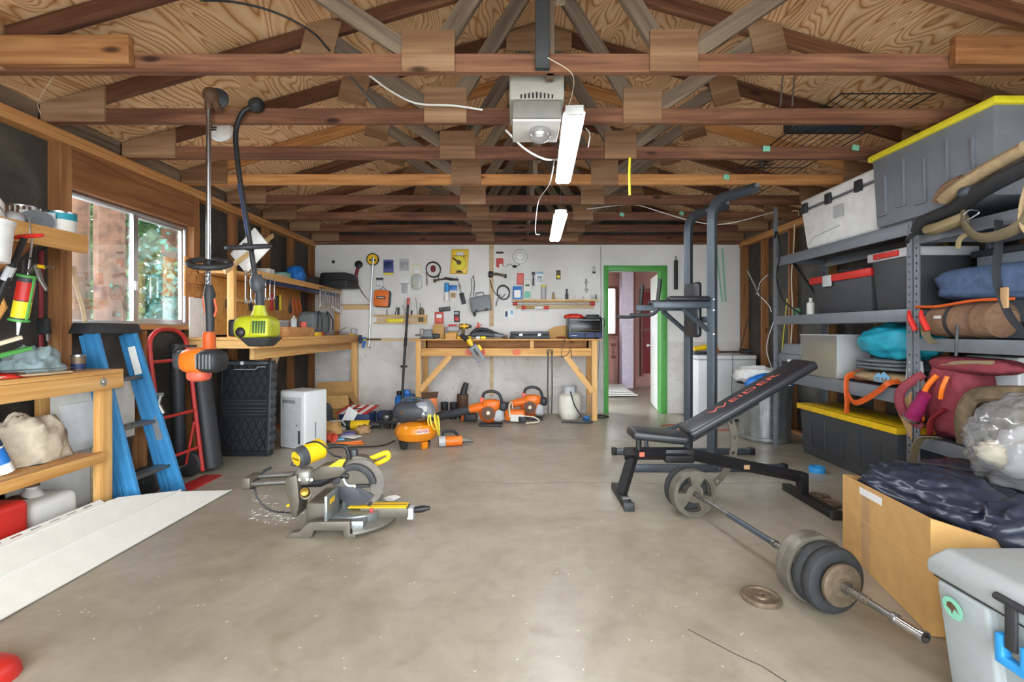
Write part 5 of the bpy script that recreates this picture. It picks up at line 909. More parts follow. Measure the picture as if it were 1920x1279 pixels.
tag(board('ledger_shelf', BP(641, 571.5, .03), BP(693, 571.5, .03), .012, .06, 'tan_board'), 'thin shelf strip above the short ledger board', 'board')
one('round_stopper', 'round black wall knob high in the window-side corner', 'knob', MB().lathe([(0, -.02), (.02, -.02), (.024, 0)], 16, Matrix.Rotation(R(90), 4, 'X')), 'black', BP(625, 491, .001))
# wires and marks on the back wall
one('drop_wire', 'thin cord running down the wall beside the door casing', 'cord', MB().tube([BP(*q, .006) - BP(1126, 560, .006) for q in ((1126, 462), (1127, 560), (1124, 640), (1121, 712))], .003, 5), 'dark_grey', BP(1126, 560, .006))
for k, (x, lb) in enumerate(((1345, 'green garden stake leaning in the corner nearer the tower'), (1356, 'green garden stake leaning in the corner nearer the wall studs'))):
    a, b = BP(x - 3, 466, .02), BP(x + 6 - 4 * k, 566, .05); one('garden_stake', lb, 'stake', MB().tube([a - b, (0, 0, 0)], .009, 6), 'mint', b); bpy.data.objects[-1] if False else None
T = thing('hanging_foam_bar', 'black foam bar hanging on the wall by the far tower upright', 'bar', BP(1266, 515, .03)); obj('foam', MB().cyl((0, 0, -S_(28)), (0, 0, S_(26)), .026, n=14), 'black', T); obj('pin', MB().cyl((0, 0, S_(26)), (0, 0, S_(34)), .008), 'dull_steel', T); obj('bracket', MB().box(-.01, .01, 0, .03, S_(10), S_(12)), 'dull_steel', T)
# pruning pole leaning
T = thing('pole_saw', 'black pole with orange tip leaning against the bench end', 'pole', (-1.40, 6.28, .002)); P = rel([W(765, 572, 6.62), W(757, 690, 6.45), W(752, 777, 6.28)], (-1.40, 6.28, .002)); P[-1].z = 0.003; obj('pole', MB().tube(P, .017, 10), 'charcoal', T); d = (P[0] - P[1]).normalized(); obj('orange_tip', MB().tube([P[0] - d * .0, P[0] + d * .10], .019, 10), 'salmon', T); obj('hook_clip', MB().cb(P[1] + d * .02, (.09, .03, .03)), 'black', T, bev=.005); obj('pole_collar', MB().tube([P[1] + d * .3, P[1] + d * .42], .022, 10), 'black', T)
# ---- centre workbench
YF = 6.25; B = thing('workbench', 'open wooden workbench with angled braces against the back wall', 'workbench', (-.11, YF, 0)); a, b = -1.205, 1.195; zt = 1.077
obj('bench_top', MB().box(a - .05, b + .05, -.02, .525, zt - .016, zt), 'pine', B, bev=.002); obj('front_rail', MB().box(a + .075, b - .075, .002, .04, .852, .957), 'pine', B, bev=.003)
obj('back_rail', MB().box(a + .04, b - .04, .48, .518, .93, zt - .017), 'fir', B, bev=.003); obj('inner_shelf', MB().box(a + .04, b - .04, .045, .475, .93, .945), 'fir', B, bev=.002)
for x in (a, b - .07):
    for y in (.0, .48): obj('leg', MB().box(x, x + .07, y + (.0 if y else -.002), y + .038, 0, zt - .017), 'pine_z', B, bev=.003)
obj('spacer_block', MB().box(.31, .355, .004, .04, .958, zt - .017), 'pine_z', B, bev=.002)
board('brace', (a + .06, -.012, .40), (a + .46, -.012, .86), .075, .02, 'pine', B, bev=.002); board('brace', (b - .06, -.012, .38), (b - .42, -.012, .86), .075, .02, 'pine', B, bev=.002)
for x, m in ((-.36, 'red'), (.07, 'burnt')): pass
for x, m in ((-.605, 'salmon'), (-.45, 'plum'), (.02, 'burnt')): obj('paint_overspray', MB().prism(rrect(.11, .075, .035, 5, 0, 0), 0, .0006, fr((x + .11 + .0, .0012, .905), 90)), m if m != 'plum' else 'red', B)
ZW = zt + .0006
def bw(px, y=.2): return Vector(((px - VX) * (YF + y) / FPX, YF + y, ZW))
T = thing('toaster_oven', 'black toaster oven at the door end of the bench', 'toaster oven', bw(1095, .16)); w = .225
obj('case', MB().box(-w, w, -.13, .2, .015, .275), 'oven_black', T, bev=.008); obj('door_glass', MB().box(-w + .03, w - .035, -.137, -.13, .095, .245), 'black_gloss', T, bev=.002); obj('door_handle', MB().cyl((-w + .04, -.155, .252), (w - .04, -.155, .252), .007), 'steel', T)
for s in (-1, 1): obj('handle_post', MB().cb((s * (w - .045), -.142, .252), (.012, .026, .012)), 'steel', T)
obj('control_strip', MB().box(-w + .005, w - .005, -.136, -.13, .02, .08), 'navy', T); obj('grill_bar', MB().cyl((-w + .035, -.1385, .118), (w - .04, -.1385, .118), .0015, n=6), 'tan', T)
for x in (.0, .13): obj('knob', MB().lathe([(0, 0), (.02, 0), (.017, .02), (0, .02)], 16, fr((x, -.136, .05), 90)), 'black', T)
for x in (-.18, .18): obj('foot', MB().box(x - .015, x + .015, -.1, .15, 0, .015), 'black', T)
obj('maker_plate', MB().cb((-.15, -.1365, .048), (.08, .001, .01)), 'light_grey', T)
zo = ZW + .2755
T = thing('folded_cloth', 'bright red work cloth folded on the toaster oven', 'cloth', Vector((bw(1077, .14).x, YF + .16, zo))); obj('fold', MB().ell((0, 0, .02), (.12, .08, .042), 22, 12, .8, .35, 4, 2, 0), 'red', T); obj('fold_edge', MB().tube([(-.11, -.06, .012), (-.04, -.085, .02), (.06, -.08, .012)], .01, 6), 'salmon', T)
T = thing('battery_charger', 'black battery charger on the toaster oven', 'charger', Vector((bw(1112, .14).x, YF + .16, zo))); obj('base', MB().box(-.1, .1, -.09, .09, 0, .03), 'black', T, bev=.006); obj('dock', MB().box(-.08, .08, -.04, .08, .03, .055), 'charcoal', T, bev=.008); obj('lead', MB().tube(curve([(.1, 0, .015), (.14, -.05, -.01), (.145, -.08, -.08), (.13, -.1, -.11)], 5), .006, 6), 'black', T)
T = thing('socket_case', 'long black tool case with steel latches on the centre bench', 'case', bw(993, .12)); obj('lower_shell', MB().box(-.265, .265, -.09, .14, 0, .055), 'charcoal', T, bev=.01, seg=3); obj('upper_shell', MB().box(-.26, .26, -.085, .135, .057, .10), 'dark_grey', T, bev=.012, seg=3); 
for x in (-.12, .13): obj('latch', MB().cb((x, -.092, .055), (.05, .012, .035)), 'chrome', T, bev=.003)
obj('round_label', MB().cb((.12, -.02, .1015), (.1, .08, .004)), 'navy', T, bev=.001)
one('leaning_card', 'flat brown cardboard piece leaning behind the long tool case', 'cardboard', MB().prism([(-.15, 0), (.15, 0), (.15, .2), (-.05, .17), (-.15, .12)], -.003, .003, FACE), 'kraft', bw(1047, .4), (-12, 0, 0))
one('cable_tangle', 'tangle of dark red cords beside the toaster oven', 'cord', MB().tube(curve([(.06 * cos(a * 1.7), .05 * sin(a * 2.3), .012 + .012 * abs(sin(a))) for a in range(14)], 5), .008, 6), 'dark_red', bw(1052, .1) + Vector((0, 0, .002)))
one('hanging_lead', 'thin lead drooping over the bench rail below the oven', 'cord', MB().tube(curve([(0, .02, .0), (0, -.03, -.03), (-.03, -.032, -.12), (-.04, -.03, -.24), (.04, -.03, -.20), (.08, -.03, -.1), (.09, -.03, -.26)], 6), .0035, 6), 'charcoal', bw(1058, .0) + Vector((0, -.02, .006)))
T = thing('hanging_rods', 'iron bracket with two hanging drill rods below the bench rail', 'rods', Vector((.457, YF - .012, .935))); obj('bracket', MB().tube([(-.035, 0, -.06), (-.035, 0, 0), (.035, 0, 0), (.035, 0, -.06)], .008, 8), 'dark_green', T)
for s in (-1, 1): obj('chain', MB().tube([(s * .024, -.002, -.02), (s * .03, -.004, -.5), (s * .022, -.002, -.84)], .011, 6), 'dull_steel', T)
# clutter at the left half of the bench
T = thing('tan_carton', 'orange-tan open carton on the centre bench', 'box', bw(823, .3)); obj('carton', MB().box(-.075, .075, -.06, .06, 0, .16), 'kraft', T, bev=.002); obj('flap', MB().prism([(-.075, 0), (.075, 0), (.06, .05), (-.06, .05)], 0, .003, fr((0, -.06, .16), 60)), 'kraft', T)
T = thing('bench_vise', 'grey bench vise at the window end of the centre bench', 'vise', bw(802, .12)); obj('base', MB().box(-.09, .09, -.06, .08, 0, .03), 'dark_grey', T, bev=.006); obj('body', MB().taper(.03, .14, .1, .13, .11, .06), 'grey', T, bev=.01); obj('jaw', MB().box(-.10, -.06, -.03, .03, .06, .14), 'dull_steel', T, bev=.004); obj('screw', MB().cyl((-.17, 0, .05), (-.05, 0, .06), .012), 'dull_steel', T); obj('wing', MB().cb((.1, .0, .04), (.12, .08, .06)), 'charcoal', T, bev=.015)
one('wood_block', 'square wood block on the centre bench', 'block', MB().box(-.07, .07, -.05, .05, 0, .075), 'pine', bw(846, .04), bev=.003)
T = thing('cordless_drill', 'yellow and black cordless drill standing on its battery', 'drill', bw(868, .12), (0, 0, 15)); obj('battery', MB().box(-.045, .045, -.04, .04, 0, .05), 'charcoal', T, bev=.006); obj('grip', MB().tube([(0, 0, .05), (0.005, 0, .14)], [.026, .024], 12), 'olive', T); obj('motor', MB().cyl((-.05, 0, .17), (.07, 0, .17), .036, n=16), 'brass', T); obj('motor_band', MB().cyl((.0, 0, .17), (.03, 0, .17), .038, n=16), 'yellow', T); obj('chuck', MB().cyl((.07, 0, .17), (.115, 0, .17), .026, .018, n=14), 'charcoal', T)
T = thing('heat_gun', 'grey and white heat gun lying behind the drill', 'heat gun', bw(850, .34)); obj('body', MB().ell((0, 0, .13), (.1, .05, .045), 18, 10, .8), 'light_grey', T); obj('red_stripe', MB().cb((-.01, -.0, .185), (.12, .04, .025)), 'red', T, bev=.008); obj('stand', MB().box(-.06, .06, -.04, .04, 0, .09), 'yellow', T, bev=.006)
one('yellow_case', 'yellow plastic case under the heat gun', 'case', MB().box(-.08, .08, -.05, .05, 0, .045), 'yellow', bw(846, .14) + Vector((0, 0, .0)), bev=.006)
one('coiled_hose', 'thick black vacuum hose arched on the centre bench', 'hose', MB().tube(curve([(-.12, 0, .03), (-.09, 0, .08), (-.02, 0, .125), (.1, 0, .115), (.22, -.03, .065), (.33, -.06, .032)], 6), .028, 10), 'charcoal', bw(899, .2) + Vector((0, 0, .003)))
T = thing('angle_tool', 'grey angle tool lying under the black hose', 'power tool', bw(905, .08)); obj('body', MB().tube([(-.14, 0, .06), (0, 0, .065), (.16, 0, .05)], [.035, .045, .03], 12), 'dark_grey', T); obj('nose', MB().tube([(.16, 0, .05), (.33, .02, .035)], [.03, .014], 10), 'grey', T); obj('guard', MB().lathe([(0, 0), (.06, 0), (.06, .02), (0, .03)], 18, fr((-.15, 0, .03))), 'charcoal', T)
T = thing('orange_star', 'bright orange star knob on top of the hose', 'knob', bw(897, .2) + Vector((0, 0, .16))); obj('stem', MB().cyl((0, 0, -.01), (0, 0, .06), .014, n=8), 'salmon', T)
for k in range(4): obj('spike', MB().tube([(0, 0, .01), (.05 * cos(k * 1.57 + .4), 0, .015 + .045 * sin(k * 1.57 + .4))], [.014, .006], 6), 'salmon', T)
for k, (px, m, lb) in enumerate(((880, 'yellow', 'yellow battery clip at the bench edge under the drill'), (896, 'white', 'white plastic fitting among the bench tools'), (906, 'lemon', 'small lemon-coloured knob at the bench edge'), (948, 'brown', 'brown round brush on the centre bench'), (960, 'charcoal', 'black bit bundle beside the long tool case'), (862, 'yellow', 'yellow earplug case near the drill battery'))):
    one('small_fitting', lb, 'small part', MB().ell((0, 0, .018), (.028 + .006 * (k % 3), .03, .019 + .012 * (k == 3)), 14, 8, .7, .15, 3, k), m, bw(px, .03))
T = thing('jig_saw', 'grey and yellow jig saw hanging blade-out over the bench front', 'saw', Vector((-.62, YF - .06, .9)), (0, -33, 0)); T.location = W(888, 652, YF - .07)
obj('shoe', gridwall([-.055, -.018, .012, .055], [-.21, -.17, -.02, .02], {(1, 1)}, -.045, -.035, lambda u, v, d: (u, d, v)), 'grey', T, bev=.003); obj('gear_case', MB().box(-.045, .045, -.034, .03, -.1, .06), 'dark_grey', T, bev=.012); obj('motor', MB().cyl((0, 0, .03), (0, .0, .13), .04, n=14), 'yellow', T); obj('grip', MB().tube([(-.01, 0, .12), (-.03, .01, .19), (-.05, .03, .22)], [.036, .032, .03], 12), 'charcoal', T); obj('battery', MB().box(.04, .09, -.03, .03, -.09, -.0), 'yellow', T, bev=.01); obj('cord_hook', MB().tube([(-.03, .03, .18), (-.03, .08, .19)], .01, 8), 'charcoal', T)
# ================================================================ FLOOR ALONG THE BACK WALL
def fp(px, py): return FL(px, py, 0.0)
T = thing('propane_tank', 'white propane cylinder with black hose under the bench', 'propane tank', (.735, 6.42, .004)); 
obj('cylinder', MB().lathe([(.12, .0), (.125, .02), (.15, .05), (.158, .1), (.158, .25), (.14, .31), (.08, .345), (0, .355)], 30), 'tank_white', T); obj('collar', MB().lathe([(.095, .33), (.098, .43), (.09, .43), (.087, .33), (.095, .33)], 24, None, False, .86), 'light_grey', T); obj('valve', MB().tube([(0, 0, .35), (0, 0, .42)], .02, 8), 'charcoal', T); obj('hose', MB().tube(curve([(0, -.03, .39), (.01, -.13, .34), (.05, -.19, .2), (.14, -.24, .06), (.24, -.26, .012)], 6), .009, 8), 'black', T)
T = thing('wire_crate', 'small white wire basket between the propane tank and bench leg', 'basket', (1.02, 6.60, .004))
for k in range(6): obj('wire', MB().tube([(-.09 + .036 * k, -.05, 0), (-.09 + .036 * k, -.05, .26)], .003, 5), 'light_grey', T)
for z in (.0, .13, .26): obj('hoop', MB().tube([(-.1, -.05, z), (.1, -.05, z), (.1, .05, z), (-.1, .05, z)], .003, 5, True), 'light_grey', T)
one('blue_valve', 'blue plastic hose valve on the floor beside the propane tank', 'valve', MB().ell((0, 0, .03), (.05, .04, .03), 14, 10, .8, .2), 'blue', (.93, 6.215, .001)); one('rubber_hose', 'short grey rubber hose in front of the propane tank', 'hose', MB().tube(curve([(-.2, .03, 0), (-.05, 0, 0), (.1, -.03, 0), (.2, .0, 0)], 6), .014, 8), 'dark_grey', (.80, 6.10, .0145))
one('drain_hose', 'thin black hose trailing to the doorway', 'hose', MB().tube(curve([(-.1, 0, 0), (.02, -.03, 0), (.12, .05, 0), (.05, .14, 0), (-.05, .1, 0)], 6), .008, 8), 'black', (1.16, 6.44, .0085))
# leaf blowers and chain saw
def blower(label, loc, rz, tube=True, s=1.0):
    T = thing('leaf_blower', label, 'leaf blower', loc, (0, 0, rz)); T.scale = (s, s, s)
    obj('fan_housing', MB().lathe([(0, -.07), (.09, -.065), (.125, -.03), (.125, .03), (.09, .065), (0, .07)], 26, fr((0, 0, .165), 90)), 'burnt', T); obj('fan_grille', MB().lathe([(0, .0), (.075, 0), (.085, -.012), (0, -.02)], 22, fr((0, -.066, .165), 90) @ Matrix.Rotation(R(180), 4, 'X')), 'brown', T)
    obj('starter_badge', MB().lathe([(0, 0), (.026, 0), (.02, .012), (0, .014)], 16, fr((0, -.085, .17), 90)), 'cream', T); obj('engine_top', MB().ell((.03, .0, .26), (.12, .075, .07), 18, 10, .7), 'orange', T); obj('fuel_tank', MB().ell((.12, 0, .13), (.07, .07, .08), 16, 10, .7), 'light_grey', T)
    obj('base_stand', MB().box(-.12, .17, -.08, .08, 0, .03), 'charcoal', T, bev=.01); obj('handle', MB().tube(curve([(-.08, 0, .30), (-.06, 0, .40), (.04, 0, .43), (.13, 0, .39), (.17, 0, .28)], 6), .019, 10), 'charcoal', T); obj('handle_mount', MB().cb((-.085, 0, .315), (.05, .05, .08)), 'salmon', T, bev=.01)
    obj('air_filter', MB().ell((.18, 0, .24), (.05, .06, .06), 14, 10, .7), 'charcoal', T); obj('outlet', MB().tube([(-.05, .0, .235), (-.16, .0, .22), (-.26, .0, .195)], [.06, .055, .048], 14), 'orange', T)
    obj('blow_tube', MB().tube([(-.24, 0, .20), (-.46, 0, .14)] if not tube else [(-.24, 0, .20), (-.5, .02, .13), (-.80, .04, .075)], [.045, .034] if not tube else [.05, .05, .052], 14), 'dark_grey', T)
    return T
blower('orange leaf blower with white badge near the propane tank', (.20, 6.35, .002), -4, False); blower('orange leaf blower with long grey tube by the yellow hose', (-.33, 5.92, .002), -3, True, 1.0)
T = thing('chain_saw', 'orange and white chain saw lying between the leaf blowers', 'chain saw', (.0, 6.14, .004), (0, 0, -10)); obj('body', MB().box(-.13, .13, -.08, .08, .02, .16), 'orange', T, bev=.03, seg=4); obj('side_cover', MB().box(-.05, .14, -.095, -.07, .02, .11), 'off_white', T, bev=.01); obj('sprocket_cover', MB().box(.06, .15, -.11, -.09, .02, .09), 'charcoal', T, bev=.006); obj('front_handle', MB().tube(curve([(-.05, -.1, .08), (-.06, -.1, .22), (-.06, .08, .24), (-.05, .1, .1)], 6), .012, 8), 'cream', T); obj('pull_cord', MB().tube(curve([(.13, -.05, .09), (.26, -.06, .08), (.32, -.08, .03), (.16, -.12, .012)], 6), .008, 6), 'cream', T); obj('guide_bar', MB().prism(rrect(.36, .06, .028), -.003, .003, fr((-.30, -.05, .06), 90)), 'light_grey', T)
T = thing('orange_grip_tool', 'orange trimmer handle lying behind the grey blower tube', 'tool', (-.62, 6.22, .02)); obj('grip', MB().tube([(-.07, 0, .12), (.0, 0, .15), (.1, 0, .10)], [.022, .025, .03], 10), 'salmon', T); obj('base', MB().box(-.05, .12, -.06, .06, -.018, .08), 'charcoal', T, bev=.015); obj('prop', MB().box(-.09, -.05, -.03, .03, -.018, .13), 'burnt', T, bev=.01)
# boots, cartons and jugs
for k, (px, lb) in enumerate(((832, 'dark work boot beside the orange carton'), (846, 'dark work boot next to the tall brown boot'))):
    T = thing('work_boot', lb, 'boot', ((px - VX) * 6.45 / FPX + .03 * k, 6.45, .002), (0, 0, -90 + 4 * k)); obj('sole', MB().prism(rrect(.26, .09, .04, 5), 0, .025), 'black', T); obj('upper', MB().ell((.03, 0, .06), (.115, .044, .055), 18, 10, .8), 'brown', T); obj('shaft', MB().lathe([(.04, .06), (.05, .12), (.054, .2), (.046, .2), (.04, .1)], 18, fr((-.07, 0, 0)), False), 'charcoal', T)
T = thing('rubber_boot', 'tall brown boot with a dark glove standing in it', 'boot', (-.72, 6.52, .002), (0, 0, -80)); obj('sole', MB().prism(rrect(.28, .11, .05, 5), 0, .03), 'black', T); obj('upper', MB().ell((.04, 0, .075), (.12, .055, .065), 18, 10, .8), 'brown', T); obj('shaft', MB().lathe([(.06, .06), (.075, .15), (.08, .3), (.07, .3), (.06, .1)], 18, fr((-.06, 0, 0)), False), 'brown', T); obj('liner', MB().tube([(-.06, 0, .24), (-.07, .02, .36), (-.075, .05, .46)], [.05, .045, .035], 12), 'charcoal', T)
T = thing('open_carton', 'open carton with orange front and brown flap under the bench', 'carton', (-1.195, 6.455, .004), (0, -3, 12)); obj('carton', MB().box(-.13, .13, -.1, .1, .008, .27), 'orange', T, bev=.003); obj('flap', MB().prism([(-.13, 0), (.14, 0), (.16, .09), (-.14, .09)], 0, .004, fr((0, -.1, .272), 105)), 'brown', T); obj('side_panel', MB().box(.131, .136, -.1, .1, .01, .30), 'tan', T)
T = thing('blue_jug', 'blue plastic water jug with black cap against the wall', 'jug', (-1.50, 6.50, .002)); obj('body', MB().box(-.14, .14, -.1, .12, 0, .31), 'blue', T, bev=.05, seg=4); obj('neck', MB().cb((.0, 0, .335), (.12, .09, .08)), 'blue', T, bev=.025); obj('cap', MB().cyl((-.09, -.02, .31), (-.09, -.02, .36), .035, n=14), 'black', T)
T = thing('navy_sack', 'dark blue sack behind the blue jug', 'sack', (-1.305, 6.635, .002)); obj('sack', MB().ell((0, 0, .12), (.055, .062, .15), 22, 14, .9, .2, 3, 6, .0), 'navy', T)
T = thing('cardboard_box', 'open brown cardboard box with folded-out flaps in the corner', 'cardboard box', (-2.47, 6.37, .002), (0, 0, 12)); w, d, h = .235, .18, .33
for b in ((-w, w, -d, -d + .005), (-w, w, d - .005, d), (-w, -w + .005, -d + .005, d - .005), (w - .005, w, -d + .005, d - .005)): obj('side', MB().box(b[0], b[1], b[2], b[3], 0, h), 'kraft', T)
obj('bottom', MB().box(-w + .005, w - .005, -d + .005, d - .005, 0, .005), 'kraft', T)
for m_, pl in ((fr((0, -d, h), -70 + 0), [(-w, 0), (w, 0), (w + .02, -.17), (-w - .03, -.17)]), (fr((0, d, h), 60), [(-w, 0), (w, 0), (w, .17), (-w, .17)])): obj('flap', MB().prism(pl, 0, .004, Matrix.Translation(m_.translation) @ Matrix.Rotation(R(70 if pl[2][1] < 0 else 55), 4, 'X')), 'kraft', T)
obj('flap', MB().prism([(0, -d), (0, d), (.16, d + .02), (.16, -d - .02)], 0, .004, fr((w, 0, h), 0, 55)), 'kraft', T); obj('flap', MB().prism([(0, -d), (0, d), (-.16, d), (-.16, -d)], 0, .004, fr((-w, 0, h), 0, -60)), 'kraft', T)
T = thing('striped_box', 'red and white striped carton lid on a blue box', 'box', (-1.99, 5.99, .002), (0, 0, -3)); obj('carton', MB().box(-.19, .19, -.13, .13, 0, .15), 'navy', T, bev=.003); 
lm = fr((0, -.02, .19), 16)
for k in range(7): 
    x0 = -.2 + .4 * k / 7; sh = .08; obj('stripe', MB().prism([(x0 - sh * .5, -.13), (x0 + .0571 - sh * .5, -.13), (min(.24, x0 + .0571 + sh * .5), .13), (x0 + sh * .5, .13)], 0, .006, lm), 'white' if k % 2 else 'red', T)
obj('hand_hole_shade', MB().cb((.0, .01, .0075), (.09, .025, .004), lm), 'black', T, bev=.001)  # black block painted in for the shade of the hand hole
T = thing('toy_truck', 'dark blue wheeled toy beside the striped box', 'toy', (-1.69, 6.12, .002)); obj('body', MB().box(-.09, .09, -.06, .1, .03, .15), 'navy', T, bev=.02); obj('wheel', MB().lathe([(0, -.02), (.075, -.02), (.08, 0), (.075, .02), (0, .02)], 22, fr((.05, -.085, .082), 90)), 'black', T); obj('wheel_hub', MB().lathe([(0, 0), (.035, 0), (.03, .008), (0, .01)], 16, fr((.05, -.105, .082), 90)), 'steel', T)
T = thing('floor_tool', 'yellow and black reciprocating saw lying on the floor', 'saw', (-1.86, 5.72, .0), (0, 0, 3)); obj('grip', MB().tube([(-.24, 0, .055), (-.12, 0, .052)], [.05, .052], 14), 'charcoal', T); obj('motor', MB().tube([(-.12, 0, .052), (.1, 0, .055)], [.052, .054], 14), 'yellow', T); obj('gear_nose', MB().tube([(.1, 0, .055), (.22, 0, .05)], [.046, .03], 12), 'charcoal', T)
T = thing('push_broom', 'black bristled push broom head on the floor', 'broom', (-1.46, 5.72, .0), (0, 0, -6)); obj('block', MB().box(-.22, .22, -.03, .03, .06, .10), 'charcoal', T, bev=.006); g = MB(); rr = random.Random(5)
for i in range(90): x = rr.uniform(-.215, .215); y = rr.uniform(-.028, .028); g.cyl((x, y, .062), (x * 1.03, y * 1.5, .001), .003, n=4)
obj('bristles', g, 'black', T, kind='stuff')
# waste paper by the dehumidifier
one('grey_cushion', 'dark grey cushion slumped behind the waste paper', 'cushion', MB().ell((0, 0, .16), (.14, .1, .17), 20, 12, .7, .12, 2, 8, .002), 'dark_grey', (-2.36, 5.72, .0)); one('paper_bag', 'crumpled brown paper bag on the floor', 'bag', MB().ell((0, 0, .05), (.17, .1, .09), 26, 14, .9, .5, 3.5, 11, .001), 'kraft', (-2.12, 5.36, 0), (0, 0, -25)); one('paper_bag', 'small crumpled tan paper at the edge of the waste', 'paper', MB().ell((0, 0, .03), (.08, .07, .05), 20, 12, .9, .6, 4, 13, .001), 'tan', (-1.77, 5.50, 0))
one('folded_card', 'white folded card standing beside the cardboard box', 'card', MB().prism([(-.1, -.02), (.02, -.07), (.1, .1), (-.02, .17)], -.003, .003, FACE), 'paper', (-2.03, 5.785, .09), (-14, 0, 0)); one('cable_tangle', 'tangled grey and white cable behind the paper bag', 'cable', MB().tube(curve([(.1 * cos(a * 1.3), .06 * sin(a * 1.9), .06 + .05 * sin(a * 1.1)) for a in range(12)], 5), .012, 6), 'light_grey', (-2.12, 5.62, .003))
for k, (x, y, rz, m, lb, sz) in enumerate(((-1.98, 5.18, 12, 'lightblue', 'pale blue booklet lying on the floor', (.22, .11)), (-1.82, 5.24, -28, 'white', 'white and purple leaflet lying on the floor', (.2, .12)), (-1.90, 5.34, 35, 'purple', 'purple leaflet under the brown bag', (.16, .1)))): one('leaflet', lb, 'leaflet', MB().box(-sz[0] / 2, sz[0] / 2, -sz[1] / 2, sz[1] / 2, 0, .012), m, (x, y, .001 + .013 * k), (0, 0, rz), bev=.001)
one('red_cup', 'salmon red plastic cup lying by the dehumidifier', 'cup', MB().lathe([(0, 0), (.04, 0), (.052, .12), (.048, .12), (.036, .006), (0, .006)], 20), 'salmon', (-2.03, 5.085, .052), (90, 0, 60)); T = thing('orange_triangle', 'flat orange triangular frame on the floor', 'frame', (-1.70, 4.99, .009)); obj('frame', MB().tube([(-.16, -.04, 0), (.12, -.05, 0), (.06, .06, 0)], .009, 6, True), 'orange', T)
# ================================================================ RIGHT SIDE: racks
RX0, RX1 = 2.62, 3.15
def lpost(T, x, y, sx, sy, h, keys=True):
    """slotted angle post, corner at (x, y), flanges towards sx / sy"""
    f = .042; t = .0025
    n = int(h / .05) if keys else 0; vs = [0]
    for k in range(n): vs += [.022 + .05 * k, .038 + .05 * k]
    vs.append(h); hole = {(1, 2 * k + 1) for k in range(n)}; us = [t, .0155, .0265, f]
    A = gridwall([0] + us[1:], vs, hole, 0, t, lambda u, v, d: (x + sx * u, y + sy * d, v)); B_ = gridwall(us, vs, hole, 0, t, lambda u, v, d: (x + sx * d, y + sy * u, v))
    obj('post', A.add(B_.v, B_.f), 'rack_grey', T, smooth=False)                 # two flanges punched with real key slots
def rack(label, y0, y1, decks, heights):
    T = thing('storage_rack', label, 'rack', (RX0, y0, 0)); d = RX1 - RX0; L = y1 - y0
    lpost(T, 0, 0, 1, 1, heights[0]); lpost(T, 0, L, 1, -1, heights[1]); lpost(T, d, 0, -1, 1, heights[2]); lpost(T, d, L, -1, -1, heights[3])
    for z, h in decks:
        obj('front_beam', MB().box(.003, .03, .003, L - .003, z - h, z), 'rack_grey', T, bev=.003); obj('rear_beam', MB().box(d - .03, d - .003, .003, L - .003, z - h, z), 'rack_grey', T, bev=.003)
        for y in (.003, L - .03): obj('end_beam', MB().box(.031, d - .031, y, y + .027, z - .06, z - .012), 'rack_grey', T, bev=.002)
        obj('deck', MB().box(.031, d - .031, .031, L - .031, z - .012, z - .003), 'tote_dark', T)
    return T
rack('long grey steel rack with three shelves beside the freezer', 3.125, 4.80, ((1.92, .09), (1.335, .085), (.79, .1)), (1.919, 2.44, 2.2, 2.44))
rack('grey steel rack holding the backpacks and duffel', 1.40, 3.11, ((1.83, .075), (1.14, .08), (.51, .085)), (1.9, 1.829, 1.9, 2.45))
for y, a, b, lb in ((3.12, (.53, .0, .62), (.53, .25, 1.26), ''),): pass
def tote(label, x0, x1, y0, y1, z, h, body, lidm, ribs=0, lid_t=.03, name='storage_tote', tp=.93, lat=None):
    cx, cy = (x0 + x1) / 2, (y0 + y1) / 2; w, L = x1 - x0, y1 - y0; T = thing(name, label, 'tote', (cx, cy, z)); hb = h - lid_t
    obj('tub', MB().taper(0, w * tp, L * (1 - (1 - tp) * .6), hb, w, L), body, T, bev=.012, seg=2)
    obj('lid', MB().box(-w / 2 - .02, w / 2 + .02, -L / 2 - .02, L / 2 + .02, hb - .012, h), lidm, T, bev=.008)
    obj('lid_panel', MB().box(-w / 2 + .03, w / 2 - .03, -L / 2 + .03, L / 2 - .03, h - .001, h + .004), lidm, T, bev=.002)
    fx = lambda zz: -w / 2 * (tp + (1 - tp) * zz / hb)
    for k in range(ribs):
        y = -L * .36 + L * .72 * k / max(1, ribs - 1); sl = math.degrees(math.atan((1 - tp) * w / 2 / hb)); zz0, zz1 = hb * (.16 + .05 * (k % 2)), hb * (.72 + .12 * (k % 2))
        o = obj('moulded_rib', MB().box(-.016, .004, -.007, .007, 0, zz1 - zz0), body, T, bev=.002); o.matrix_local = fr((fx(zz0), y, zz0), 0, -sl, 0)
        o = obj('moulded_rib', MB().box(-.016, .004, -.007, L * .09, -.006, .006), body, T, bev=.002); o.matrix_local = fr((fx(zz0), y, zz0), 0, -sl, 0)
    if lat:
        for y in lat: obj('latch', MB().box(-w / 2 - .03, -w / 2 - .012, y - .05, y + .05, hb - .05, h - .004), 'light_grey', T, bev=.004)
    return T
tote('huge grey tote with yellow lid on top of the racks', 2.565, 3.05, 2.53, 3.40, 1.921, .52, 'tote_grey', 'lemon', 5)
tote('huge black tote with yellow lid on the floor under the long rack', 2.80, 3.17, 3.47, 4.66, 0, .48, 'tote_dark', 'yellow', 5, .04, tp=.9)
tote('black tote with red lid on the middle shelf', 2.69, 3.08, 3.58, 4.28, 1.336, .33, 'tote_dark', 'red', 0, .05, tp=.86, lat=(.12,)); tote('black tote with grey and red lid beside the slotted posts', 2.66, 3.08, 3.175, 3.53, 1.336, .42, 'tote_dark', 'light_grey', 0, .05, tp=.86); 
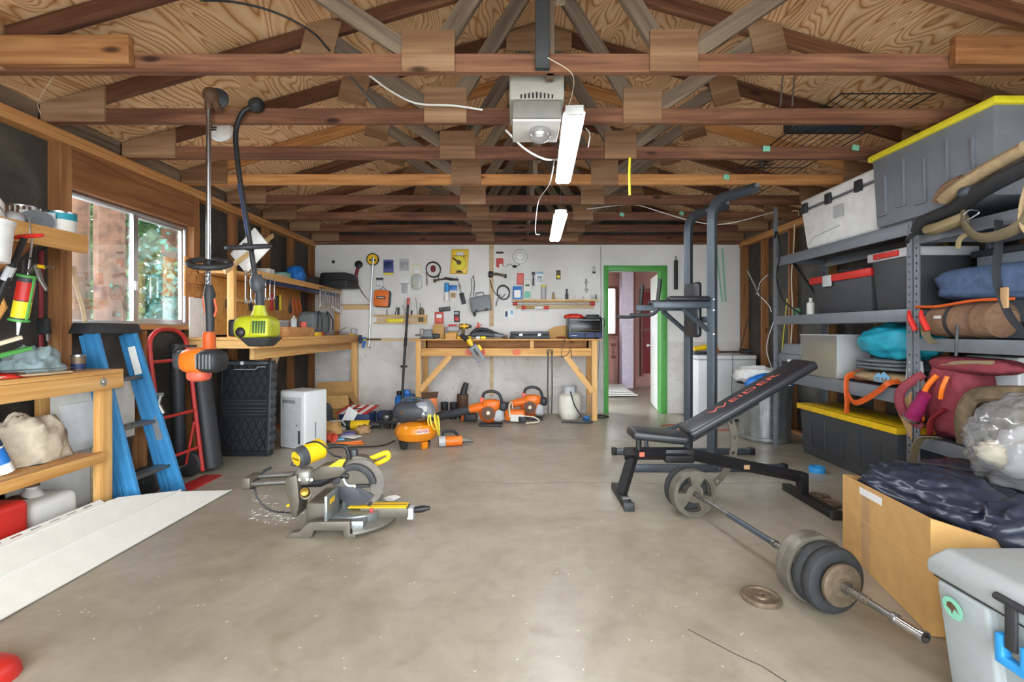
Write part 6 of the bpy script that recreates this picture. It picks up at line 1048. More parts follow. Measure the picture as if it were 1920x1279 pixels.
T = bpy.data.objects['storage_tote.003']; obj('lid_band', MB().box(-.245, -.228, -.10, .12, .37, .41), 'red', T, bev=.003)
tote('grey storage tote standing behind the blue duffel', 2.97, 3.12, 2.70, 3.05, 1.141, .56, 'tote_grey', 'charcoal', 0, .03, tp=.9)
# white cooler on the top shelf
T = thing('ice_chest', 'white hard cooler with black latches on the top shelf', 'cooler', (2.87, 3.92, 1.921)); obj('tub', MB().taper(0, .40, .84, .37, .46, .93), 'white', T, bev=.035, seg=4); obj('gasket', MB().box(-.226, .226, -.46, .46, .371, .38), 'grey', T); obj('lid', MB().box(-.23, .23, -.465, .465, .381, .47), 'white', T, bev=.025, seg=4)
for y in (-.29, .06, .38): obj('latch', MB().box(-.25, -.226, y - .035, y + .035, .335, .425), 'charcoal', T, bev=.006)
obj('label_print', MB().prism(rrect(.12, .1, .005), 0, .0008, Matrix.Translation((-.2275, -.05, .25)) @ FACEL), 'light_grey', T)
obj('handle_line', MB().tube([(-.212, .36, .05), (-.215, .3, .10), (-.218, -.05, .13)], .003, 5), 'light_grey', T)
# lower shelf of the long rack
T = thing('printer', 'dusty grey printer at the freezer end of the low shelf', 'printer', (2.86, 4.575, .791)); obj('body', MB().box(-.21, .2, -.17, .2, 0, .17), 'tote_grey', T, bev=.012); obj('top_lid', MB().taper(.17, .4, .36, .27, .34, .33), 'grey', T, bev=.01); obj('paper_slot', MB().box(-.214, -.208, -.12, .12, .06, .1), 'charcoal', T); obj('tag', MB().box(-.216, -.212, -.06, .02, .07, .12), 'paper', T)
T = thing('clear_bin', 'clear plastic bin of yellowed papers standing on the low shelf', 'bin', (2.79, 4.11, .791)); obj('front_panel', MB().box(-.15, -.14, -.21, .28, 0, .36), 'bin_plastic', T, smooth=False); obj('side_panel', MB().box(-.14, .14, .27, .28, 0, .36), 'clear_plastic', T, smooth=False); obj('side_panel', MB().box(-.14, .14, -.21, -.20, 0, .36), 'clear_plastic', T, smooth=False); obj('rim', MB().tube([(-.145, -.205, .36), (-.145, .275, .36), (.14, .275, .36), (.14, -.205, .36)], .006, 6, True), 'light_grey', T); obj('contents', MB().box(-.13, .1, -.19, .25, .004, .30), 'yellowed_paper', T, bev=.01)
one('teal_sleeping_bag', 'teal nylon sleeping bag bundled on the low shelf', 'sleeping bag', MB().ell((0, 0, 0), (.18, .29, .13), 48, 28, .9, .2, 2.6, 17, -.135), 'teal_nylon', (2.84, 3.49, 1.105), (0, 0, 0))
T = thing('folded_tarp', 'grey tarp folded in layers beneath the teal sleeping bag', 'tarp', (2.81, 3.52, .893))
for k in range(3): obj('tarp_fold', MB().ell((0, .015 * k, .018 + .026 * k), (.165, .245 - .02 * k, .0145), 26, 8, .6, .05, 2, k), 'grey_cloth', T)
T = thing('tent_bag', 'beige stuff sack with blue print and orange strap', 'stuff sack', (2.775, 3.56, .791)); obj('sack', MB().tube([(0, .30, .042), (0, .26, .045), (0, 0, .047), (0, -.24, .045), (0, -.28, .042)], [.025, .056, .07, .064, .03], 18, flat=(1.6, .64)), 'tan_cloth', T); text('lettering', 'KELTY', .05, 'lightblue', T, Matrix.Translation((-.1125, -.12, .040)) @ FACEL, .0008, .0008)
obj('mountain_print', MB().prism([(-.08, 0), (-.03, .035), (-.01, .02), (.02, .045), (.08, 0)], 0, .001, Matrix.Translation((-.1085, -.12, .058)) @ FACEL), 'lightblue', T)
obj('compression_strap', MB().tube([(.116 * cos(a), .17, .050 + .048 * sin(a)) for a in [2 * pi * i / 18 for i in range(18)]], .012, 5, True, flat=(1, .25)), 'burnt', T); obj('strap_tail', MB().tube(curve([(-.112, .165, .055), (-.165, .16, .028), (-.178, .15, -.07), (-.178, .14, -.15), (-.178, .145, -.25)], 6), .024, 5, flat=(.2, 1)), 'burnt', T); obj('strap_loop', MB().tube(curve([(-.178, .15, -.08), (-.186, .05, -.15), (-.186, -.08, -.10), (-.18, -.2, -.02), (-.165, -.25, .03), (-.09, -.26, .045)], 6), .022, 5, flat=(.25, 1)), 'burnt', T)
T = thing('bleach_jug', 'white plastic bottle with orange cap beside the slotted post', 'bottle', (2.70, 3.195, .7915)); T.scale = (.66, .66, .66); obj('bottle', MB().taper(0, .11, .16, .30, .09, .12), 'white', T, bev=.025, seg=3); obj('neck', MB().lathe([(.035, .29), (.025, .34), (.025, .36)], 16), 'white', T); obj('cap', MB().lathe([(.03, .355), (.03, .40), (0, .402)], 16), 'salmon', T)
# middle shelf small bits
one('small_bottle', 'small white and teal bottle beside the red lidded tote', 'bottle', MB().lathe([(0, 0), (.035, 0), (.035, .11), (.015, .13), (.015, .16), (0, .16)], 16), 'off_white', (2.78, 4.45, 1.3365)); one('teal_tin', 'dark teal tin at the end of the middle shelf', 'tin', MB().lathe([(0, 0), (.04, 0), (.04, .07), (0, .07)], 16), 'dark_green', (2.72, 4.56, 1.3365))
one('pruning_shears', 'black pruning shears lying on the red tote lid', 'shears', MB().tube(curve([(0, -.12, 0), (.03, -.06, .01), (0, 0, 0), (-.03, .06, .012), (0, .14, 0)], 5), .015, 8), 'charcoal', (2.80, 3.95, 1.336 + .33 + .02))
one('black_canister', 'black round canister hanging just under the top shelf', 'canister', MB().lathe([(0, 0), (.05, 0), (.06, .05), (.03, .1), (.03, .13), (0, .13)], 18), 'charcoal', (2.84, 3.65, 1.336 + .335))
one('bungee_cord', 'black bungee straps dangling from the rack post', 'strap', MB().tube(curve([(-.012, 4.76, 2.12), (-.02, 4.70, 2.17), (-.014, 4.66, 1.96), (-.012, 4.72, 1.75), (-.012, 4.68, 1.60), (-.016, 4.56, 1.46), (.03, 4.38, 1.34)], 6), .008, 6), 'black', (RX0, 0, 0))
one('trekking_pole', 'black folded pole leaning through the rack behind the bungee', 'pole', MB().tube([(0, 0, 0), (.05, -.45, -.52)], .013, 8), 'black', (2.78, 4.74, 1.88))
# ---- near rack: gear
one('blue_duffel', 'long faded blue duffel bag lying across the middle shelf', 'duffel', MB().ell((0, 0, 0), (.14, .47, .10), 44, 22, .5, .11, 2.0, 31), 'blue_cloth', (2.80, 2.58, 1.465), (2, 0, 0))
T = thing('tent_roll', 'brown rolled duffel with orange cord and red pliers', 'duffel', (2.70, 2.84, 1.142)); obj('roll', MB().tube([(0, .20, .10), (0, .17, .105), (0, 0, .108), (0, -.22, .108), (0, -.25, .10)], [.05, .095, .105, .10, .06], 20), 'brown_cloth', T); obj('buckle_band', MB().tube([(.108 * cos(a), .02, .108 + .108 * sin(a)) for a in [2 * pi * i / 20 for i in range(20)]], .014, 5, True, flat=(1, .2)), 'charcoal', T); obj('end_cinch', MB().tube([(.1 * cos(a), -.12, .108 + .1 * sin(a)) for a in [2 * pi * i / 20 for i in range(20)]], .01, 5, True), 'brown', T)
obj('patch', MB().cb((-.104, .07, .13), (.006, .05, .02)), 'light_grey', T, bev=.002); obj('hang_strap', MB().tube(curve([(-.10, -.06, .08), (-.115, -.07, .0), (-.11, -.06, -.1)], 5), .008, 6), 'dark_grey', T); obj('side_flap', MB().tube(curve([(-.10, .16, .10), (-.12, .13, .02), (-.118, .08, -.03)], 5), .03, 6, flat=(.25, 1)), 'olive', T)
T = thing('tan_tarp', 'light brown canvas tarp draped over the rolled duffel', 'tarp', (2.935, 2.33, 1.245)); obj('drape', MB().ell((0, 0, .0), (.11, .34, .085), 40, 20, .8, .22, 2.2, 5), 'tan_cloth', T); obj('orange_cord', MB().tube(curve([(-.325, .75, .10), (-.325, .59, .095), (-.30, .39, .117), (-.255, .21, .117)], 6), .009, 8), 'burnt', T)
for k, (y, lb) in enumerate(((3.06, 'red handled pliers hooked at the shelf post, nearer the teal bag'), (2.97, 'red handled pliers hooked on the rolled duffel'))): one('pliers', lb, 'pliers', MB().tube(curve([(0, .02, .05), (-.012, 0, 0), (0, -.03, -.08)], 5), [.008 + .0015 * min(i, 6) for i in range(11)], 8), 'red', (2.565, y, 1.27))
one('white_red_box', 'small white and red carton lying on the blue duffel', 'carton', MB().box(-.05, .05, -.1, .1, 0, .05), 'off_white', (2.78, 2.42, 1.575), (0, 0, 8), bev=.003); one('navy_jacket', 'crumpled navy jacket at the back of the middle shelf', 'jacket', MB().ell((0, 0, 0), (.11, .13, .075), 28, 16, 1, .3, 3, 33), 'navy', (2.99, 2.20, 1.655)); 
T = thing('leather_strap', 'wide dark strap with tan buckle hanging down over the duffels', 'strap', (2.585, 2.50, 1.76)); obj('strap', MB().tube(curve([(0, .03, .02), (-.02, .01, -.12), (-.04, .0, -.3), (-.03, -.06, -.5), (0.0, -.14, -.62)], 6), .026, 6, flat=(.2, 1)), 'charcoal', T); obj('buckle', MB().cb((-.046, -.045, -.40), (.014, .04, .11)), 'tan', T, bev=.006)
# bottom shelf
def pack_(name, label, loc, rad, mat, seed, parts, rot=(0, 0, 0), amp=.2):
    T = thing(name, label, 'backpack', loc, rot); obj('bag_body', MB().ell((0, 0, rad[2]), rad, 36, 22, .75, amp, 2.4, seed, .002), mat, T)
    for nm, pts, r, m, fl in parts: obj(nm, MB().tube(curve(pts, 6), r, 8, flat=fl), m, T)
    return T
T = pack_('backpack', 'maroon backpack with orange piping on the bottom shelf', (2.76, 2.94, .511), (.13, .16, .24), 'maroon', 3, (('orange_strap', [(-.13, .12, .10), (-.155, .10, .2), (-.15, .06, .32), (-.12, .02, .40)], .016, 'orange', (1, 1)), ('orange_strap', [(-.13, -.06, .40), (-.15, -.05, .33), (-.145, -.03, .26)], .013, 'orange', (1, 1)), ('shoulder_strap', [(-.12, .13, .05), (-.19, .2, .15), (-.19, .21, .28), (-.12, .12, .40)], .028, 'maroon', (.5, 1)), ('shoulder_strap', [(-.13, .06, .02), (-.155, .02, .12), (-.14, -.06, .2)], .022, 'dark_red', (.5, 1))))
obj('top_flap', MB().ell((-.02, -.11, .47), (.10, .27, .05), 34, 16, .8, .14, 2.5, 61), 'maroon', T); obj('flap_lining', MB().tube(curve([(-.105, .0, .465), (-.115, -.14, .49), (-.09, -.3, .50)], 6), .012, 6), 'khaki', T)
T = thing('thermos', 'plum coloured metal bottle strapped to the maroon backpack', 'bottle', (2.555, 3.05, .62), (30, 0, 0)); obj('flask', MB().lathe([(.0, 0), (.038, 0), (.046, .012), (.042, .1), (.034, .13), (.034, .2), (0, .2)], 20), 'plum', T); obj('rim', MB().lathe([(.044, .0), (.05, .0), (.05, .018), (.044, .018), (.044, 0)], 20, None, False), 'chrome', T)
T = pack_('hunting_pack', 'olive and brown framed hunting pack in front of the backpack', (2.75, 2.56, .511), (.125, .19, .165), 'olive', 7, (('fur_trim', [(-.12, .2, .02), (-.135, .2, .16), (-.12, .15, .30), (-.09, -.02, .34), (-.06, -.2, .35)], .045, 'camo', (1, .8)), ('lashing', [(-.13, .12, .05), (-.14, .11, .16), (-.125, .06, .28)], .012, 'charcoal', (1, 1)), ('lashing', [(-.125, .08, .06), (-.14, -.02, .05), (-.13, -.12, .1)], .012, 'charcoal', (1, 1)), ('orange_sling', [(-.12, .06, .03), (-.165, -.05, .06), (-.15, -.18, .16)], .032, 'orange', (1, .6))))
T = thing('picnic_cooler', 'white picnic cooler with dark lettering behind the backpacks', 'cooler', (3.0, 2.93, .511)); obj('tub', MB().box(-.06, .12, -.17, .155, 0, .48), 'white', T, bev=.015, seg=3); obj('lid', MB().box(-.065, .125, -.175, .16, .48, .52), 'white', T, bev=.012, seg=3); text('lettering', 'IGLOO', .075, 'navy', T, Matrix.Translation((-.0612, -.01, .435)) @ FACEL, .0008, .001); obj('blue_base', MB().box(-.064, -.058, -.165, -.1, .02, .3), 'blue', T)
for k, (y, lb) in enumerate(((2.50, 'pinkish white rolled towel beside the picnic cooler'), (2.39, 'pinkish white rolled towel at the end of the bottom shelf'))): one('towel_roll', lb, 'towel', MB().lathe([(0, 0), (.045, .0), (.05, .03), (.05, .40), (.03, .43), (0, .43)], 18), 'off_white', (2.96, y, .5115))
one('yellow_flag', 'yellow triangular flag with red edge hanging off the bottom shelf', 'flag', MB().prism([(0, 0), (.125, .13), (.125, -.19)], -.004, .004, FACEL), 'tan', (2.606, 3.235, .66), bev=0); one('webbing_loop', 'olive webbing loop over the bottom shelf edge', 'strap', MB().tube(curve([(-.02, .05, -.25), (-.03, .02, -.12), (-.025, -.03, -.01), (.02, -.12, .015)], 6), .03, 6, flat=(.25, 1)), 'olive', (2.60, 3.03, .515))
# top shelf gear
T = thing('climbing_gear', 'tangle of black and khaki climbing harness over the top shelf edge', 'harness', (2.62, 2.75, 1.831))
for nm, pts, r, m, fl in (('padded_belt', [(-.03, .28, .0), (-.05, .20, .045), (-.06, .08, .06), (-.075, -.05, .075), (-.125, -.22, .11), (-.125, -.5, .17)], .05, 'charcoal', (1, .8)), ('khaki_pouch', [(-.06, .16, -.02), (-.08, .08, -.025), (-.075, -.02, -.01), (-.06, -.06, .0)], .05, 'khaki', (1, .7)), ('khaki_roll', [(-.10, .02, .13), (-.135, -.1, .16), (-.135, -.25, .205), (-.13, -.45, .25)], .045, 'tan_cloth', (1, .8)), ('pouch_top', [(-.10, .06, .13), (-.125, -.02, .18), (-.125, -.12, .205)], .04, 'brown_cloth', (1, .6)),
                          ('leg_loop', [(-.06, -.05, .05), (-.10, -.1, -.05), (-.11, -.2, -.14), (-.10, -.36, -.13), (-.08, -.48, -.02), (-.06, -.55, .1)], .03, 'olive', (.5, 1)), ('webbing', [(-.07, -.42, .16), (-.10, -.40, .0), (-.10, -.40, -.12), (-.09, -.47, -.24)], .015, 'tan_cloth', (.4, 1)), ('webbing', [(-.07, -.1, -.09), (-.09, -.06, -.12), (-.085, -.04, -.17)], .014, 'khaki', (.4, 1)), ('strap_tail', [(-.04, .26, .0), (-.06, .33, -.04), (-.05, .36, -.06)], .016, 'black', (.4, 1)), ('gear_loop', [(-.1, -.08, .0), (-.115, -.12, -.03), (-.1, -.18, .0), (-.09, -.12, .03), (-.1, -.08, .0)], .005, 'steel', (1, 1))):
    obj(nm, MB().tube(curve(pts, 6), r, 10, flat=fl), m, T)
obj('buckle', MB().ell((-.155, -.16, .12), (.02, .04, .028), 14, 8, .7), 'tower_grey', T)
# ================================================================ FREEZER CORNER
T = thing('chest_freezer', 'white chest freezer in the corner by the back wall', 'freezer', (2.79, 6.46, .004)); obj('cabinet', MB().box(-.39, .37, -.26, .27, .02, .80), 'freezer_white', T, bev=.01); obj('lid', MB().box(-.395, .375, -.265, .275, .806, .862), 'freezer_white', T, bev=.012, seg=3); obj('gasket', MB().box(-.385, .365, -.255, .265, .80, .806), 'grey', T); obj('plinth', MB().box(-.38, .36, -.25, .26, 0, .02), 'charcoal', T); obj('badge', MB().cb((.29, -.262, .71), (.085, .004, .022)), 'charcoal', T)
T = thing('yellow_impact_driver', 'yellow and black driver lying on the freezer', 'driver', (2.50, 6.35, .868)); obj('battery', MB().box(-.1, .06, -.04, .04, 0, .045), 'charcoal', T, bev=.008); obj('motor', MB().tube([(-.1, 0, .075), (.06, 0, .1)], [.032, .036], 12), 'yellow', T); obj('chuck', MB().tube([(.06, 0, .03), (.13, 0, .025)], [.02, .012], 10), 'dull_steel', T)
T = thing('hedge_trimmer', 'orange and black hedge trimmer lying along the freezer lid', 'trimmer', (2.82, 6.4, .868)); obj('motor', MB().ell((-.12, 0, .05), (.05, .05, .05), 16, 10, .8), 'orange', T); obj('bar', MB().box(-.08, .32, -.02, .02, .022, .045), 'charcoal', T, bev=.004); obj('front_grip', MB().tube([(.2, -.03, .03), (.22, -.03, .07), (.3, -.03, .06)], .01, 8), 'black', T); obj('rear_grip', MB().ell((.33, 0, .04), (.07, .03, .03), 14, 8, .8), 'dark_grey', T)
one('freezer_cord', 'grey cord running down the front of the freezer', 'cord', MB().tube(curve([(0, .02, .0), (0, -.004, -.02), (.004, -.004, -.2), (-.012, -.004, -.42), (.004, -.004, -.62), (-.01, -.01, -.80)], 6), .005, 6), 'grey', (2.84, 6.19, .875))
T = thing('extension_cord', 'orange extension cord lying on the floor in front of the freezer', 'cord', (1.9, 5.6, .006)); obj('cord', MB().tube(curve([FL(*q, .006) - Vector((1.9, 5.6, .006)) for q in ((1340, 792), (1290, 800), (1262, 796), (1240, 800), (1250, 808), (1320, 806), (1370, 806))], 8), .0055, 6), 'burnt', T)
one('black_lead', 'dark lead running from the tower post to the freezer', 'cord', MB().tube(curve([FL(*q, .008) - Vector((2.0, 5.7, 0)) for q in ((1290, 780), (1301, 786), (1309, 793))], 6), .008, 6), 'brown', (2.0, 5.7, 0))
T = thing('trash_can', 'ribbed galvanised steel trash can behind the rack post', 'trash can', (2.74, 5.20, .003)); n = 72; v = []; f = []
for j, (r_, z) in enumerate(((.24, 0), (.245, .02), (.25, .05), (.275, .56), (.28, .60))):
    for i in range(n):
        q = r_ * (1 - (.035 if (i % 4 < 2 and 0 < j < 4 and j != 1) else 0)); v.append((q * cos(2 * pi * i / n), q * sin(2 * pi * i / n), z))
for j in range(4):
    for i in range(n): k = (i + 1) % n; f.append((j * n + i, j * n + k, (j + 1) * n + k, (j + 1) * n + i))
f.append(list(range(n))[::-1]); obj('drum', MB().add(v, f), 'galv', T, ang=25); obj('rim', MB().tube([(.282 * cos(a), .282 * sin(a), .6) for a in [2 * pi * i / 40 for i in range(40)]], .009, 8, True), 'galv', T); obj('base_band', MB().lathe([(.25, .015), (.256, .02), (.256, .05), (.25, .055)], 36, None, False), 'galv', T)
one('blue_bag', 'white and blue printed plastic sack on the trash can', 'sack', MB().ell((0, 0, 0), (.22, .17, .095), 40, 22, .9, .22, 3, 19, -.1), 'white', (2.62, 5.14, .71)); one('blue_sheet', 'blue folded plastic sheet tucked against the printed sack', 'sheet', MB().ell((0, 0, 0), (.14, .04, .05), 24, 12, .9, .2, 3, 23), 'blue', (2.52, 4.915, .675), (0, -20, 0)); one('blue_tub', 'small blue tub on the far rim of the trash can', 'tub', MB().box(-.05, .05, -.07, .07, 0, .06), 'blue', (2.93, 5.1, .61), bev=.01)
# wires and odd sticks on the right wall
for i, (pts, m, r, lb) in enumerate((([(1470, 400), (1495, 395), (1498, 405)], 'cream', .006, 'pale wire along the top plate behind the rack post'), ([(1440, 515), (1425, 530), (1422, 545)], 'white', .005, 'white wire hooked on the stud by the rack post'), ([(1418, 550), (1430, 560), (1443, 575), (1446, 585)], 'white', .006, 'white cable curving to the rack post'), ([(1452, 600), (1440, 635), (1438, 660), (1447, 690)], 'white', .006, 'white cable looped outside the rack post below the middle shelf'), ([(1490, 420), (1488, 470), (1484, 520), (1486, 590), (1480, 690)], 'cream', .007, 'cream cable stapled down the wall stud'), ([(1476, 560), (1470, 620), (1464, 680)], 'lemon', .006, 'yellow cable hanging behind the printer'))):
    P = curve([W(x, y, RW * FPX / (x - VX) * .985) for x, y in pts], 6); one('wall_wire', lb, 'cord', MB().tube(rel(P, P[0]), r, 6), m, P[0])
    bpy.data.objects[-1] if False else None
one('leaning_pole', 'white pole slanting across the studs behind the rack', 'pole', MB().tube([W(1402, 508, 6.35) - W(1426, 556, 5.95), (0, 0, 0)], .012, 8), 'alu', W(1426, 556, 5.95)); one('leaning_stick', 'dark twig leaning in the corner above the freezer', 'stick', MB().tube([W(1406, 586, 6.6) - W(1386, 662, 6.6), (0, 0, 0)], .01, 6), 'brown', W(1386, 662, 6.6) + Vector((0, 0, .0)))
# ================================================================ POWER TOWER
TX, TN, TF = 1.665, 4.0, 4.55; T = thing('power_tower', 'grey steel dip and pull-up tower with black arm pads', 'exercise tower', (TX, (TN + TF) / 2, 0)); hy = (TF - TN) / 2; s5 = .032
bent = lambda x0, ax_: None
for s in (-1, 1):
    y = s * hy
    U = curve([(0, y, .06), (0, y, .6), (0, y, 1.2), (0, y, 1.85), (0, y, 2.12)], 3) + curve([(0, y, 2.14), (.015, y, 2.23), (.07, y, 2.30), (.16, y, 2.335)], 5) + [Vector((.38, y, 2.40))]
    obj('upright', MB().tube(U, .046, 4, flat=(1, 1)), 'tower_grey', T, bev=.004, ang=30)
    obj('pull_up_handle', MB().cyl((.36, y - s * .0 - .05, 2.41), (.36, y + .05, 2.39), .017, n=12), 'grey', T)
    obj('floor_bar', MB().box(-.72, .62, y - .027, y + .027, .002, .058), 'tower_grey', T, bev=.004)
    for x in (-.72, .60): obj('end_cap', MB().box(x - .015, x + .03, y - .031, y + .031, 0, .064), 'black', T, bev=.005)
    az = 1.38; obj('dip_arm', MB().box(-.50, .0, y - .028, y + .028, az, az + .055), 'tower_grey', T, bev=.004); obj('arm_pad', MB().box(-.38, -.03, y - .055, y + .055, az + .055, az + .10), 'vinyl_black', T, bev=.02, seg=3)
    obj('hand_grip', MB().cyl((-.46, y, az + .05), (-.44, y, az + .25), .017, n=12), 'black', T); obj('dip_handle', MB().tube(curve([(-.46, y - .02, az), (-.50, y - .03, az - .045), (-.56, y - .03, az - .06), (-.70, y - .03, az - .06)], 5), .016, 10), 'charcoal', T); obj('arm_brace', MB().tube([(-.25, y, az), (-.02, y, az - .2)], .022, 4), 'tower_grey', T)
    for z in (az - .22, az - .02, az + .07): obj('bolt', MB().lathe([(0, 0), (.012, 0), (.010, .008), (0, .009)], 10, fr((0, y - .036, z), 90)), 'chrome', T)
    for x in (-.3, .05, .12): obj('bolt', MB().lathe([(0, 0), (.010, 0), (.009, .006), (0, .007)], 10, fr((x, y - .028, .03), 90)), 'chrome', T)
obj('cross_tube', MB().box(-.03, .03, -hy, hy, 1.26, 1.31), 'tower_grey', T, bev=.004); obj('base_tube', MB().box(.02, .08, -hy, hy, .01, .05), 'tower_grey', T, bev=.004); obj('pull_bar', MB().cyl((.16, -hy, 2.335), (.16, hy, 2.335), .016, n=12), 'grey', T)
obj('back_pad', MB().box(-.09, -.03, -.15, .15, 1.13, 1.62), 'vinyl_black', T, bev=.03, seg=3); obj('push_up_rail', MB().tube(curve([(-.03, hy, .30), (-.35, hy - .02, .19), (-.42, hy - .06, .15), (-.42, hy - .1, .06)], 5), .019, 10), 'tower_grey', T)
# ================================================================ WEIGHT BENCH
BX, BY = .75, 3.33; T = thing('weight_bench', 'black adjustable weight bench with inclined back pad', 'weight bench', (BX, BY, 0))
obj('front_foot', MB().box(-.03, .03, -.21, .22, .002, .052), 'black', T, bev=.004); obj('front_post', MB().tube([(.0, 0, .05), (.075, 0, .30)], .042, 4), 'black', T, ang=30); obj('front_bracket', MB().cb((0, -.12, .056), (.05, .03, .01)), 'dull_steel', T)
obj('main_beam', MB().tube([(.02, 0, .325), (.45, 0, .325)], .045, 4), 'black', T, ang=30); obj('rear_beam', MB().tube([(.42, 0, .33), (1.26, 0, .16)], .04, 4), 'black', T, ang=30); obj('beam_joint', MB().box(.30, .5, -.035, .035, .265, .36), 'black', T, bev=.006)
obj('rear_post', MB().box(1.24, 1.30, -.03, .03, .05, .19), 'black', T, bev=.004); obj('rear_foot', MB().box(1.24, 1.30, -.36, .2, .002, .052), 'black', T, bev=.004); obj('foot_cap', MB().box(1.235, 1.305, -.37, -.34, 0, .056), 'charcoal', T, bev=.004); obj('foot_cap', MB().box(-.035, .035, -.225, -.195, 0, .056), 'charcoal', T, bev=.004)
obj('seat_post', MB().tube([(.12, 0, .35), (.12, 0, .43)], .02, 8), 'black', T); sp = obj('seat', MB().prism([(-.19, -.10), (.19, -.14), (.19, .14), (-.19, .10)], 0, .065), 'vinyl_black', T, bev=.024, seg=4); sp.matrix_local = fr((.24, 0, .425), 0, 5, 0)
bl = .99; an = 30.0; bp = obj('back_pad', MB().prism([(0, -.13), (bl, -.13), (bl, .13), (0, .13)], 0, .065), 'vinyl_black', T, bev=.024, seg=4); bm = fr((.46, 0, .44), 0, -an, 0); bp.matrix_local = bm
text('lettering', 'WEIDER', .088, 'salmon', T, bm @ fr((bl * .50, .0, .0652)) , .0005, -.0005, 1.75)
obj('pad_support', MB().box(.02, .55, -.02, .02, -.045, 0), 'black', T); T.children; sup = [c for c in T.children if c.name.startswith('pad_support')][-1]; sup.matrix_local = bm
AH = (20, 4, -12, -28, -46, -62); AE = sorted({-70, 30} | {h + d for h in AH for d in (-1.6, 1.6)} | {d for d in range(-66, 30, 6) if all(abs(d - h) > 3 for h in AH)})
obj('angle_plate', gridwall([.37, .384, .406, .42], AE, {(1, AE.index(h - 1.6)) for h in AH}, -.004, .004, lambda u, v, d: (.42 + u * cos(R(v)), .048 + d, .40 + u * sin(R(v)))), 'saw_grey', T, smooth=False)      # pin holes punched through
obj('sticker', MB().cb((.13, -.0465, .33), (.035, .002, .03)), 'salmon', T); obj('sticker', MB().cb((.86, -.0415, .24), (.04, .002, .03)), 'tan', T); T.children
# ================================================================ BARBELL
b0, b1 = Vector((1.145, 3.03, .147)), Vector((1.3945, 1.606, .147)); du = (b1 - b0).normalized()
T = thing('barbell_bar', 'steel barbell rod lying loaded across the floor', 'barbell', b0); m = axes((0, 0, 0), du) @ Matrix(((0, 0, 1, 0), (1, 0, 0, 0), (0, 1, 0, 0), (0, 0, 0, 1))); Lb = (b1 - b0).length
obj('rod', MB().cyl((0, 0, -.22), (0, 0, Lb), .0135, n=16, m=m), 'dull_steel', T); obj('grip_sleeve', MB().cyl((0, 0, .36), (0, 0, .72), .0152, n=16, m=m), 'tower_grey', T); obj('collar', MB().cyl((0, 0, .715), (0, 0, .735), .019, n=16, m=m), 'dull_steel', T); obj('end_sleeve', MB().cyl((0, 0, Lb - .10), (0, 0, Lb), .0165, n=16, m=m), 'chrome', T); obj('end_ring', MB().cyl((0, 0, Lb - .015), (0, 0, Lb), .021, n=16, m=m), 'steel', T); obj('end_ring', MB().cyl((0, 0, Lb - .115), (0, 0, Lb - .10), .021, n=16, m=m), 'dull_steel', T)
def disc(label, s, r, w, mat, holes=False, soft=.012, hub=.03, bore=.017, face=1):
    P = thing('weight_plate', label, 'weight plate', b0 + du * s); P['group'] = 'weight plates on the barbell'
    if holes:
        n = 60; vs = []; fs = []; rings = (bore, .042, r * .40, r * .80, r)
        for z in (-w / 2, w / 2):
            for q in rings:
                for i in range(n): vs.append((q * cos(2 * pi * i / n), q * sin(2 * pi * i / n), z))
        I = lambda z, q, i: (z * 5 + q) * n + i % n
        op = lambda q, i: q == 2 and (i % 20) in range(3, 14)
        for i in range(n):
            for q in range(4):
                if op(q, i): 
                    continue
                for z in (0, 1): fs.append((I(z, q, i), I(z, q, i + 1), I(z, q + 1, i + 1), I(z, q + 1, i)))
                for (qa, qb, ia, ib, nq, ni) in ((q, q, i, i + 1, q - 1, i), (q + 1, q + 1, i, i + 1, q + 1, i), (q, q + 1, i, i, q, i - 1), (q, q + 1, i + 1, i + 1, q, i + 1)):
                    if nq < 0 or nq > 3 or op(nq, ni % n): fs.append((I(0, qa, ia), I(0, qb, ib), I(1, qb, ib), I(1, qa, ia)))
        obj('plate', MB().add([m @ Vector(q) for q in vs], fs), mat, P, ang=30); obj('rim', MB().lathe([(r * .86, -w / 2 - .006), (r * 1.0, -w / 2 - .006), (r * 1.012, 0), (r, w / 2 + .006), (r * .86, w / 2 + .006), (r * .86, -w / 2 - .006)], 48, m, False), mat, P)
        for f_ in (-1, 1): obj('hub_ring', MB().lathe([(bore, f_ * w / 2), (.04, f_ * w / 2), (.036, f_ * (w / 2 + .005)), (bore, f_ * (w / 2 + .005))], 24, m, False), mat, P)
    else:
        obj('plate', MB().lathe([(bore, -w / 2), (r - soft, -w / 2), (r - soft * .3, -w / 2 + soft * .3), (r, -w / 2 + soft), (r, w / 2 - soft), (r - soft * .3, w / 2 - soft * .3), (r - soft, w / 2), (r * .62, w / 2), (r * .58, w / 2 - .004), (bore, w / 2 - .004), (bore, -w / 2)], 44, m, False), mat, P); obj('hub', MB().lathe([(bore, w / 2 - .004), (.03, w / 2 - .004), (.028, w / 2 + .003), (bore, w / 2 + .003)], 20, m, False), mat, P)
    return P
disc('grey iron plate with three openings at the bench end of the bar', .0, .147, .022, 'plate_grey', True); disc('grey iron plate right behind the one with openings', -.034, .147, .022, 'plate_grey', True); disc('thick black plate at the bench end of the bar', -.072, .14, .042, 'rubber'); disc('outermost black plate at the bench end of the bar', -.118, .14, .042, 'rubber')
disc('grey iron ring plate inside the loaded end by the box', .93, .147, .022, 'plate_grey', True); disc('second grey ring plate against the black plates', .965, .147, .022, 'plate_grey', True); disc('black rubber-coated plate next to the grey ring plates', 1.012, .138, .05, 'rubber', soft=.02); disc('outer black rubber-coated plate beside the rusty disc', 1.066, .138, .05, 'rubber', soft=.02); disc('small rusty plate at the loaded end by the box', 1.108, .088, .02, 'rust_iron', soft=.004)
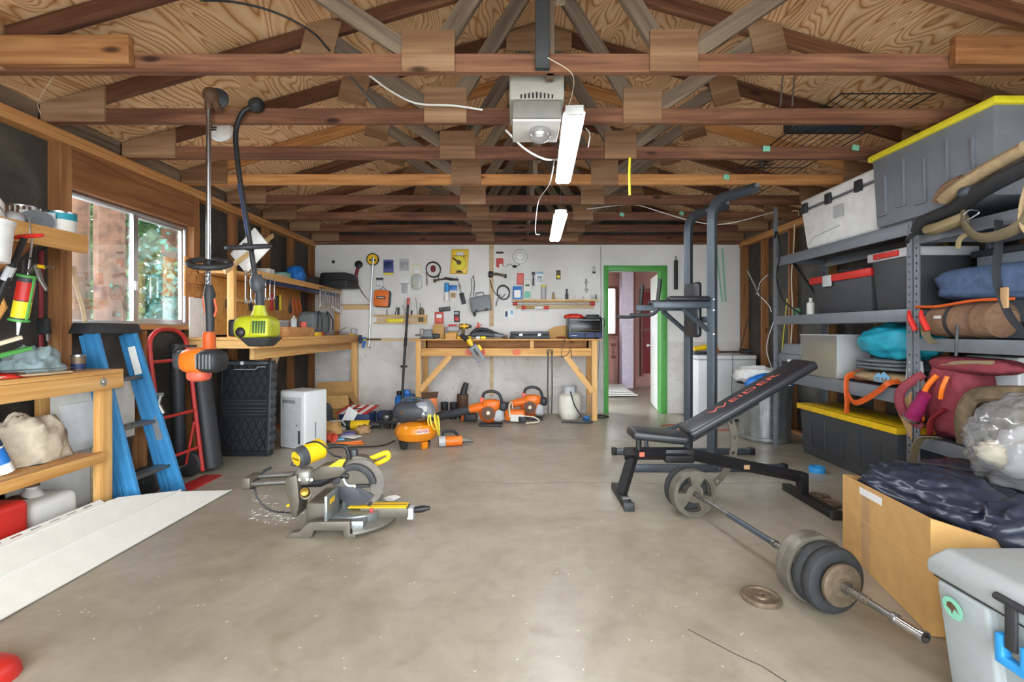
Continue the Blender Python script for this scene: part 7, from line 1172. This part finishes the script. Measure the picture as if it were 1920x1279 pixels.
T = thing('spring_clip', 'threaded collar clamp on the loaded end of the bar', 'collar', b0 + du * 1.135); obj('nut', MB().cyl((0, 0, -.012), (0, 0, .012), .024, n=6, m=m), 'dull_steel', T); obj('thread', MB().cyl((0, 0, .012), (0, 0, .10), .0158, n=14, m=m), 'rust_iron', T)
for k in range(8): obj('thread_ridge', MB().cyl((0, 0, .016 + .010 * k), (0, 0, .021 + .010 * k), .0175, n=14, m=m), 'dull_steel', T)
P = thing('weight_plate', 'small rusty plate lying flat and alone on the floor', 'weight plate', FL(1427, 1124, 0)); obj('plate', MB().lathe([(.016, 0), (.08, 0), (.082, .006), (.082, .018), (.078, .022), (.066, .022), (.06, .015), (.034, .015), (.03, .022), (.016, .022), (.016, 0)], 40, None, False), 'rust_iron', P)
for k in range(3): obj('raised_mark', MB().cb((.047 * cos(k * 2.1), .047 * sin(k * 2.1), .0155), (.014, .014, .003)), 'rust_iron', P)
for k, (x, y, r_, lb) in enumerate(((2.13, 3.22, .075, 'rusty plate lying under the bench rear foot by the box'), (2.16, 3.36, .065, 'second rusty plate on the floor behind the bench foot'))): o = one('weight_plate', lb, 'weight plate', MB().lathe([(.016, 0), (r_, 0), (r_, .022), (r_ * .8, .022), (r_ * .75, .016), (.03, .016), (.028, .024), (.016, .024), (.016, 0)], 30, None, False), 'rust_iron', (x, y, .001))
one('wood_stick', 'short pale wood stick lying by the bench foot', 'stick', MB().cyl((0, 0, 0), (.17, -.02, 0), .006, n=6), 'tan_board', (2.11, 3.02, .0065)); one('tape_roll', 'roll of blue masking tape on the floor', 'tape', MB().lathe([(.042, 0), (.062, 0), (.062, .045), (.042, .045), (.042, 0)], 32, None, False), 'sky', (2.54, 3.98, .001))
# ================================================================ BOX, SLEEPING BAG, PLASTIC BAG, COOLER
T = thing('cardboard_box', 'large tan cardboard box holding the navy sleeping bag', 'cardboard box', (1.80, 2.60, .002)); C4 = [(0, 0), (-.185, -.76), (.36, -.86), (.54, -.10)]; zt_ = [.40, .455, .29, .36]
V = []; F = []
for k in range(4): V += [(C4[k][0], C4[k][1], 0), (C4[k][0], C4[k][1], zt_[k])]
cc = Vector((.18, -.43)); VI = [(Vector(c) + (cc - Vector(c)).normalized() * .012) for c in C4]
for k in range(4): V += [(VI[k].x, VI[k].y, .01), (VI[k].x, VI[k].y, zt_[k])]
for k in range(4): j = (k + 1) % 4; F += [(2 * k, 2 * j, 2 * j + 1, 2 * k + 1), (8 + 2 * k, 8 + 2 * k + 1, 8 + 2 * j + 1, 8 + 2 * j), (2 * k + 1, 2 * j + 1, 8 + 2 * j + 1, 8 + 2 * k + 1)]
F += [(0, 2, 4, 6), (8, 10, 12, 14)]; obj('carton', MB().add(V, F), 'kraft', T, smooth=False); nx = Vector((-.76, .185, 0)).normalized()
e0, e1 = Vector((0, 0, 0)), Vector((-.185, -.76, 0)); fm = Matrix(((e1 - e0).normalized(), Vector((0, 0, 1)), nx)).transposed().to_4x4()
obj('crease', MB().tube([fm @ Vector(q) for q in ((.01, .245, .001), (.3, .235, .001), (.55, .25, .001), (.77, .265, .001))], .003, 5), 'kraft', T); obj('packing_tape', MB().prism([(.22, .0), (.30, .0), (.30, .40), (.22, .40)], .0004, .0012, fm), 'tan', T); obj('label_patch', MB().prism([(.2, .36), (.42, .375), (.42, .41), (.2, .395)], .0008, .0018, fm), 'paper', T)
T = thing('navy_sleeping_bag', 'shiny navy sleeping bag heaped in the cardboard box', 'sleeping bag', (2.0, 2.17, .40)); obj('bag_shell', MB().ell((0, .02, .0), (.235, .36, .135), 70, 40, .85, .16, 5.5, 42), 'sleeping_bag', T); obj('bag_fold', MB().ell((.25, .06, .03), (.29, .36, .105), 60, 32, .9, .16, 5, 47, -.03), 'sleeping_bag', T)
obj('bag_fold', MB().ell((.475, -.02, -.18), (.115, .33, .235), 44, 24, .8, .08, 4, 53, -.395), 'sleeping_bag', T); obj('bag_fold', MB().ell((.10, -.30, .0), (.27, .17, .12), 50, 26, .9, .16, 5, 49, -.06), 'sleeping_bag', T); obj('seam', MB().tube(curve([(-.1, .28, .10), (.0, .15, .138), (.1, 0, .145), (.25, -.15, .14)], 6), .006, 6), 'black', T)
T = thing('plastic_bag', 'large clear plastic bag of clothes leaning on the near rack', 'bag', (2.27, 2.0, .61)); obj('film', MB().ell((0, 0, .07), (.26, .26, .235), 70, 40, .95, .13, 6, 52, -.075), 'poly_bag', T); obj('clothes', MB().ell((.03, .02, .03), (.16, .18, .13), 36, 22, 1, .3, 3, 54, -.06), 'light_grey', T); obj('dark_cloth', MB().ell((-.06, -.12, .04), (.09, .09, .06), 20, 12, 1, .4, 3, 55), 'dark_grey', T); obj('orange_cloth', MB().ell((-.1, .12, .03), (.07, .08, .05), 20, 12, 1, .4, 3, 57), 'cream', T)
T = thing('hard_cooler', 'grey hard-sided cooler with blue latch catch and round stickers', 'cooler', (1.385, 1.585, 0)); G = 'cool_grey'
# tub profile tapers down; face towards -X, runs along -Y
def face_(y0, y1, x0b, x0t, z0, z1, dx, nm='tub_panel', mt=G): obj(nm, MB().add([(x0b, y0, z0), (dx, y0, z0), (dx, y1, z0), (x0b, y1, z0), (x0t, y0, z1), (dx, y0, z1), (dx, y1, z1), (x0t, y1, z1)], [(0, 3, 2, 1), (4, 5, 6, 7), (0, 1, 5, 4), (3, 7, 6, 2), (0, 4, 7, 3), (1, 2, 6, 5)]), mt, T, bev=.012, seg=3)
obj('tub', MB().add([(.075, -.055, 0), (.50, -.055, 0), (.50, -.80, 0), (.075, -.80, 0), (.045, -.04, .24), (.52, -.04, .24), (.52, -.82, .24), (.045, -.82, .24), (.022, 0, .375), (.54, 0, .375), (.54, -.86, .375), (.022, -.86, .375)],
    [(0, 1, 2, 3), (0, 4, 5, 1), (1, 5, 6, 2), (2, 6, 7, 3), (3, 7, 4, 0), (4, 8, 9, 5), (5, 9, 10, 6), (6, 10, 11, 7), (7, 11, 8, 4), (8, 11, 10, 9)]), G, T, bev=.016, seg=3)
face_(-.20, -.03, .05, -.004, .0, .375, .12, 'corner_block'); face_(-.56, -.36, .05, -.004, .0, .375, .12, 'corner_block')
obj('gasket', MB().box(.008, .53, -.85, -.01, .3755, .384), 'charcoal', T); obj('lid', MB().add([(-.006, .006, .384), (.55, .006, .384), (.55, -.87, .384), (-.006, -.87, .384), (-.006, .006, .43), (.55, .006, .43), (.55, -.87, .43), (-.006, -.87, .43), (.03, -.03, .478), (.52, -.03, .478), (.52, -.84, .478), (.03, -.84, .478)],
    [(0, 3, 2, 1), (0, 1, 5, 4), (1, 2, 6, 5), (2, 3, 7, 6), (3, 0, 4, 7), (4, 5, 9, 8), (5, 6, 10, 9), (6, 7, 11, 10), (7, 4, 8, 11), (8, 9, 10, 11)]), G, T, bev=.012, seg=3)
lt = obj('latch', MB().box(-.022, -.010, -.295, -.265, .305, .43), 'charcoal', T, bev=.004); obj('latch_bar', MB().cyl((-.014, -.325, .435), (-.014, -.235, .435), .011, n=12), 'charcoal', lt)
ct = obj('blue_catch', gridwall([-.325, -.302, -.258, -.235], [.25, .275, .335], {(1, 1)}, -.02, .012, lambda u, v, d: (d, u, v)), 'sky', T, bev=.006, seg=2)
sm = Matrix.Translation((-.005, -.10, .325)) @ Matrix.Rotation(R(-8), 4, 'Y') @ FACEL
st = obj('round_sticker', MB().prism([(.034 * cos(2 * pi * i / 32), .034 * sin(2 * pi * i / 32)) for i in range(32)], .0, .0012, fr((-.0115, -.10, .318), 0, 0, 0) @ Matrix.Rotation(R(-8.3), 4, 'Y') @ FACEL), 'mint', T); obj('bird_mark', MB().prism([(-.02, -.002), (-.016, .014), (-.002, .02), (.012, .012), (.022, -.008), (.008, .002), (.002, -.006), (-.004, -.02), (-.006, -.008)], .0012, .002, fr((-.0115, -.10, .318)) @ Matrix.Rotation(R(-8.3), 4, 'Y') @ FACEL), 'brown', st)
st = obj('round_sticker', MB().prism([(.042 * cos(2 * pi * i / 32), .042 * sin(2 * pi * i / 32)) for i in range(32)], .0, .0012, fr((.012, -.46, .225)) @ Matrix.Rotation(R(-8.3), 4, 'Y') @ FACEL), 'sky', T); obj('sticker_centre', MB().prism([(.031 * cos(2 * pi * i / 32), .031 * sin(2 * pi * i / 32)) for i in range(32)], .0012, .002, fr((.012, -.46, .225)) @ Matrix.Rotation(R(-8.3), 4, 'Y') @ FACEL), 'cream', st)
# ================================================================ CENTRE OF THE FLOOR
# ---- sliding mitre saw
OX, OY = -1.0, 2.93; T = thing('mitre_saw', 'grey and yellow sliding mitre saw standing on the floor', 'mitre saw', (OX, OY, 0))
def Q(px, py, Y=2.93): p = W(px, py, Y); return Vector((p.x - OX, p.y - OY, max(0, p.z)))
def xz(pts, y0, y1, Yd):
    return MB().prism([(q.x, q.z) for q in (Q(a, b, Yd) for a, b in pts)], -y1 + OY, -y0 + OY, Matrix.Rotation(R(90), 4, 'X'))
WING = [(536, 1008), (546, 999), (562, 996), (572, 985), (582, 978), (657, 977), (657, 1000), (668, 1001), (668, 1008), (647, 1008), (643, 994), (589, 994), (585, 1008)]
obj('base_wing', xz(WING, 2.71, 2.755, 2.72), 'saw_grey', T, bev=.004)
obj('base_wing', xz([(x + 8, y) for x, y in WING], 3.16, 3.2, 2.72), 'saw_grey', T, bev=.004)
obj('base_table', MB().box(-.10, .12, -.19, .26, .035, .085), 'galv', T, bev=.008); obj('mitre_scale', MB().lathe([(.12, .02), (.27, .02), (.28, .03), (.28, .045), (.12, .05), (.12, .02)], 30, fr((-.02, .02, 0), 0, 0, -70), False, .39), 'cast_alu', T)
obj('turntable', MB().lathe([(0, .04), (.16, .04), (.165, .05), (.165, .092), (0, .093)], 36, fr((.02, .02, 0))), 'galv', T)
obj('mitre_arm', MB().box(.05, .345, -.045, .045, .045, .105), 'saw_grey', T, bev=.008); obj('kerf_plate', MB().box(-.02, .335, -.048, .048, .1055, .112), 'yellow', T, bev=.003); obj('kerf_shade', MB().box(-.01, .33, -.004, .004, .1122, .1132), 'charcoal', T); obj('warning_label', MB().cb((.0, -.19 + .028, .062), (.11, .006, .035)), 'yellow', T); obj('red_pointer', MB().cb((.125, -.05, .075), (.022, .012, .07)), 'red', T, bev=.003)  # shade of the kerf gap is a charcoal strip laid on the plate
obj('lock_knob', MB().tube([(.35, 0, .075), (.42, 0, .085), (.47, 0, .092)], [.014, .022, .012], 12), 'black', T); obj('lock_bracket', MB().box(.335, .375, -.035, .035, .03, .10), 'light_grey', T, bev=.008)
obj('fence', MB().box(-.10, -.082, -.21, -.02, .085, .235), 'galv', T, bev=.004); obj('fence', MB().box(-.10, -.082, .07, .24, .085, .20), 'galv', T, bev=.004); obj('fence_label', MB().cb((-.0815, -.13, .19), (.002, .07, .03)), 'yellow', T)
obj('rear_block', MB().box(-.24, -.11, -.13, .16, .02, .17), 'saw_grey', T, bev=.015, seg=3)
obj('column', xz([(545, 890), (566, 884), (571, 935), (566, 962), (556, 963), (550, 930), (543, 908)], 2.86, 3.0, 2.93), 'saw_grey', T, bev=.01); obj('bevel_knob', MB().lathe([(0, 0), (.03, 0), (.03, .07), (.022, .085), (0, .09)], 18, fr((-.27, -.05, .19), 60, 0, 15)), 'brass', T); obj('knob_label', MB().lathe([(.0305, .02), (.031, .02), (.031, .05), (.0305, .05)], 18, fr((-.27, -.05, .19), 60, 0, 15)), 'off_white', T); obj('bevel_lever', MB().tube([Q(553, 946), Q(546, 945), Q(538, 949)], [.012, .01, .008], 8), 'yellow', T)
for y in (-.03, .045): obj('slide_rail', MB().cyl(Q(462, 903) + Vector((0, y, .015 if y > 0 else -.008)), Q(572, 896) + Vector((0, y, .015 if y > 0 else -.008)), .0185, n=16), 'dull_steel', T)
obj('rail_cap', MB().cb(Q(472, 901), (.05, .13, .07)), 'saw_grey', T, bev=.012); obj('rail_foot', MB().cyl(Q(458, 912), Q(478, 911), .02, n=12), 'black', T); obj('cord_clip', MB().tube([Q(488, 890), Q(497, 882), Q(508, 877)], [.006, .01, .008], 8), 'charcoal', T)
obj('pivot_block', MB().ell(Q(572, 892), (.055, .05, .055), 18, 12, .7), 'cast_alu', T); 
for q in ((562, 899), (576, 899), (584, 900)): obj('pivot_bolt', MB().cyl(Q(*q, 2.88), Q(*q, 2.90), .008, n=10), 'chrome', T)
obj('arm_casting', xz([(585, 884), (605, 872), (640, 866), (652, 880), (640, 892), (612, 897), (588, 900)], 2.90, 3.0, 2.93), 'saw_grey', T, bev=.01); obj('yellow_decal', xz([(620, 872), (640, 859), (652, 858), (645, 872)], 2.893, 2.9, 2.93), 'yellow', T); obj('arm_underside', MB().tube([Q(570, 908), Q(600, 905), Q(635, 890), (Q(655, 893))], [.02, .028, .026, .02], 8), 'black', T)
mm_ = Q(584, 848, 2.95); ax_ = Vector((.55, .75, .18)).normalized(); ma = axes(mm_ - ax_ * .10, mm_ + ax_ * .1) @ Matrix(((0, 0, 1, 0), (1, 0, 0, 0), (0, 1, 0, 0), (0, 0, 0, 1)))
obj('motor', MB().lathe([(.05, .05), (.062, .06), (.066, .16), (.05, .18), (0, .18)], 26, ma), 'yellow', T); obj('motor_cap', MB().lathe([(0, 0), (.05, 0), (.062, .012), (.064, .055), (.05, .06)], 26, ma), 'dark_grey', T); obj('motor_disc', MB().lathe([(0, -.004), (.046, -.004), (.048, .001), (0, .002)], 26, ma), 'brass', T); ev = obj('cap_face', MB().lathe([(0, -.0052), (.044, -.0052), (.044, -.004), (0, -.004)], 26, ma), 'yellow', T); text('lettering', 'DEWALT', .02, 'black', T, ma @ fr((0, 0, -.006)) @ Matrix.Rotation(R(180), 4, 'X') @ Matrix.Rotation(R(-90), 4, 'Z') @ Matrix.Rotation(R(180), 4, 'Z'), .0003, .0004)
# blade with teeth, guards, handle
bc = Q(676, 906, 2.93); n = 72; pts = []
for i in range(n): a0 = 2 * pi * i / n; a1 = 2 * pi * (i + .55) / n; pts += [(.152 * cos(a0), .152 * sin(a0)), (.143 * cos(a1), .143 * sin(a1))]
obj('blade', MB().prism(pts, -.0012, .0012, Matrix.Translation(bc) @ Matrix.Rotation(R(90), 4, 'X')), 'saw_blade', T, ang=20)
def sect(r0, r1, a0, a1, k=24): return [(r1 * cos(R(a0 + (a1 - a0) * i / k)), r1 * sin(R(a0 + (a1 - a0) * i / k))) for i in range(k + 1)] + [(r0 * cos(R(a1 - (a1 - a0) * i / k)), r0 * sin(R(a1 - (a1 - a0) * i / k))) for i in range(k + 1)]
bmx = lambda y: Matrix.Translation(bc + Vector((0, y, 0))) @ Matrix.Rotation(R(90), 4, 'X')
obj('upper_guard', MB().prism(sect(.085, .15, 45, 200), -.035, .035, Matrix.Translation(bc + Vector((-.03, .05, .012))) @ Matrix.Rotation(R(90), 4, 'X')), 'saw_grey', T, bev=.004); obj('guard_cover', MB().prism(sect(.095, .135, 5, 175), 0, .008, Matrix.Translation(bc + Vector((-.035, -.012, -.012))) @ Matrix.Rotation(R(90), 4, 'X')), 'charcoal', T, bev=.002); obj('lower_guard', MB().prism(sect(.02, .125, 185, 330), .003, .008, Matrix.Translation(bc + Vector((-.025, -.006, -.012))) @ Matrix.Rotation(R(90), 4, 'X')), 'dark_grey', T, bev=.001)
obj('guard_plate', MB().prism([(.1 * cos(2 * pi * i / 32), .1 * sin(2 * pi * i / 32)) for i in range(32)], .0, .004, Matrix.Translation(bc + Vector((-.035, -.004, -.012))) @ Matrix.Rotation(R(90), 4, 'X')), 'saw_grey', T)
obj('guard_arm', MB().tube([bc + Vector((.06, -.022, -.01)), bc + Vector((-.03, -.022, -.012))], .01, 8), 'charcoal', T); obj('arbor_nut', MB().lathe([(0, 0), (.013, 0), (.012, .02), (0, .022)], 12, Matrix.Translation(bc + Vector((-.03, -.012, -.012))) @ Matrix.Rotation(R(90), 4, 'X')), 'chrome', T); obj('guard_link', MB().tube(curve([bc + Vector((-.03, -.02, -.01)), bc + Vector((-.075, -.02, -.005)), bc + Vector((-.10, -.02, .035))], 5), .008, 8), 'light_grey', T); obj('guard_roller', MB().lathe([(.006, 0), (.012, 0), (.012, .01), (.006, .01), (.006, 0)], 16, fr(bc + Vector((.06, -.012, -.125)), 90), False), 'charcoal', T)
obj('carry_handle', MB().tube(curve([Q(617, 838), Q(632, 836), Q(648, 838), Q(653, 850), Q(655, 862)], 5), .013, 10), 'black', T); obj('cap_top', MB().cb(Q(662, 852, 2.98), (.055, .05, .07)), 'dark_grey', T, bev=.012); obj('trigger_handle', MB().tube(curve([Q(690, 862, 3.0), Q(712, 853, 3.0), Q(726, 849, 3.0), Q(728, 858, 3.0), Q(715, 866, 3.0), Q(700, 872, 3.0)], 5), .016, 10), 'yellow', T)
obj('power_cord', MB().tube(curve([Q(477, 912), Q(482, 932), Q(496, 950), Q(515, 959), Q(556, 962)], 6), .0055, 6), 'black', T); obj('motor_cord', MB().tube(curve([Q(562, 848), Q(575, 832), Q(595, 829), Q(610, 838), Q(622, 852), Q(640, 858)], 6), .0055, 6), 'black', T); obj('motor_hook', MB().tube(curve([Q(562, 874), Q(546, 872), Q(552, 864), Q(560, 862)], 5), .003, 6), 'black', T)
rr = random.Random(11); v = []; f = []
for i in range(120):
    p = FL(rr.gauss(520, 26), rr.gauss(966, 9), .0015) if i < 95 else FL(rr.uniform(470, 500), rr.uniform(928, 945), .0015); a = rr.uniform(0, pi); L = rr.uniform(.004, .018); d = Vector((cos(a), sin(a), 0)); e = Vector((-sin(a), cos(a), 0)) * .002; k = len(v); v += [p - d * L - e, p + d * L - e, p + d * L + e + Vector((0, 0, .002)), p - d * L + e]; f.append((k, k + 1, k + 2, k + 3))
tag(obj('wood_shavings', MB().add(v, f), 'paper', smooth=False), 'pale wood shavings scattered behind the mitre saw', 'shavings', kind='stuff')
T = thing('paper_scrap', 'crumpled white paper scrap on the floor beyond the saw arm', 'paper', FL(731, 941)); obj('scrap', MB().prism([(-.06, 0), (-.01, .02), (.03, -.01), (.07, .03), (.03, .05), (-.02, .04)], .004, .006, fr((0, 0, .01), 18)), 'paper', T); obj('fold', MB().prism([(-.05, .0), (.03, .0), (.0, .04)], 0, .002, fr((0, 0, .004), 30)), 'paper', T)
# ---- pancake compressor
T = thing('air_compressor', 'orange pancake air compressor with grey shroud and yellow hose', 'compressor', (-1.02, 4.88, .002))
obj('tank', MB().lathe([(0, .055), (.12, .06), (.19, .085), (.215, .13), (.218, .15), (.221, .155), (.218, .16), (.215, .19), (.19, .235), (.12, .262), (0, .268)], 44), 'orange_tank', T)
for a in (-125, -50, 60, 160): obj('foot', MB().box(-.025, .025, -.03, .03, 0, .075, fr((.165 * cos(R(a)), .165 * sin(R(a)), 0), 0, 0, a)), 'orange_tank' if a == -50 else 'rubber', T, bev=.006)
obj('pump_shroud', MB().ell((-.03, 0, .36), (.20, .15, .10), 28, 16, .7, .04), 'dark_grey', T); obj('shroud_hood', MB().prism([(-.09, .0), (-.11, .08), (-.05, .155), (.04, .16), (.10, .08), (.12, 0)], -.12, .12, fr((.08, 0, .31), 90)), 'grey', T, bev=.02, seg=3); obj('hood_panel', MB().prism(rrect(.1, .06, .015), 0, .006, fr((.085, -.126, .40), 90)), 'light_grey', T, bev=.002); obj('carry_handle', MB().tube(curve([(-.15, 0, .40), (-.14, 0, .47), (-.06, 0, .495), (.04, 0, .48), (.1, 0, .43)], 6), .017, 10), 'dark_grey', T)
obj('vent_grille', MB().cb((-.09, -.138, .36), (.10, .02, .035)), 'brown', T, bev=.004); obj('motor_block', MB().box(-.15, .0, -.10, .08, .25, .33), 'charcoal', T, bev=.015); obj('manifold', MB().tube([(.03, -.1, .29), (.12, -.11, .30)], .024, 12), 'brown', T); obj('gauge', MB().lathe([(0, 0), (.024, 0), (.024, .02), (0, .022)], 16, fr((.10, -.12, .34), 90)), 'chrome', T)
for k in range(4): obj('hose_coil', MB().tube([(.17 + .022 * k + .025 * cos(a + k), -.06 + .075 * cos(a) - .015 * (k % 2), .29 + (.075 + .008 * k) * sin(a) - .022 * k) for a in [2 * pi * i / 22 for i in range(22)]], .008, 7, True), 'hose_yellow', T)
obj('label_plate', MB().lathe([(.2195, .165), (.2215, .165), (.2195, .21), (.216, .21)], 10, fr((0, 0, 0), 0, 0, -76), False, .09), 'off_white', T); text('lettering', 'RIDGID', .036, 'red', T, Matrix.Rotation(R(30), 4, 'Z') @ Matrix.Translation((.0, -.2225, .189)) @ FACE, .0005, .0006)
one('compressor_cord', 'black power cord curving from the compressor to the saw', 'cord', MB().tube(curve([FL(*q, .006) - Vector((-1.3, 4.7, .006)) for q in ((741, 826), (722, 834), (700, 837), (670, 838), (650, 839))], 8), .006, 6), 'black', (-1.3, 4.7, .006))
T = thing('nail_gun', 'orange and grey pneumatic nailer lying next to the compressor', 'nailer', (-.665, 4.86, 0), (0, 0, 12)); obj('barrel', MB().cyl((-.05, 0, .055), (.12, 0, .055), .05, n=20), 'orange', T, bev=.006); obj('head_cap', MB().cyl((-.12, 0, .055), (-.05, 0, .055), .056, n=8), 'light_grey', T, bev=.006); obj('nose', MB().tube([(.12, 0, .055), (.2, 0, .05), (.24, .0, .04)], [.03, .016, .01], 10), 'dull_steel', T); obj('grip', MB().tube(curve([(-.07, .05, .08), (-.06, .10, .13), (.04, .12, .13), (.09, .06, .08)], 6), .016, 8), 'charcoal', T)

rr = random.Random(21); v = []; f = []
for i in range(150):
    p = FL(rr.uniform(60, 1500), 860 + 400 * rr.random() ** 1.6, .0012)
    if not (-2.0 < p.x < 1.0 and p.y < 5): continue
    a = rr.uniform(0, pi); L = rr.uniform(.002, .007); d = Vector((cos(a), sin(a), 0)); e = Vector((-sin(a), cos(a), 0)) * .0022; k = len(v)
    v += [p - d * L - e, p + d * L - e, p + d * L + e, p - d * L + e]; f.append((k, k + 1, k + 2, k + 3))
tag(obj('floor_debris', MB().add(v, f), 'off_white', smooth=False), 'tiny pale chips and grit scattered over the concrete', 'debris', kind='stuff')
# ---- pieces that belong to a part move one level down, under that part
NEST = dict(cooling_fin='recoil_cover', cooling_shade='front_shroud', vent_shade='body', latch='lid upper_shell case_lid case_shell', lid_panel='lid', moulded_rib='tub', paint_drip='can_body', label_band='can_body tube', knob_label='bevel_knob', motor_disc='motor_cap',
    cap_face='motor_cap', kerf_shade='kerf_plate', crank_knob='crank', thread_ridge='thread', fence_label='fence', warning_label='base_table', label_red='cartridge', label_yellow='cartridge', handle_post='case', grill_bar='door_glass', knob='control_strip arm',
    starter_badge='fan_housing', fan_grille='fan_housing', badge='cabinet handle_bar front_panel', hood_panel='shroud_hood', flap='carton', label_panel='carton', handle_clamp='loop_handle', trigger='throttle_grip handle', switch='throttle_grip', rim='can_body pail plate film', pivot_bolt='pivot_block', hub_ring='plate', hub='plate disc',
    hem_fold='panel', bead='panel', print_panel='card', blister='card', bulb='light_cover', rim_strip='light_cover', yellow_decal='arm_casting', arbor_nut='guard_plate', guard_roller='lower_guard', sole='upper', liner='shaft', buckle='strap', maker_plate='control_strip', patch_print='patch', mountain_print='sack',
    gasket_line='tub', label_print='tub', lid_band='lid', end_cap='tube floor_bar', sticker='main_beam', foot_cap='rear_foot', bolt='front_beam')
for o in list(bpy.data.objects):
    if o.parent is None or o.parent.parent is not None or o.children: continue
    st = o.name.split('.')[0]
    for want in NEST.get(st, '').split():
        c = [s for s in o.parent.children if s.name.split('.')[0] == want and s is not o]
        if c:
            bb = lambda q: sum((Vector(k) for k in q.bound_box), Vector()) / 8
            s = min(c, key=lambda q: ((q.matrix_basis @ bb(q)) - (o.matrix_basis @ bb(o))).length)
            o.parent = s; o.matrix_parent_inverse = s.matrix_basis.inverted(); break
